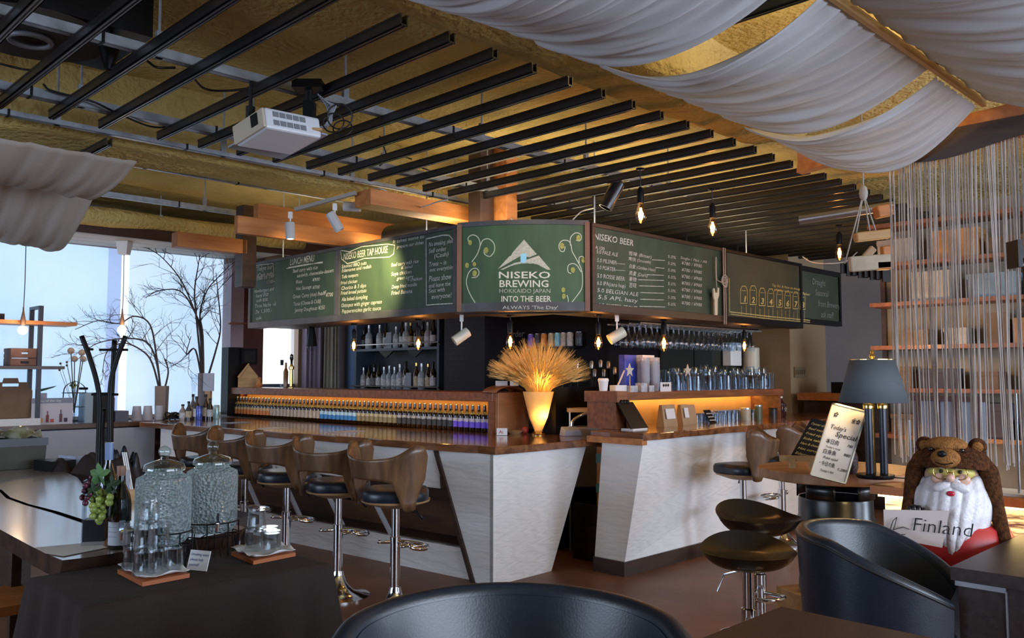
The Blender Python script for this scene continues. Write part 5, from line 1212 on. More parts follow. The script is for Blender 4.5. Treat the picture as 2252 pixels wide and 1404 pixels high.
branchy('branch_vase', 'taupe square vase with arching bare twigs left of the tall branch', 355, 9.24, .36, .055, tv,
        [[(352, 850), (345, 800), (325, 755), (290, 745), (245, 748), (205, 760), (172, 790)], [(357, 850), (345, 790), (330, 715), (295, 696), (262, 712), (215, 706), (165, 725)], [(350, 850), (335, 800), (310, 770), (270, 755), (235, 775), (225, 820)], [(358, 850), (370, 820), (362, 790), (368, 800)]], 5, .012)
branchy('branch_vase', 'grey vase with tall bare tree branches at the window corner', 447, 9.22, .50, .05, mat('grey_vase', (.17, .15, .16), rough=.7),
        [[(448, 815), (445, 740), (430, 690), (400, 620), (360, 570), (325, 545)], [(450, 815), (440, 730), (425, 680), (395, 640), (350, 640), (320, 655)], [(450, 820), (446, 740), (440, 690), (455, 640), (480, 610), (500, 590)], [(455, 820), (475, 770), (485, 720), (480, 650), (475, 600)], [(446, 815), (432, 700), (428, 640), (435, 590), (440, 560)], [(447, 800), (430, 770), (410, 780), (420, 740)]], 11, .013)
p = on(457, 9.12, 1.20); t = thing('grey_card', 'pale grey card in front of the branch vase', 'card', on(457, 9.10)); B().box(-.06, .06, 0, .012, .30, .50).build('card', mat('pale_grey_card', (.36, .40, .52), rough=.6), t); B().box(-.03, .03, -.02, .04, 0, .30).build('stand', M_['kraft'], t)
t = thing('oil_lamp', 'clear glass oil lamp with a tall chimney near the window corner', 'lamp', on(425, 9.15)); B().lathe([(.05, 0), (.07, .08), (.02, .14), (.02, .34), (.028, .36), (.03, .50)], 16, caps=False).build('glass', M_['clear'], t, smooth='auto')
for k, (px, V, h, r, nm, c, c2) in enumerate(((402, 9.15, .16, .035, 'small sauce bottle with pale label by the window corner', (.25, .22, .20), None), (415, 9.1, .19, .03, 'slim dark bottle beside the pale sauce bottle', (.03, .03, .035), None), (432, 9.05, .24, .032, 'tall dark bottle by the blue can', (.035, .02, .015), None),
        (452, 9.05, .26, .034, 'dark brown bottle just behind the blue can', (.04, .02, .012), None), (462, 9.0, .22, .033, 'black bottle crowded beside the pale blue can', (.012, .012, .012), None), (424, 9.22, .26, .03, 'grey capped bottle under the glass chimney', (.12, .12, .14), None))):
    p = on(px, V-.2); t = thing('sauce_bottle', nm, 'bottle', p); B().lathe([(r, 0), (r, h*.6), (r*.4, h*.8), (r*.4, h)], 12).build('bottle_body', mat('sauce_%d' % k, c, rough=.25), t, smooth='auto'); B().lathe([(r+.001, h*.15), (r+.001, h*.5)], 12, caps=False).build('paper_label', lc_ if k % 2 else lw_, t)
    B().lathe([(r*.5, h*.93), (r*.5, h*1.04), (.001, h*1.05)], 10).build('bottle_cap', M_['black'], t)
for px, nm, c, V in ((438, 'dark blue drinks can with red marks on the left counter', (.02, .05, .28), 8.82), (476, 'pale blue drinks can at the window end of the bottle row', (.25, .45, .62), 8.95)):
    p = on(px, V); t = thing('drinks_can', nm, 'can', p); B().lathe([(.03, 0), (.034, .01), (.034, .14), (.028, .15)], 14).build('can_body', mat('can_' + nm[:4], c, tuple(min(1, x*2+.1) for x in c), scale=30, rough=.3, metal=.3), t, smooth='auto'); B().lathe([(.029, .15), (.001, .151)], 14).build('can_top', M_['steel'], t)
# brochure heap
t = thing('dark_caddy', 'small dark tangle of openers on the window end of the bar top', 'caddy', on(385, 9.0)); m = B(); rn = random.Random(2)
for k in range(8): m.tube(bez([(rn.uniform(-.12, .12), rn.uniform(-.05, .05), 0), (rn.uniform(-.1, .1), 0, .08), (rn.uniform(-.12, .12), rn.uniform(-.05, .05), .01)], 4), .008, 5)
m.build('wire', M_['black'], t)
for k, (px, py, w_, d_, a) in enumerate(((520, 938, .25, .18, .3), (600, 950, .22, .15, .9), (395, 925, .26, .18, .1), (760, 958, .3, .16, .5))):
    p = at(px, py-8, .9215); tag(B().cbox((0, 0, .001), (w_, d_, .002)).build('menu_sheet', M_['paper'] if k % 2 else mat('bluish_sheet_%d' % k, (.33, .36, .48), rough=.7), None, loc=p, rz=G45 + a*.3), ('bluish menu sheet on the left counter near the third stool', 'white menu sheet on the left counter near the fourth stool', 'bluish menu sheet at the window end of the counter', 'white menu sheet lying at the middle of the left counter')[k], 'sheet')
# window pendants
for px, V, nm in ((50, 8.95, 'lit window pendant lamp over the ladder shelf'), (268, 8.95, 'lit window pendant lamp above the coat rack')):
    p = atV(px, 722, V); t = thing('pendant_lamp', nm, 'lamp', p); zt = 2.77 - p.z
    B().hexa([(-.045, -.045, zt-.14), (.045, -.045, zt-.14), (.045, .045, zt-.14), (-.045, .045, zt-.14), (-.065, -.065, zt), (.065, -.065, zt), (.065, .065, zt), (-.065, .065, zt)]).build('ceiling_cup', M_['white'], t, bevel=.006)
    B().tube([(0, 0, .08), (.005, 0, zt*.5), (0, 0, zt-.1)], .004, 5).build('cord', M_['cord'], t); B().lathe([(.022, .03), (.022, .08), (.008, .16), (.006, .2)], 12).build('socket', mat('brown_socket', (.12, .07, .05), rough=.5) if px == 50 else bpy.data.materials['brown_socket'], t, smooth='auto')
    B().ball((0, 0, -.02), .042, 14, 10).build('bulb', glow('pendant_bulb_glow', (1, .80, .55), 5) if px == 50 else bpy.data.materials['pendant_bulb_glow'], t, smooth=True)
    point('pendant_light', (p.x+.05, p.y-.06, p.z-.02), 2.5, (1, .65, .35), .04)
# speaker-like dark box on the wall by the pillar
t = thing('wall_box', 'black box mounted on the maroon pillar above the coffee grinder', 'box', uv(4.9, 9.30, 1.52), G45); B().box(-.10, .10, -.05, .03, 0, .19).build('case', M_['black'], t); B().box(-.07, .07, -.055, -.05, .03, .16).build('grille', mat('dark_grille', (.02, .02, .02), rough=.9), t)
t = thing('driftwood_shelf', 'tiny driftwood ledge on the pinkish pillar', 'ledge', uv(4.70, 9.20, 1.98), G45); B().hexa([(-.12, -.05, 0), (.12, -.05, .01), (.12, .06, .01), (-.08, .06, 0), (-.10, -.05, .02), (.12, -.05, .025), (.12, .06, .025), (-.08, .06, .02)]).build('board', M_['wood_red'], t)

# ================================================================ COAT RACK AND BENCH BEHIND THE SLAB TABLE
DC = 5.45
cr = atd(240, 1300, DC); cx = cr.x; 
t = thing('coat_rack', 'black metal coat rack with curved arms standing before the window', 'coat rack', (cx, DC, 0))
def cpt(px, py, dy=0): q = atd(px, py, DC); return Vector((q.x - cx, dy, q.z))
for k, (pts, dy) in enumerate((([(183, 740), (200, 785), (216, 840), (222, 890), (219, 1000)], -.02), ([(247, 748), (243, 830), (240, 900), (238, 1050)], .03), ([(281, 740), (262, 790), (249, 840), (246, 900), (246, 1000)], -.03), ([(221, 900), (217, 960), (217, 1050)], .05))):
    P = [cpt(x, y, dy) for x, y in pts]; P.append(Vector((P[-1].x, dy, .02))); B().tube(bez(P, 6), .016 if k < 3 else .012, 8).build('arm', M_['black'], t, smooth=True)
for (x0, x1, y) in ((190, 208, 769), (222, 284, 770), (205, 263, 868), (178, 196, 855)):
    B().tube([cpt(x0, y, -.02), cpt(x1, y, -.02)], .008, 6).build('peg', M_['black'], t)
B().lathe([(.24, 0), (.24, .012), (.03, .03), (.03, .06)], 24).build('base', M_['black'], t, smooth='auto')
# bench with heaped coats
t = thing('low_bench', 'low dark bench behind the slab table carrying coats', 'bench', uv(2.55, 6.05, 0), G45); B().box(-.35, .35, -.75, .75, .40, .46).build('seat', M_['brown'], t)
for a in (-.3, .3):
    for b2 in (-.68, .68): B().box(a-.03, a+.03, b2-.03, b2+.03, 0, .40).build('leg', M_['brown'], t)
dk = mat('dark_coat_cloth', (.016, .011, .011), (.035, .018, .014), scale=7, rough=.9, bump=.6, bscale=12)
def heap(name, label, c, sx, sy, h, seed, m_):
    rn = random.Random(seed); f1, f2, f3 = rn.uniform(3, 5), rn.uniform(3, 6), rn.uniform(0, 6)
    def fn(a, b):
        x, y = (a-.5)*2, (b-.5)*2; r = min(1, (x*x+y*y)**.5); z = h*max(0, 1-r**2.4)**.7 * (.75 + .25*math.sin(f1*x*2+f3)*math.cos(f2*y*2)) + .02*math.sin(14*x+seed)*(1-r)
        return Vector((x*sx, y*sy, max(0, z)))
    o = B().grid(fn, 36, 36); o.grid(lambda a, b: Vector(((a-.5)*2*sx, (b-.5)*2*sy, -.002)), 2, 2, flip=True)
    return tag(o.build(name, m_, None, loc=c, rz=.3*seed, smooth=True), label, 'coat')
q = atd(225, 1010, 5.95); heap('folded_coat', 'dark brown heap of folded coats behind the coat rack', (q.x-.1, q.y, .46), .42, .34, .40, 1, dk)
q = atd(265, 1010, 6.1); heap('folded_coat', 'black bag like coat lump on the right of the coat heap', (q.x, q.y, .46), .22, .2, .45, 2, M_['leather'])
q = atd(190, 1010, 5.7); heap('folded_coat', 'reddish brown coat spilling to the left of the heap', (q.x-.1, q.y, .46), .34, .25, .22, 3, mat('reddish_coat', (.05, .022, .016), (.025, .012, .01), scale=9, rough=.9))
t = thing('paper_stack', 'white stack of papers on black box beside the grey crate', 'papers', uv(2.06, 6.5, .742), G45+.2); B().box(-.17, .0, -.13, .1, 0, .07).build('black_box', M_['black'], t); B().box(.0, .22, -.12, .1, .0, .09).build('papers', mat('bluish_paper', (.40, .44, .58), rough=.7), t)
t = thing('white_bench', 'small white bench under the window end of the bar', 'bench', uv(2.70, 7.75, 0), G45); B().box(-.2, .2, -.7, .5, .42, .46).build('seat', M_['white'], t)
for a in (-.15, .15):
    for b2 in (-.6, .4): B().bar((a, b2, .42), (a*1.1, b2*1.1, 0), .04, .04).build('leg', M_['white'], t)
t = thing('crate_on_bench', 'small orange wooden crate on the white bench', 'crate', uv(2.70, 7.9, .461), G45); B().box(-.12, .12, -.14, .14, 0, .18).build('crate', M_['wood_pine'], t)
# ================================================================ SLAB TABLE
ZT_ = .74
t = thing('slab_table', 'long live edge slab table with shiny top paled as window reflection and a black crack', 'table', (0, 0, 0))
px_pts = [(-260, 1110), (-120, 1130), (0, 1165), (70, 1203), (110, 1222), (137, 1233), (200, 1226), (280, 1213), (400, 1190), (531, 1166), (540, 1160), (470, 1142), (380, 1120), (330, 1107), (260, 1089), (210, 1078), (185, 1070), (171, 1051), (150, 1041), (120, 1026), (0, 1030), (-120, 1040), (-260, 1060)]
tp = [at(x, y, ZT_) for x, y in px_pts]
m = B(); n = len(tp); cxx = sum(p.x for p in tp)/n; cyy = sum(p.y for p in tp)/n
P0 = [(p.x, p.y) for p in tp]; lo = [(p.x + (cxx-p.x)*.03, p.y + (cyy-p.y)*.015) for p in tp]
m.add([(x, y, ZT_) for x, y in P0], [tuple(range(n))]); m.build('tabletop', M_['wood_slab'], t, rz=0)
m = B(); m.add([(x, y, ZT_-.001) for x, y in P0] + [(x, y, ZT_-.07) for x, y in lo], [((i+1) % n, i, i+n, (i+1) % n + n) for i in range(n)] + [tuple(range(2*n-1, n-1, -1))]); m.build('bark_edge', M_['bark'], t)
cpx = [(-100, 1055), (0, 1078), (18, 1095), (60, 1110), (120, 1126), (190, 1149), (250, 1172), (300, 1190), (345, 1200)]
cw = [.01, .008, .010, .010, .014, .016, .018, .02, .006]; m = B(); L_ = [at(x, y, ZT_+.0015) for x, y in cpx]; vs = []
for i, p in enumerate(L_):
    d = (L_[min(i+1, len(L_)-1)] - L_[max(i-1, 0)]).normalized(); nn_ = Vector((-d.y, d.x, 0)); vs += [p + nn_*cw[i], p - nn_*cw[i]]
m.add(vs, [(2*i, 2*i+1, 2*i+3, 2*i+2) for i in range(len(L_)-1)]); m.build('crack', mat('crack_black', (.004, .003, .003), rough=1, spec=0), t)
for (u_, v_) in ((1.30, 3.65), (1.55, 5.9)): B().box(-.06, .06, -.28, .28, 0, ZT_-.07).build('leg', M_['brown'], t, loc=uv(u_, v_, 0), rz=G45)
t = thing('storage_crate', 'grey green crate with plastic bags at the far end of the slab table', 'crate', uv(1.84, 6.96-.12, ZT_), G45)
cg = mat('grey_green_crate', (.075, .075, .055), (.06, .06, .045), scale=6, rough=.6)
B().hexa([(-.28, -.15, 0), (.14, -.15, 0), (.14, .15, 0), (-.28, .15, 0), (-.30, -.16, .20), (.15, -.16, .20), (.15, .16, .20), (-.30, .16, .20)]).build('crate_body', cg, t, bevel=.006)
B().box(-.31, .155, -.165, .165, .16, .215).build('rim', mat('crate_rim', (.06, .065, .085), rough=.4), t)
o_ = B().grid(lambda a, b: Vector((lerp(-.30, .13, a), lerp(-.14, .14, b), .21 + .05*abs(math.sin(a*9+b*4)) + .03*math.sin(b*11+a*5))), 24, 16); o_.build('plastic_bags', mat('plastic_bag', (.40, .40, .30), (.20, .19, .09), scale=14, rough=.2), t, smooth='auto', auto=20)
# folded napkins on the slab
tag(B().add([tuple(at(x, y, ZT_+.003)) for x, y in ((75, 1205), (215, 1192), (235, 1205), (140, 1224), (100, 1218))], [(0, 1, 2, 3, 4)]).build('paper_mat', M_['paper']), 'white paper mat lying at the near corner of the slab', 'paper mat')

# ================================================================ CLOTH TABLE
clm = mat('brown_tablecloth', (.024, .014, .011), (.018, .011, .009), scale=3, rough=.92, bump=.15, bscale=120)
U0, U1, V0, V1_ = .95, 1.80, 2.78, 3.30
t = thing('side_table', 'small table hidden under the brown tablecloth', 'table', uv(0, 0, 0), G45); B().box(U0+.02, U1-.02, V0+.02, V1_-.02, .665, .69).build('tabletop', M_['brown'], t)
for a in (U0+.05, U1-.05):
    for b2 in (V0+.05, V1_-.05): B().box(a-.02, a+.02, b2-.02, b2+.02, 0, .665).build('leg', M_['brown'], t)
m = B(); zt = .70; NP = 34
# draped skirt: perimeter rings from top edge to hem
def perim(k, off, corner):
    s_ = k/ (4*NP); sides = [((U0, V0), (U1, V0)), ((U1, V0), (U1, V1_)), ((U1, V1_), (U0, V1_)), ((U0, V1_), (U0, V0))]
    i = min(3, k//NP); f_ = (k % NP)/NP; a, b2 = sides[i]; x, y = lerp(a[0], b2[0], f_), lerp(a[1], b2[1], f_)
    nx, ny = [(0, -1), (1, 0), (0, 1), (-1, 0)][i]; edge = min(f_, 1-f_)
    if edge < .12:
        pn = [(0, -1), (1, 0), (0, 1), (-1, 0)][(i-1) % 4] if f_ < .5 else [(0, -1), (1, 0), (0, 1), (-1, 0)][(i+1) % 4]
        w2 = .5*(1-edge/.12); nx, ny = nx*(1-w2)+pn[0]*w2, ny*(1-w2)+pn[1]*w2
    fold = .5 + .5*math.sin(k*.55) * (1 if edge > .1 else .3) + (1.6*(1-edge/.12) if edge < .12 else 0)
    return x + nx*off*(.35+fold*.65), y + ny*off*(.35+fold*.65)
rings = [(0, zt), (.012, zt-.006), (.022, zt-.03), (.05, zt-.20), (.09, zt-.42), (.12, .04)]
TN = 4*NP
for off, z in rings:
    for k in range(TN): x, y = perim(k, off, 0); m.v.append((x, y, z))
for r_ in range(len(rings)-1):
    for k in range(TN): m.f.append((r_*TN + (k+1) % TN, r_*TN + k, (r_+1)*TN + k, (r_+1)*TN + (k+1) % TN)); m.mi.append(0)
m.f.append(tuple(range(TN))); m.mi.append(0)
tag(m.build('tablecloth', clm, None, rz=G45, smooth='auto', auto=50), 'plain dark brown cloth draped over the side table', 'tablecloth')

# glass dispensers
hg_ = glassy('hammered_glass', (.86, .93, .92), .52, bump=1.0, bscale=75, rough=.06)
def hammered():
    m = glassy('hammered_water_glass', (.82, .92, .93), .6, bump=1.0, bscale=88, rough=.08); nt = m.node_tree
    for n in nt.nodes:
        if n.type == 'BUMP': n.inputs['Distance'].default_value = .03; bump = n
    o = [n for n in nt.nodes if n.type == 'OUTPUT_MATERIAL'][0]; src = o.inputs[0].links[0].from_socket
    d = nt.nodes.new('ShaderNodeBsdfTranslucent'); d.inputs[0].default_value = (.85, .97, 1, 1); g = nt.nodes.new('ShaderNodeBsdfDiffuse'); g.inputs[0].default_value = (.75, .88, .90, 1)
    nt.links.new(bump.outputs[0], d.inputs['Normal']); nt.links.new(bump.outputs[0], g.inputs['Normal'])
    a = nt.nodes.new('ShaderNodeMixShader'); a.inputs[0].default_value = .5; nt.links.new(d.outputs[0], a.inputs[1]); nt.links.new(g.outputs[0], a.inputs[2])
    b = nt.nodes.new('ShaderNodeMixShader'); b.inputs[0].default_value = .55; nt.links.new(src, b.inputs[1]); nt.links.new(a.outputs[0], b.inputs[2]); nt.links.new(b.outputs[0], o.inputs[0]); return m
HM = hammered(); HL = glassy('lid_glass', (.85, .94, .94), .5, rough=.05)
def dispenser(p, label, wl, s=1):
    t = thing('water_dispenser', label, 'dispenser', p); r = .098
    B().lathe([(.001, 0), (r*.8, 0), (r*.97, .02), (r, .05), (r, .215), (r*.97, .235), (r*.66, .25), (r*.64, .262)], 40, caps=False).build('glass_jar', HM, t, smooth='auto')
    B().lathe([(.001, .006), (r*.95, .02), (r*.97, .05), (r*.97, wl), (.001, wl)], 32, caps=False).build('water', mat('water', (.55, .68, .75), rough=.05, trans=.9, ior=1.33, alpha=.35) if 'water' not in bpy.data.materials else bpy.data.materials['water'], t, smooth='auto')
    L = B().lathe([(r*.60, .255), (r*.76, .262), (r*.76, .272), (r*.70, .285), (r*.35, .297), (.016, .302), (.014, .312)], 32, caps=False).build('lid', HL, t, smooth='auto')
    B().ball((0, 0, .330), .022, 14, 10).build('lid_knob', HL, L, smooth=True)
    B().ring((0, 0, .245), r*.66, .006, 32, 6).build('neck_ring', HL, t, smooth=True)
    sp = B(); sp.tube([(0, -r-.0, .05), (.0, -r-.045, .05)], .010, 8); sp.tube([(0, -r-.04, .05), (0, -r-.04, .02)], .008, 8); sp.box(-.004, .004, -r-.05, -r-.03, .055, .09)
    sp.build('tap', M_['chrome'], t, smooth='auto'); return t
z1 = .785
J1, J2 = at(357, 1192, z1), at(464, 1168, z1)
j1 = dispenser(J1, 'hammered glass water dispenser, the nearer one, full to the neck', .21); j1.rotation_euler.z = -1.0
j2 = dispenser(J2, 'hammered glass water dispenser, the farther one, water below the rim', .175); j2.rotation_euler.z = .5
ws_ = thing('wire_stand', 'black wire stand carrying both hammered glass dispensers', 'stand', (0, 0, .701))
for J in (J1, J2):
    m = B(); cx_, cy_ = J.x, J.y; r = .104
    for z in (.075, .125): m.ring((cx_, cy_, z), r, .0025, 28, 5)
    for k in range(8):
        a = k*PI/4 + .2; m.tube([(cx_+r*math.cos(a), cy_+r*math.sin(a), .125), (cx_+r*math.cos(a), cy_+r*math.sin(a), .0)], .0025, 5)
        a2 = a + .25; m.tube([(cx_+r*math.cos(a2), cy_+r*math.sin(a2), .0), (cx_+r*math.cos(a2+.12), cy_+r*math.sin(a2+.12), .075), (cx_+r*math.cos(a2+.26), cy_+r*math.sin(a2+.26), 0)], .002, 4)
    m.tube([(cx_-r, cy_, .078), (cx_+r, cy_, .078)], .0025, 5); m.tube([(cx_, cy_-r, .078), (cx_, cy_+r, .078)], .0025, 5)
    m.build('wire_holder', M_['black'], ws_)
# trays with glasses
def tray(name, corners, label, h=.014):
    P = [at(x, y, .7015) for x, y in corners]; t = thing(name, label, 'tray', (0, 0, 0))
    m = B(); m.add([(p.x, p.y, .7015) for p in P] + [(p.x, p.y, .7015+h) for p in P], [(3, 2, 1, 0), (4, 5, 6, 7), (0, 1, 5, 4), (1, 2, 6, 5), (2, 3, 7, 6), (3, 0, 4, 7)]); m.build('board', mat('orange_tray', (.36, .10, .025), rough=.45) if 'orange_tray' not in bpy.data.materials else bpy.data.materials['orange_tray'], t)
    return t, P
def napkin(P, s, z, label, seed):
    c = sum(P, Vector((0, 0, 0)))/4
    def fn(a, b):
        q = P[0]*(1-a)*(1-b) + P[1]*a*(1-b) + P[2]*a*b + P[3]*(1-a)*b; q = c + (q-c)*s
        e = max(abs(a-.5), abs(b-.5))*2; return Vector((q.x, q.y, z + .002 + .018*max(0, e-.75)*4*(.4+.6*math.sin(a*7+b*5+seed)**2)))
    return tag(B().grid(fn, 14, 14).build('napkin', M_['paper'], None, smooth=True, solid=.001), label, 'napkin')
t1_, PA = tray('serving_tray', [(258, 1262), (313, 1291), (417, 1271), (355, 1244)], 'orange wooden tray with the big pile of tumblers')
t2_, PB = tray('serving_tray', [(508, 1222), (557, 1243), (650, 1224), (605, 1204)], 'orange wooden tray with the few tumblers')
napkin(PA, 1.0, .7165, 'crumpled white napkin under the big pile of tumblers', 1); napkin(PB, 1.0, .7165, 'crumpled white napkin under the few tumblers', 4)
tg = [(.001, .010), (.030, .010), (.034, .078), (.0365, .080), (.0375, .078), (.032, 0), (.001, 0)]
tgl = glassy('tumbler_glass', (.93, .96, .98), .6, rough=.05)
fl_ = [(r_, .080-z) for r_, z in tg]
T0 = tag(B().lathe(fl_, 16, caps=False).build('tumbler', tgl, None, smooth='auto'), 'small upturned tumbler in the big pile on the nearer tray', 'glass', 'upturned tumblers on the nearer tray')
def tri(P, a, b): return P[0]*(1-a)*(1-b) + P[1]*a*(1-b) + P[2]*a*b + P[3]*(1-a)*b
fst = True
for lvl, spots in enumerate(([(.25, .2), (.25, .5), (.25, .82), (.68, .2), (.68, .5), (.68, .82)], [(.25, .2), (.25, .5), (.68, .2), (.68, .5), (.25, .78)], [(.45, .42)])):
    for a, b2 in spots:
        p = tri(PA, a, b2); q = (p.x, p.y, .724 + lvl*.081)
        if fst: T0.location = q; fst = False
        else: dup(T0, q, R()*6)
for lvl, spots in enumerate(([(.35, .35), (.35, .7), (.75, .55)], [(.38, .38)])):
    for a, b2 in spots:
        p = tri(PB, a, b2); dup(T0, (p.x, p.y, .724 + lvl*.081), R()*6, 'small upturned tumbler on the farther tray', 'upturned tumblers on the farther tray')
t = thing('water_card', 'small white handwritten card leaning before the wire stand', 'card', at(432, 1256, .701), -.35)
Mt = RotM('X', -18); B().cbox(Mt @ Vector((0, 0, .036)), (.088, .003, .070), M=Mt).build('card', M_['paper'], t)
m = B()
for k, s_ in enumerate(('Drinking water', 'please help', 'yourself')): m.text(s_, -.036, .052-.018*k, .013, y=-.003, slant=.2, M=Mt)
m.build('handwriting', mat('blue_ink', (.05, .07, .25), rough=.7), t)
# wine bottles and grapes
wpf = [(.036, 0), (.0395, .006), (.0395, .165), (.034, .20), (.016, .245), (.0145, .31)]
p = at(262, 1207, ZT_); t = thing('wine_bottle', 'dark wine bottle with large white label on the slab table corner', 'bottle', p, -.3)
B().lathe(wpf, 24).build('bottle_body', M_['blackglass'], t, smooth='auto'); B().lathe([(.0402, .018), (.0402, .105)], 24, caps=False).build('paper_label', mat('grey_white_label', (.45, .48, .55), rough=.7), t, smooth=True)
B().lathe([(.0155, .275), (.017, .311), (.001, .313)], 14).build('foil_cap', mat('copper_foil', (.30, .16, .11), rough=.4), t)
m = B()
for k in range(3): m.grid(lambda a, b: Vector((.0406*math.cos(-2.2+a*1.1), .0406*math.sin(-2.2+a*1.1), .085-k*.018+b*.002)), 8, 1)
m.build('label_print', mat('label_grey', (.22, .23, .28), rough=.7), t)
p = at(234, 1190, ZT_); t = thing('wine_bottle', 'tall dark wine bottle with blue neck foil behind the grapes', 'bottle', p)
B().lathe([(r_*.95, z*1.25) for r_, z in wpf], 20).build('bottle_body', M_['blackglass'], t, smooth='auto'); B().lathe([(.0155, .32), (.0165, .389), (.001, .39)], 14).build('foil_cap', mat('blue_foil', (.16, .24, .42), rough=.35), t)
p = at(208, 1199, ZT_); t = thing('bottle_holder', 'black wooden bottle box with glass front and a grape ornament', 'bottle box', p, G45-.55)
B().box(-.04, .04, -.03, .04, 0, .10).build('box_body', mat('black_slate', (.02, .022, .03), rough=.35), t, bevel=.003); B().box(-.042, .042, -.032, .042, .0, .018).build('plinth', M_['steel'], t); B().box(-.043, -.038, -.03, .03, .02, .25).build('glass_side', M_['clear'], t)
gm = mat('green_grape', (.34, .42, .10), (.25, .34, .07), scale=30, rough=.3, spec=.6); pm = mat('purple_grape', (.12, .025, .05), (.06, .015, .04), scale=30, rough=.3)
def grapes(label, m_, pxs, r_, D=3.22):
    t = thing('grape_bunch', label, 'grapes', atd(*pxs[0], D)); o0 = t.location; rn = random.Random(len(pxs)); mm = B()
    for x_, y_ in pxs:
        for _ in range(2):
            q = atd(x_+rn.uniform(-3, 3), y_+rn.uniform(-3, 3), D + rn.uniform(-.02, .03)) - Vector(o0); mm.ball(q, r_*rn.uniform(.85, 1.1), 10, 8)
    mm.build('grapes', m_, t, smooth=True); B().tube([atd(pxs[0][0]+8, pxs[0][1]-14, D+.01)-Vector(o0), atd(pxs[-1][0], pxs[-1][1], D+.01)-Vector(o0)], .003, 5).build('stem', sm, t); return t
grapes('bunch of green artificial grapes hanging on the bottle box', gm, [(208, 1085), (222, 1082), (236, 1085), (244, 1095), (203, 1097), (216, 1097), (229, 1099), (240, 1106), (203, 1110), (216, 1111), (228, 1113), (205, 1123), (217, 1125), (229, 1124), (210, 1136), (222, 1138), (216, 1147), (202, 1134)], .0125)
grapes('bunch of purple artificial grapes at the left of the green ones', pm, [(202, 1050), (196, 1060), (206, 1062), (190, 1070), (200, 1073), (186, 1082), (196, 1085), (184, 1095), (194, 1097), (190, 1106), (210, 1054)], .011)
lf = mat('grape_leaf', (.10, .22, .08), (.06, .15, .05), scale=20, rough=.6); lf2 = mat('dark_grape_leaf', (.02, .05, .02), rough=.6)
for k, (x_, y_, s_, mm_, lab) in enumerate(((218, 1045, 1, lf, 'light green artificial vine leaf above the purple grapes'), (247, 1067, .8, lf2, 'dark green artificial vine leaf right of the green grapes'), (205, 1078, .7, lf2, 'small dark vine leaf between the two grape bunches'))):
    p = atd(x_, y_, 3.20); pts = [(.03*math.cos(a)*s_*(1+.35*math.sin(5*a)), .012*math.sin(3*a), .035*math.sin(a)*s_*(1+.35*math.sin(5*a))) for a in [i*2*PI/20 for i in range(20)]]
    m = B(); m.add([(0, -.008, 0)] + pts, [(0, i+1, (i+1) % 20+1) for i in range(20)]); tag(m.build('vine_leaf', mm_, None, loc=p, solid=.002), lab, 'leaf')
for k, (px, py, h) in enumerate(((213, 1075, .12), (268, 1070, .10))):
    p = at(px, 1120, ZT_); t = thing('label_stand', ('white bottle tag on the slab left of the wine bottles', 'white bottle tag on the slab right behind the wine')[k], 'tag', p); B().box(-.03, .03, 0, .01, 0, .19).build('card', mat('tag_white_%d' % k, (.36, .37, .42), rough=.7), t); B().box(-.012, .012, -.003, 0, .11, .14).build('print', M_['black'], t)
t = thing('stick_holder', 'small wooden cube holding white sticks behind the wine bottle', 'holder', at(287, 1100, ZT_)); B().box(-.04, .04, -.03, .03, 0, .055).build('cube', M_['wood_pine'], t)
for k in range(3): B().tube([(.01*k-.01, 0, .05), (.01*k-.05, 0, .25)], .004, 5).build('stick', M_['white'], t)
# wooden chair edge at lower left
t = thing('dining_chair', 'reddish brown wooden chair partly seen under the slab at the left edge', 'chair', at(-40, 1330, .42).to_tuple(), G45)
t.location.z = 0; B().box(-.22, .20, -.2, .2, .40, .44).build('seat', M_['wood_orange'], t)
for a in (-.18, .17):
    for b2 in (-.17, .17): B().box(a-.02, a+.02, b2-.02, b2+.02, 0, .40 if b2 < 0 else .62).build('leg', M_['brown'], t)
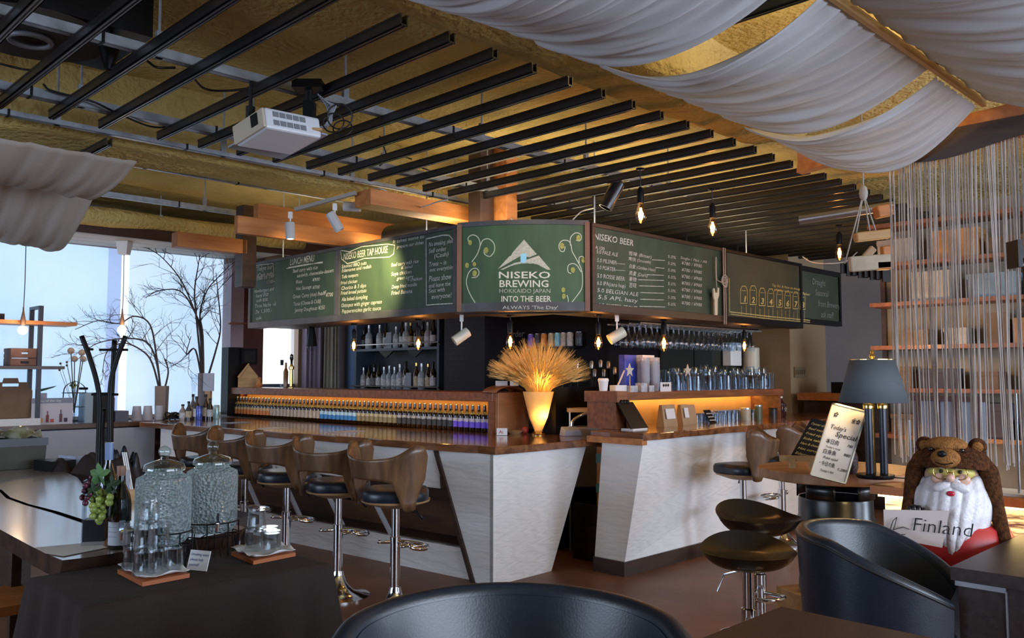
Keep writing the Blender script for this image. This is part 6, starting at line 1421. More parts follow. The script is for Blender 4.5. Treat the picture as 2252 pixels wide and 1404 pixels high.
# ================================================================ BAR STOOLS
def bar_stool(label, group, hs=.72):
    t = thing('bar_stool', label, 'bar stool', (0, 0, 0), 0, group)
    # chrome base, pole, footrest
    B().lathe([(.205, 0), (.205, .008), (.17, .016), (.10, .035), (.055, .085), (.038, .14), (.034, .16)], 32).build('base', M_['chrome'], t, smooth='auto')
    B().lathe([(.030, .15), (.030, .42), (.033, .42), (.033, .45), (.024, .452), (.024, hs-.09)], 20).build('pole', M_['chrome'], t, smooth='auto')
    f = B(); f.tube([(0, 0, .385), (.10, 0, .385), (.14, 0, .385)], .010, 8)
    f.tube(bez([(-.0, .15, .40), (.09, .16, .385), (.16, .10, .385), (.18, 0, .385), (.16, -.10, .385), (.09, -.16, .385), (0, -.15, .40), (-.01, -.13, .42)], 5), .011, 8)
    f.tube([(.03, 0, .385), (.15, .09, .385)], .008, 6); f.tube([(.03, 0, .385), (.15, -.09, .385)], .008, 6)
    f.build('footrest', M_['chrome'], t, smooth=True)
    B().tube([(0, -.03, hs-.10), (.02, -.16, hs-.115), (.03, -.20, hs-.15)], .008, 6).build('lever', M_['black'], t, smooth=True)
    B().lathe([(.001, hs-.095), (.10, hs-.095), (.20, hs-.062), (.205, hs-.05), (.001, hs-.05)], 32).build('seat_pan', M_['ply_edge'], t, smooth='auto')
    # cushion slightly squared
    c = B(); n = 36
    def cr(a): return .205*(1 + .05*math.cos(4*a))
    prof = [(.0, .0), (.98, .0), (1.0, .015), (1.0, .045), (.95, .062), (.6, .068), (.0, .066)]
    vs = []
    for q, zz in prof:
        for k in range(n):
            a = 2*PI*k/n; vs.append((cr(a)*max(q, .001)*math.cos(a), cr(a)*max(q, .001)*math.sin(a), hs-.05+zz))
    c.add(vs, [(i*n+k, i*n+(k+1) % n, (i+1)*n+(k+1) % n, (i+1)*n+k) for i in range(len(prof)-1) for k in range(n)]); c.build('cushion', M_['leather'], t, smooth='auto', auto=60)
    # bent plywood back: opening above the seat, two wide legs to the seat pan
    b = B(); A = math.radians(84)
    def edge(a):
        s_ = abs(a)/A
        top = .285 - .055*math.cos(a*1.05) + .045*math.exp(-((s_-.80)/.20)**2) - (.05 if s_ > .93 else 0)*(s_-.93)/.07
        if s_ < .50: bot = .115 - .02*(s_/.50)**3
        elif s_ < .66: bot = lerp(.095, -.055, ((s_-.50)/.16)**.8)
        elif s_ < .86: bot = -.055 - .006*math.sin((s_-.66)/.20*PI)
        else: bot = lerp(-.055, .12, ((s_-.86)/.14)**.7)
        return top, bot
    def fn(i, j):
        a = lerp(-A, A, i); top, bot = edge(a); z = lerp(bot, top, j)
        r = .222 + .045*max(0, z)/.28 ; ang = PI + a
        return Vector((r*math.cos(ang)*1.02, r*math.sin(ang)*1.12, hs-.03+z))
    b.grid(fn, 72, 8); b.build('backrest', M_['walnut'], t, smooth='auto', solid=.012)
    return t
SG = 'bentwood bar stools along the left counter'
order = ['nearest the camera', 'second from the white corner', 'third, behind the farther dispenser', 'fourth along the left counter', 'fifth, nearest the window counter']
s0 = bar_stool('bentwood bar stool with black seat at the left counter, nearest the camera', SG)
pos = [(868, 1352, 22), (742, 1310, 30)]
base = [at(868, 1352, 0), at(742, 1312, 0)]
base += [Vector((*uv(3.14, 5.36), 0)), Vector((*uv(3.17, 6.02), 0)), Vector((*uv(3.20, 6.72), 0))]
for i, p in enumerate(base):
    if i == 0: s0.location = p; s0.rotation_euler.z = math.radians(50)
    else: dup(s0, p, math.radians((0, 62, 57, 52, 50)[i]), 'bentwood bar stool with black seat at the left counter, ' + order[i], SG)
SR = 'bentwood bar stools at the right counter'
pA = at(1637, 1240, 0); pB = at(1722, 1198, 0)
dup(s0, pA, math.radians(165), 'bentwood bar stool at the right counter in front of the stained plaster', SR)
dup(s0, pB, math.radians(150), 'bentwood bar stool at the right counter, partly behind the round table', SR)
# black saddle stools
def saddle(label):
    t = thing('saddle_stool', label, 'bar stool'); hs = .60
    B().lathe([(.20, 0), (.20, .01), (.08, .04), (.035, .08)], 28).build('base', M_['chrome'], t, smooth='auto')
    B().lathe([(.034, .07), (.034, .34), (.026, .345), (.026, hs-.06)], 18).build('pole', M_['chrome'], t, smooth='auto')
    B().tube(bez([(0, 0, .26), (.13, .05, .26), (.17, -.04, .26), (.10, -.14, .26), (0, -.03, .26)], 5), .010, 8).build('footrest', M_['chrome'], t, smooth=True)
    B().tube([(0, 0, hs-.08), (-.05, -.10, hs-.12), (-.06, -.13, hs-.20)], .006, 6).build('lever', M_['chrome'], t)
    def fn(a, b):
        an = a*2*PI; q = b; back = max(0, -math.cos(an))**1.5
        r = .215*q; z = hs-.03 + .03*q*q + back*.055*max(0, q-.6)/.4 - .01*(1-q)
        return Vector((r*math.cos(an)*(1 - .0*back), r*math.sin(an), z))
    g = B(); g.grid(fn, 40, 12); g.grid(lambda a, b: fn(a, b) - Vector((0, 0, .05*(1-b**6))), 40, 12, flip=True)
    g.build('seat', mat('black_gloss_seat', (.010, .010, .010), rough=.25, spec=.6) if 'black_gloss_seat' not in bpy.data.materials else bpy.data.materials['black_gloss_seat'], t, smooth=True)
    return t
q = atd(1645, 1235, 3.95); sd = saddle('low black saddle stool with chrome pole in front of the stools at right'); sd.location = (q.x, q.y, 0); sd.rotation_euler = (0, 0, math.radians(-95))
q = atd(1668, 1165, 4.45); dup(sd, (q.x, q.y, 0), math.radians(-70), 'black saddle stool standing right behind the other saddle stool', scale=(1, 1, 1.12))

# ================================================================ TUB CHAIRS
def tub_chair(name, label, w_, hb, ha, seat=.44):
    """shell opening towards local +x; w_ = outer radius, hb = back height, ha = arm height"""
    t = thing(name, label, 'armchair'); A = math.radians(150); th = .055
    def top(a):
        s_ = abs(a)/A; 
        if s_ < .45: return hb - .015*(s_/.45)**2
        return lerp(hb-.015, ha, ((s_-.45)/.55)**1.15)
    def rad(a, z):
        s_ = abs(a)/A; r = w_*(.86 + .14*min(1, z/hb)); return r
    def P(a, r, z):
        ang = PI + a; x, y = r*math.cos(ang), r*math.sin(ang); 
        ext = max(0, abs(a)/A - .6)/.4
        return Vector((x*1.0 + .03*ext, y, z))
    zb = .20
    def outer(i, j):
        a = lerp(-A, A, i); tz = top(a); z = lerp(zb, tz-th*.5, j)
        return P(a, rad(a, z), z)
    def rim(i, j):
        a = lerp(-A, A, i); tz = top(a); an = j*PI
        r = rad(a, tz); return P(a, r - th*.5 + th*.5*math.cos(an), tz - th*.5 + th*.5*math.sin(an))
    def inner(i, j):
        a = lerp(-A, A, i); tz = top(a); z = lerp(tz-th*.5, seat-.05, j); return P(a, rad(a, z) - th - .085*j - .03*j*j, z)
    m = B(); m.grid(outer, 60, 8); m.grid(rim, 60, 8); m.grid(inner, 60, 8)
    for e in (0, 1):     # close the arm ends
        pts = [outer(e, j/8) for j in range(9)] + [rim(e, j/8) for j in range(1, 8)] + [inner(e, j/8) for j in range(9)] + [P(lerp(-A, A, e), rad(A, zb)-th, zb)]
        m.add(pts, [tuple(range(len(pts)))])
    m.build('shell', M_['leather'], t, smooth='auto', auto=50)
    pp = [rim(i/60, .12) + Vector((0, 0, -.01)) for i in range(61)]; B().tube(pp, .006, 6).build('piping', mat('seam_leather', (.012, .011, .012), rough=.5) if 'seam_leather' not in bpy.data.materials else bpy.data.materials['seam_leather'], t, smooth=True)
    B().lathe([(.001, seat-.12), (w_*.86, seat-.12), (w_*.88, seat-.06), (w_*.84, seat-.01), (w_*.5, seat+.01), (.001, seat+.01)], 40).build('seat_cushion', M_['leather'], t, smooth='auto')
    for a in (45, 135, 225, 315):
        r = w_*.7; c_, s_ = math.cos(math.radians(a)), math.sin(math.radians(a)); B().bar((r*c_, r*s_, .24), (r*1.1*c_, r*1.1*s_, 0), .035, .035).build('leg', M_['brown'], t)
    return t
q = atd(1935, 1240, 3.33); c1 = tub_chair('tub_chair', 'black leather tub chair turned to the dark desk in front of the figure', .305, .81, .61); c1.location = (q.x, q.y, 0); c1.rotation_euler.z = math.radians(-38)
q = atd(1128, 1300, 2.05); c2 = tub_chair('tub_chair', 'black leather tub chair back rising at the bottom centre of the picture', .44, .83, .62); c2.location = (q.x, 1.98, 0); c2.rotation_euler.z = math.radians(-88)
# ================================================================ DESK AND TABLE, RIGHT
dm = mat('dark_desk_veneer', (.040, .026, .024), (.026, .016, .015), scale=3, rough=.42, spec=.35, stretch=(1, 14, 14))
# desk corner near (2090,1245)
pc = to_uv(at(2090, 1247, .72)); t = thing('desk', 'dark veneer desk with metal trimmed leg at the right edge', 'desk', uv(pc[0], pc[1], 0), G45)
B().box(0, .88, -1.3, 0, .675, .72).build('desktop', dm, t)
B().box(.015, .05, -.17, -.02, 0, .665).build('leg_panel', dm, t); B().box(.01, .055, -.172, -.01, .655, .672).build('metal_trim', M_['steel'], t); B().box(.01, .05, -.175, -.17, 0, .66).build('metal_edge', M_['steel'], t)
B().box(.02, .05, -1.28, -.17, .50, .675).build('apron', dm, t)
# maroon table, bottom right
pm_ = to_uv(at(1718, 1335, .72)); t = thing('dining_table', 'maroon topped table at the bottom right edge of the room', 'table', uv(pm_[0], pm_[1], 0), G45)
B().box(-.42, 0, -1.1, 0, .685, .72).build('tabletop', mat('maroon_top', (.030, .013, .016), (.022, .010, .012), scale=4, rough=.5, spec=.3, stretch=(1, 9, 9)), t)
for a in (-.37, -.05):
    for b2 in (-1.05, -.05): B().box(a-.025, a+.025, b2-.025, b2+.025, 0, .685).build('leg', M_['brown'], t)
# ================================================================ KEG TABLE, LAMP AND SIGNS
pk = atd(1842, 1290, 4.75); KX, KY = pk.x, pk.y
t = thing('plywood_block', 'rough plywood block under the black keg', 'block', (KX, KY, 0), .3); B().box(-.24, .24, -.22, .22, 0, .215).build('block', M_['wood_pine'], t, bevel=.004)
t = thing('beer_keg', 'black steel beer keg carrying the round wooden tabletop', 'keg', (KX, KY, .215)); r = .205
km = mat('black_keg_steel', (.010, .011, .012), rough=.28, metal=.2, spec=.6)
B().lathe([(r*.9, 0), (r*.98, .015), (r*.98, .07), (r*.93, .08), (r*.96, .17), (r*1.0, .185), (r*1.0, .20), (r*.96, .215), (r*.96, .37), (r*1.0, .385), (r*1.0, .40), (r*.96, .415), (r*.95, .50), (r*.93, .515)], 40).build('keg_body', km, t, smooth='auto')
m = B(); rr = r*.97
for a0 in (-2.35, -.9, .9, 2.5):   # rim with hand holes
    m.grid(lambda a, b: Vector((rr*math.cos(a0 - .42 + a*.0 + .84*a), rr*math.sin(a0 - .42 + .84*a), lerp(.515, .605, b))), 10, 1)
m.lathe([(rr, .59), (rr+.008, .60), (rr, .612)], 40, caps=False); m.build('keg_rim', km, t, smooth='auto', solid=.008)
m = B(); 
for k, c_ in enumerate('illico'): 
    q_ = MB(); q_.text(c_, 0, 0, .09, off=.01); a = -1.95 + k*.16
    m.add([((r*.965)*math.cos(a + v[0]/r), (r*.965)*math.sin(a + v[0]/r), .255 + v[2]) for v in q_.v], q_.f)
m.build('lettering', M_['white'], t)
ZK2 = .215 + .613
t = thing('round_tabletop', 'thick round pale wooden tabletop resting on the keg', 'tabletop', (KX+.04, KY+.05, ZK2)); n = 48
m = B(); m.prism([((.425 + .01*math.sin(3*a) + .006*math.sin(7*a))*math.cos(a), (.41 + .01*math.sin(2*a))*math.sin(a)) for a in [i*2*PI/n for i in range(n)]], 0, .055)
m.build('slab', mat('round_slab_wood', (.42, .20, .085), (.27, .115, .045), scale=3, rough=.45, stretch=(1, 8, 4), detail=6), t, bevel=.006)
ZTp = ZK2 + .056
# lamp
pl = at(1925, 1052, ZTp); t = thing('table_lamp', 'table lamp with grey tapered shade on three dark columns', 'lamp', pl); t.scale = (1, 1, .89)
B().lathe([(.085, 0), (.09, .008), (.09, .022), (.05, .03)], 28).build('base', M_['black'], t, smooth='auto')
colm = mat('navy_columns', (.012, .016, .030), rough=.3)
for a in (-.5, 1.6, 3.7):
    B().tube([(.042*math.cos(a), .042*math.sin(a), .025), (.042*math.cos(a), .042*math.sin(a), .395)], .019, 12).build('column', colm, t, smooth='auto')
    B().lathe([(.024, .39), (.026, .415), (.018, .43)], 12, c=(.042*math.cos(a), .042*math.sin(a), 0)).build('brass_cap', M_['gold'], t, smooth='auto')
B().tube([(0, 0, .03), (0, 0, .70)], .006, 8).build('stem', M_['gold'], t)
B().lathe([(.05, .43), (.055, .44), (.02, .45), (.012, .52), (.02, .53)], 16).build('brass_collar', M_['gold'], t, smooth='auto')
shm = mat('grey_lamp_shade', (.10, .115, .13), (.085, .10, .115), scale=5, rough=.85)
B().lathe([(.165, .425), (.105, .665)], 40, caps=False).build('lamp_shade', shm, t, smooth=True, solid=.003)
B().lathe([(.106, .664), (.106, .668)], 40, caps=False).build('shade_rim', M_['gold'], t, solid=.003)
B().lathe([(.004, .665), (.016, .685), (.006, .70), (.013, .712), (.003, .722)], 12).build('finial', M_['gold'], t, smooth='auto')
B().ball((0, 0, .52), .032, 12, 8).build('bulb', glow('lamp_bulb', (1, .70, .25), 22), t, smooth=True)
point('lamp_light', (pl.x, pl.y, pl.z+.47), 7, (1, .62, .20), .04)
cable([(pl.x+.08, pl.y-.03, ZTp+.006), (pl.x+.12, pl.y-.06, ZTp+.006), (pl.x+.16, pl.y-.05, ZTp+.006), (pl.x+.22, pl.y-.02, ZTp+.006)], .003, M_['cord'], 'thin black lamp cord trailing over the round tabletop edge')
# whiteboard sign, leaning and tilted
c = [atd(1832, 888, 4.42), atd(1903, 893, 4.42), atd(1858, 1064, 4.28), atd(1783, 1045, 4.28)]; c[1] = c[0] + c[2] - c[3]
t = thing('special_board', 'white board handwritten Today Special leaning against the table lamp', 'sign', c[3]); o0 = Vector(c[3]); ex = (c[2]-c[3]); ey = (c[0]-c[3]); nz = ex.cross(ey).normalized()
m = B(); m.extr([p - o0 for p in (c[3], c[2], c[1], c[0])], nz*-.008); m.build('panel', mat('sign_board_white', (.58, .55, .52), rough=.35), t)
m = B()
for a, b2 in ((c[3], c[2]), (c[2], c[1]), (c[1], c[0]), (c[0], c[3])): m.bar(a-o0, b2-o0, .008, .012, up=nz)
m.build('frame', M_['steel'], t)
def sgn(m, s_, x, y, x2, h, slant=.2, off=.01):
    q = MB(); q.text(s_, 0, 0, 1, slant=slant, off=off); wd = max(v[0] for v in q.v) or 1
    return m.add([ex*(x + v[0]/wd*(x2-x)) + ey*(y + v[2]/.72*h) + nz*.003 for v in q.v], q.f)
m = B(); sgn(m, 'Today’s', .12, .66, .60, .06); sgn(m, 'Special', .32, .57, .98, .07); sgn(m, '本日肉', .12, .46, .50, .055, 0); sgn(m, '780', .75, .47, .92, .035); sgn(m, 'Today’s soup', .15, .40, .6, .025)
sgn(m, '白身魚', .12, .32, .52, .05, 0); sgn(m, '980', .72, .34, .93, .04); sgn(m, 'Poké salad', .18, .25, .62, .035); sgn(m, '・今日の魚', .08, .16, .58, .05, 0); sgn(m, '1,280', .66, .14, .95, .035); sgn(m, 'Today’s fish', .2, .08, .6, .03); sgn(m, '✿', .1, .83, .25, .07); sgn(m, '❀✿', .66, .80, .92, .07)
m.build('handwriting', mat('black_marker', (.012, .012, .015), rough=.6), t)
# black menu leaning behind, on a little easel
c = [atd(1785, 920, 4.72), atd(1830, 925, 4.72), atd(1790, 1018, 4.62), atd(1738, 1006, 4.62)]; c[1] = c[0] + c[2] - c[3]
t = thing('chalk_menu', 'black handwritten chalk menu leaning on a pale wooden easel', 'sign', c[3]); o0 = Vector(c[3]); ex = (c[2]-c[3]); ey = (c[0]-c[3]); nz = ex.cross(ey).normalized()
B().extr([p - o0 for p in (c[3], c[2], c[1], c[0])], nz*-.01).build('panel', M_['black_wall'], t)
m = B()
for k, s_ in enumerate(('Oyster ale set', 'Beef nachos', 'Fried squid', 'Soba salad', 'Ham & cheese', 'Hot curry', 'Edamame')): sgn(m, s_, .08, .85-.125*k, .92, .055)
m.build('handwriting', M_['chalk_y'], t)
m = B(); q0 = Vector(c[3])-o0; m.cbox((.03, -.02, -.005), (.18, .03, .03), rz=-.15); m.cbox((.0, -.03, -.03), (.03, .02, .05)); m.cbox((.10, -.04, -.035), (.025, .02, .05)); m.build('easel', M_['wood_pine'], t)
t = thing('star_lantern', 'small dark red ornament with light spots behind the white board', 'ornament', (pl.x-.05, pl.y+.19, ZTp)); B().lathe([(.03, 0), (.04, .03), (.04, .09), (.02, .14), (.01, .15)], 14).build('body', mat('dark_red_dotted', (.05, .02, .02), (.22, .12, .10), scale=60, rough=.5, lo=.55, hi=.7), t, smooth='auto')

# ================================================================ PARTITION LEDGE WITH LIGHTS
t = thing('partition_ledge', 'wooden ledge on the plastered partition with bright led strip under it', 'ledge', uv(4.40, 1.76, .80), G45)
B().box(-.14, .12, -4.3, 0, .015, .055).build('ledge_board', M_['wood_orange'], t)
m = B(); 
B().box(-.095, -.080, -4.25, -.02, .0, .012).build('led_strip', M_['ledwarm'], t)
area('ledge_led', uv(4.31, .6, .805), uv(4.33, .6, 0), 2.4, .02, 14, (1, .75, .32)).rotation_euler = (0, 0, G45 + PI/2)
for k, (px, v) in enumerate(((2190, 1.25), (2165, 1.30))):
    pass
t = thing('clear_sheet_stand', 'white paper lying on the ledge beside a slim metal rod', 'papers', uv(4.41, 1.0, .856), G45); B().box(-.10, .10, -.5, .25, 0, .012).build('papers', M_['paper'], t); B().tube([(-.05, .13, 0), (-.05, .13, .46)], .006, 6).build('rod', M_['steel'], t)
B().box(-.05, .05, -.3, .02, .012, .05).build('dark_case', M_['black'], t)
t = thing('metal_rod_stand', 'slim silver upright rod at the left end of the ledge', 'stand', uv(4.42, 1.62, .856), 0); B().tube([(0, 0, 0), (0, 0, .32)], .006, 6).build('rod', M_['steel'], t); B().lathe([(.03, 0), (.03, .006)], 12).build('foot', M_['steel'], t)

# ================================================================ FRINGE CURTAIN
rn = random.Random(9)
grp = 'hanging strings of the fringe curtain'
fmA = mat('beige_string', (.50, .44, .40), (.38, .33, .30), scale=9, rough=.9, sheen=.3)
strands = []
N = 210; V_a, V_b = 1.82, -.15
proto_s = []
for k in range(6):
    m = B(); L = 1.66; off = rn.uniform(0, 6); pts = [(.006*math.sin(i*.8+off)*(i/10), .010*math.sin(i*.5+off*2)*(i/10)*(1 if k % 2 else .4), -L*i/10) for i in range(11)]
    m.tube(pts, [.0036]*11, 4, caps=False)
    proto_s.append(m)
first = {}
t = thing('fringe_curtain', 'long beige string fringe curtain hanging from the wavy wooden header', 'curtain', uv(4.765, 0, 2.60), G45)
m = B(); m.grid(lambda a, b: Vector((-.03, lerp(V_b, V_a+.05, a), lerp(-.035 + .03*math.sin(a*13), .09, b))), 40, 1); m.build('dark_valance', M_['brown'], t, solid=.01)
mesh_all = B()
for k in range(N):
    v = lerp(V_a, V_b, (k + rn.uniform(-.35, .35))/N); pm = proto_s[rn.randrange(6)]; s_ = rn.uniform(.985, 1.015); dx = rn.uniform(-.015, .015); lean = rn.gauss(0, .018)
    if k < 6: v = V_a - k*.006
    def tr(p): f_ = -p[2]/1.66; return (p[0]+dx, p[1]+v + lean*f_, p[2]*s_ + .01)
    if k < 95:
        o = MB(); o.add([tr(p) for p in pm.v], pm.f); o.build('string', fmA, t, smooth=True)
    else: mesh_all.add([tr(p) for p in pm.v], pm.f)
o = mesh_all.build('string_mass', fmA, t, smooth=True); o['kind'] = 'stuff'
m = B()
for k in range(12): 
    v = rn.uniform(V_b, V_a); m.ball((0, v, rn.uniform(-1.5, -.7)), .005, 6, 4)
# ================================================================ BLACK METAL POST
p = atd(2250, 600, 3.75); p.x += .03
t = thing('metal_post', 'black steel post with bracket and grey rail at the right edge', 'post', (p.x, p.y, 0)); B().box(-.02, .02, -.02, .02, 0, p.z+.12).build('upright', M_['black'], t)
zb = atd(2215, 555, 3.75).z
B().box(-.06, .30, -.03, .03, zb-.03, zb+.025).build('bracket', M_['black'], t); B().box(-.075, -.055, -.045, .045, zb-.07, zb+.05).build('end_plate', M_['black'], t); B().tube([(-.05, 0, zb-.055), (.4, 0, zb-.055)], .010, 8).build('grey_rail', M_['steel'], t)

# ================================================================ BEHIND THE FRINGE
wd = M_['wood_orange']
t = thing('crate_shelving', 'tall wooden shelving with orange crates seen through the fringe', 'shelving', uv(7.6, .55, 0), G45)
for z in (.85, 1.25, 1.62, 2.0, 2.35, 2.7): B().box(0, .32, -.9, 2.55, z, z+.035).build('shelf_board', M_['wood_red'], t)
for y in (-.9, .25, 1.35, 2.52): B().box(.28, .32, y, y+.04, 0, 2.75).build('post', M_['brown'], t)
B().box(.33, .36, -1.2, 2.55, 0, 2.9).build('back_panel', mat('beige_backing', (.30, .26, .19), (.20, .17, .13), scale=3, rough=.8), t)
rn = random.Random(4)
cc = [((.50, .24, .08), 'orange'), ((.40, .20, .09), 'light brown'), ((.05, .05, .08), 'navy'), ((.35, .33, .30), 'pale grey'), ((.16, .10, .06), 'brown'), ((.20, .30, .38), 'blue grey')]
cmats = [mat('goods_%d' % i, c, tuple(x*.7 for x in c), scale=6, rough=.7) for i, (c, _) in enumerate(cc)]
for z in (.885, 1.285, 1.655, 2.035, 2.385):
    y = -.8
    while y < 2.3:
        w2 = rn.uniform(.14, .36); h = rn.uniform(.12, .28); i = rn.randrange(6)
        if 1.2 < z < 1.3: i = rn.choice([2, 4, 2])
        o = MB(); o.box(0, .215, 0, w2, 0, h); o.box(-.008, .222, -.004, w2+.004, h*.82, h+.01)
        o = o.build('storage_carton', cmats[i], None, loc=uv(7.6+.04, .55+y, z + .001), rz=G45)
        tag(o, cc[i][1] + ' carton on the %s board of the shelving behind the fringe' % {.885: 'lowest', 1.285: 'second', 1.655: 'third', 2.035: 'fourth', 2.385: 'top'}[z], 'carton', cc[i][1] + ' cartons on the shelving, %s board' % {.885: 'lowest', 1.285: 'second', 1.655: 'third', 2.035: 'fourth', 2.385: 'top'}[z])
        y += w2 + rn.uniform(.03, .2)
# dark lattice screen & sideboard left of the fringe
t = thing('lattice_screen', 'dark red lattice screen with pale panels behind the lamp', 'screen', uv(6.9, 2.55, .0), G45+.0)
for k in range(4): B().box(0, .03, -.1-k*.14, -.07-k*.14, 0, 1.25).build('slat', mat('dark_red_lattice', (.06, .018, .016), rough=.5) if k == 0 else bpy.data.materials['dark_red_lattice'], t)
for z in (.4, .8, 1.2): B().box(-.005, .035, -.55, -.04, z, z+.04).build('cross_bar', bpy.data.materials['dark_red_lattice'], t)
B().box(.03, .04, -.55, -.04, .0, 1.2).build('panel', mat('pale_blue_panel', (.30, .34, .42), rough=.7), t)
t = thing('sideboard', 'orange wooden counter top standing at the end of the right bar', 'sideboard', uv(9.0, 4.0, 0), G45); B().box(0, .9, -.8, .5, 1.12, 1.20).build('top', wd, t); B().box(.05, .85, -.75, .45, 0, 1.12).build('body', M_['brown'], t); B().box(.2, .7, -.3, .2, 1.20, 1.32).build('dark_tray', M_['black'], t)
t = thing('wall_unit', 'orange wooden cabinet with ledge on the grey wall at the fringe edge', 'cabinet', uv(9.2, 2.9, 1.34), G45); B().box(0, .3, -.6, .45, .0, .42).build('body', M_['wood_red'], t); B().box(-.05, .35, -.6, .55, .42, .48).build('top', wd, t); B().box(.05, .3, -.4, .1, .48, .56).build('small_box', M_['brown'], t)
# driftwood chandelier
ph = atd(1905, 520, 5.6); t = thing('driftwood_mobile', 'hanging mobile of pale driftwood planks on white ropes left of the fringe', 'mobile', ph)
def hp(px, py, d=5.6): return atd(px, py, d) - Vector(ph)
for (a, b2, w_, h_, mm_) in (((1880, 523), (1958, 514), .06, .07, M_['wood_pine']), ((1925, 468), (1958, 462), .08, .09, M_['wood_orange']), ((1868, 582), (1960, 575), .10, .05, mat('pale_driftwood', (.50, .44, .33), (.40, .34, .25), scale=8, rough=.8)), ((1895, 575), (1922, 545), .05, .03, M_['kraft']), ((1938, 552), (1962, 550), .06, .05, M_['wood_orange']), ((1925, 585), (1965, 583), .06, .05, M_['wood_orange'])):
    q = B(); A_, B_ = hp(*a), hp(*b2); q.bar(A_, B_, w_, h_, up=(0, 1, 0)); q.build('driftwood', mm_, t, bevel=.01)
m = B(); top_ = hp(1899, 425)
for e in ((1858, 580), (1883, 515), (1930, 520), (1915, 520)): m.tube([top_, hp(*e)], .005, 5)
m.tube([top_, Vector((top_.x, top_.y, ZC + .03 - ph.z))], .005, 5)
m.ball(top_ + Vector((0, 0, .0)), .03, 8, 6, (1, 1, 1.8)); m.build('rope', mat('white_rope', (.40, .38, .35), rough=.9), t, smooth=True)
m = B(); m.tube([atd(1760, 488, 6.2)-Vector(ph), atd(1960, 455, 6.0)-Vector(ph)], .03, 12); 
o = B().tube([atd(1758, 485, 6.2), atd(1965, 453, 5.9)], .032, 12).build('grey_pipe', M_['steel'], None, smooth='auto'); tag(o, 'fat grey pipe running under the dark channels to the fringe', 'pipe')
# black scalloped awning strip
m = B(); a0, a1 = atd(1860, 598, 7.5), atd(1965, 615, 7.2)
for k in range(8): 
    p = lerp(Vector(a0), Vector(a1), k/8); m.cbox(p + Vector((0, 0, .03)), (.085, .02, .09 + .03*(k % 2))); 
tag(m.build('scalloped_edge', M_['black']), 'black scalloped edge hanging before the grey wall', 'trim strip')

# ================================================================ SANTA FIGURE WITH BEAR HAT
ps = atd(2100, 1230, 3.77); SZ = 0
t = thing('santa_figure', 'plastic bearded figure in red coat wearing a brown bear hat, holding a card', 'figure', (ps.x, ps.y, .245), math.radians(-30)); t.scale = (.76, .76, .76)
B().box(-.2, .2, -.16, .16, -.3223, 0).build('stand', M_['brown'], t)
skin = mat('painted_skin', (.66, .40, .30), rough=.35); wht = mat('beard_white', (.72, .70, .72), (.62, .58, .62), scale=10, rough=.4, bump=.4, bscale=25); red = mat('coat_red', (.52, .035, .035), (.40, .02, .025), scale=6, rough=.35)
ZH = .90   # head centre
body = B(); n = 40
prof = [(.15, 0), (.21, .03), (.225, .15), (.235, .35), (.245, .52), (.225, .66), (.12, .74), (.135, ZH-.09), (.155, ZH-.02), (.15, ZH+.06), (.11, ZH+.13), (.04, ZH+.165), (.001, ZH+.17)]
body.lathe(prof, n); vs = []
for (x, y, z) in body.v:
    w2 = 1.0 if z > .70 else 1.12; vs.append((x*w2, y*.88, z))
body.v = vs; body.mi = [1 if (body.v[f[0]][2] < .72) else 0 for f in body.f]
body.build('body', [skin, red], t, smooth=True)
# beard, falling over the chest towards -y
def beard(a, b):
    x = (a-.5)*2; z = ZH + .035 - b*.50; wv = (.145*(1-b)**.35 + .115*math.sin(PI*min(1, b*1.02))**.8*.9) * (1 - .35*b**3) * (1 - .36*b)
    y = -(.165 + .05*math.sin(PI*b)*(1-.5*x*x)) + .12*x*x*(1-.3*b) + .006*math.sin(x*22 + b*8)
    if b < .12: y += .01
    return Vector((x*wv, y, z + .012*math.sin(x*9+b*15)))
bd = B(); bd.grid(beard, 40, 30); bd.build('beard', wht, t, smooth=True, solid=.03)
for s_ in (-1, 1):
    B().ball((s_*.045, -.175, ZH-.005), .045, 14, 10, (1.2, .6, .62), RotM('Y', s_*18)).build('moustache', wht, t, smooth=True)
    B().ball((s_*.062, -.150, ZH+.035), .036, 12, 8, (1.1, .55, .9)).build('cheek', skin, t, smooth=True)
    e = B().ball((s_*.048, -.152, ZH+.078), .011, 10, 8).build('eye', mat('eye_dark', (.02, .015, .01), rough=.3) if s_ < 0 else bpy.data.materials['eye_dark'], t, smooth=True)
    B().ball((s_*.05, -.152, ZH+.105), .034, 12, 8, (1.2, .35, .32), RotM('Y', s_*-14)).build('eyebrow', wht, t, smooth=True)
    B().ring((s_*.050, -.168, ZH+.072), .036, .0035, 24, 5, RotM('X', 90)).build('glasses_frame', M_['gold'], t, smooth=True)
    B().ball((s_*.150, -.01, ZH+.04), .03, 10, 8, (.5, .8, 1)).build('ear', skin, t, smooth=True)
yel = mat('yellow_face_paint', (.62, .50, .12), rough=.4)
B().ball((0, -.100, ZH+.070), .10, 20, 14, (1.22, .55, .50)).build('painted_mask', yel, t, smooth=True)
B().tube([(-.012, -.185, ZH+.075), (.012, -.185, ZH+.075)], .003, 5).build('glasses_bridge', M_['gold'], t)
B().ball((0, -.185, ZH+.045), .024, 12, 10, (1, 1, .95)).build('nose', skin, t, smooth=True)
B().ball((0, -.208, ZH-.038), .020, 12, 8, (1.1, .5, .75)).build('mouth', mat('mouth_red', (.45, .01, .03), rough=.35), t, smooth=True)
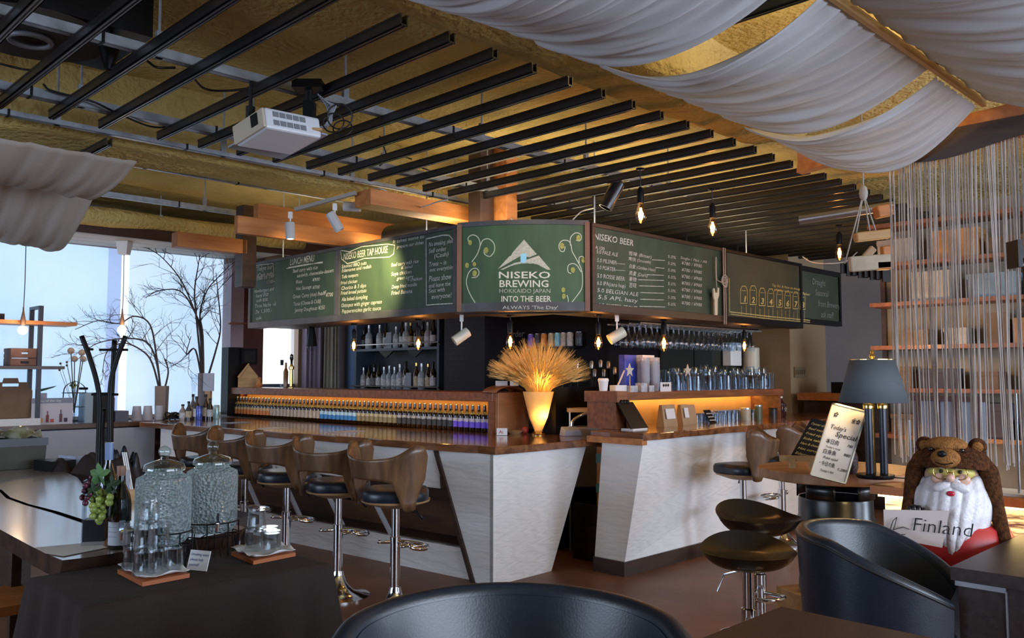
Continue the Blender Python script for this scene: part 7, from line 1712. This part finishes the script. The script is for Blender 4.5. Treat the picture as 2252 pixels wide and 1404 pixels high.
# arms
arm = B(); arm.tube(bez([(.20, 0, .66), (.27, -.05, .50), (.24, -.15, .40), (.12, -.21, .42)], 6), [.075 - .001*i for i in range(19)], 14); arm.build('right_sleeve', red, t, smooth=True)
arm = B(); arm.tube(bez([(-.20, 0, .66), (-.28, -.04, .55), (-.25, -.12, .56), (-.20, -.18, .62)], 6), [.07 - .001*i for i in range(19)], 14); arm.build('left_sleeve', red, t, smooth=True)
cf = B(); cf.ring((.13, -.205, .42), .045, .022, 18, 8, RotM('Y', 70)); cf.build('fur_cuff', wht, t, smooth=True)
mt = B(); M0 = RotM('X', -20); mt.ball((-.175, -.20, .70), .055, 16, 12, (.85, .7, 1.2)); 
for k, (dx, L) in enumerate(((-.03, .045), (-.01, .055), (.012, .052), (.032, .04))): mt.tube([(-.175+dx, -.215, .735), (-.175+dx*1.1, -.228, .735+L*.6), (-.175+dx*1.1, -.222, .735+L)], [.017, .016, .012], 8)
mt.tube([(-.135, -.21, .69), (-.108, -.225, .715), (-.10, -.225, .735)], [.017, .015, .011], 8); mt.build('black_mitten', mat('black_mitten', (.010, .010, .014), rough=.3), t, smooth=True)
hd2 = B(); hd2.ball((.075, -.235, .42), .042, 14, 10, (1.1, .7, .9))
for k in range(4): hd2.tube([(.055, -.25, .445-.022*k), (.02, -.262, .447-.022*k), (.0, -.258, .445-.022*k)], [.012, .012, .009], 8)
hd2.build('white_glove', wht, t, smooth=True)
# bear hat
fur = mat('brown_fur', (.13, .048, .018), (.045, .018, .009), scale=45, rough=.95, bump=.7, bscale=120, detail=6, spec=.1); furl = mat('light_fur', (.40, .18, .055), (.26, .11, .035), scale=45, rough=.95, bump=.7, bscale=120, spec=.1)
def hat(a, b):
    an = a*2*PI; ph_ = b*PI*(.54 - .085*max(0, -math.sin(an))); r_ = .195 + .006*math.sin(an*5+b*7); z = ZH + .085 + .135*math.cos(ph_); rr_ = r_*math.sin(ph_)**.85
    return Vector((rr_*math.cos(an)*1.05, rr_*math.sin(an)*.98 - .01, z))
B().grid(hat, 44, 14).build('bear_hat', fur, t, smooth=True, solid=.02)
B().ball((-.02, -.19, ZH+.155), .072, 20, 14, (1.05, .85, .78)).build('bear_muzzle', furl, t, smooth=True)
B().ball((-.035, -.245, ZH+.182), .022, 12, 10, (1.1, .8, .85)).build('bear_nose', M_['black'], t, smooth=True)
B().tube(bez([(-.07, -.236, ZH+.135), (-.03, -.252, ZH+.125), (.02, -.245, ZH+.135)], 4), .003, 5).build('bear_mouth', M_['black'], t)
for x_, y_ in ((-.095, -.165), (.062, -.185)): 
    B().ball((x_, y_, ZH+.20), .013, 10, 8).build('bear_eye', M_['blackglass'], t, smooth=True)
B().ball((-.02, -.10, ZH+.225), .10, 18, 12, (1.1, .9, .45)).build('bear_brow', furl, t, smooth=True)
for s_ in (-1, 1):
    B().ball((s_*.135, -.04, ZH+.215), .048, 16, 12, (1, .55, 1)).build('bear_ear', fur, t, smooth=True); B().ball((s_*.135, -.062, ZH+.213), .030, 14, 10, (1, .35, 1)).build('inner_ear', furl, t, smooth=True)
    P_ = bez([(s_*.150, -.02, ZH+.15), (s_*.190, -.04, ZH+.06), (s_*.215, -.06, ZH-.10), (s_*.250, -.08, ZH-.28), (s_*.285, -.10, ZH-.42)], 6)
    B().tube(P_, [.030 + .027*min(1, i/5) - .0012*i for i in range(len(P_))], 12).build('hat_flap', fur, t, smooth=True); B().ball((s_*.288, -.105, ZH-.455), .042, 14, 10).build('pompom', fur, t, smooth=True)
# card
t2 = thing('finland_card', 'white paper card handwritten Finland held by the bearded figure', 'card', (ps.x-.065, ps.y-.02, .285), math.radians(-30)); t2.scale = (.76, .76, .76)
B().hexa([(-.27, -.275, .565), (.02, -.29, .535), (.02, -.286, .535), (-.27, -.271, .565), (-.27, -.275, .715), (.06, -.29, .735), (.06, -.286, .735), (-.27, -.271, .715)]).build('card', mat('card_cream', (.66, .56, .52), rough=.7), t2)
m = B(); m.text('Finland', -.13, .615, .105, y=-.294, slant=.15, off=-.01, tilt=-.03); m.stroke([(-.24, .60), (-.22, .66), (-.20, .68), (-.21, .64), (-.22, .61), (-.17, .63), (-.14, .62)], .004, y=-.294); m.stroke([(-.22, .585), (-.16, .59)], .004, y=-.294)
m.build('handwriting', bpy.data.materials['black_marker'], t2)

# small grey cushion bottom right under desk
t = thing('grey_cushion', 'grey rounded stool cushion between tub chair and desk', 'cushion', atd(2035, 1390, 3.1)); t.location.z = .40
B().ball((0, 0, .02), .14, 20, 12, (1, .8, .42)).build('cushion', mat('grey_cushion_cloth', (.10, .10, .11), rough=.8), t, smooth=True); B().tube([(0, 0, 0), (0, 0, -.40)], .03, 10).build('leg', M_['steel'], t)

point('crate_light', uv(7.1, 2.75, 1.75), 9, (1, .58, .24), .08)
point('shelf_light_low', uv(7.2, 2.2, .75), 3, (1, .58, .24), .08)
# warm spotlights of the room
spot('board_spot', s2 + Vector((.062, .015, -.112)), uv(4.05, 5.6, 2.15), 75, (1, .78, .34), 70, .8, .04)
spot('board_spot_b', s1 + Vector((0.01, 0, -.09)), uv(4.05, 6.9, 2.0), 14, (1, .80, .45), 80, .8, .04)
spot('logo_spot', uv(2.7, 2.75, 2.72), uv(4.35, 4.2, 2.15), 34, (1, .86, .62), 40, .8, .04)
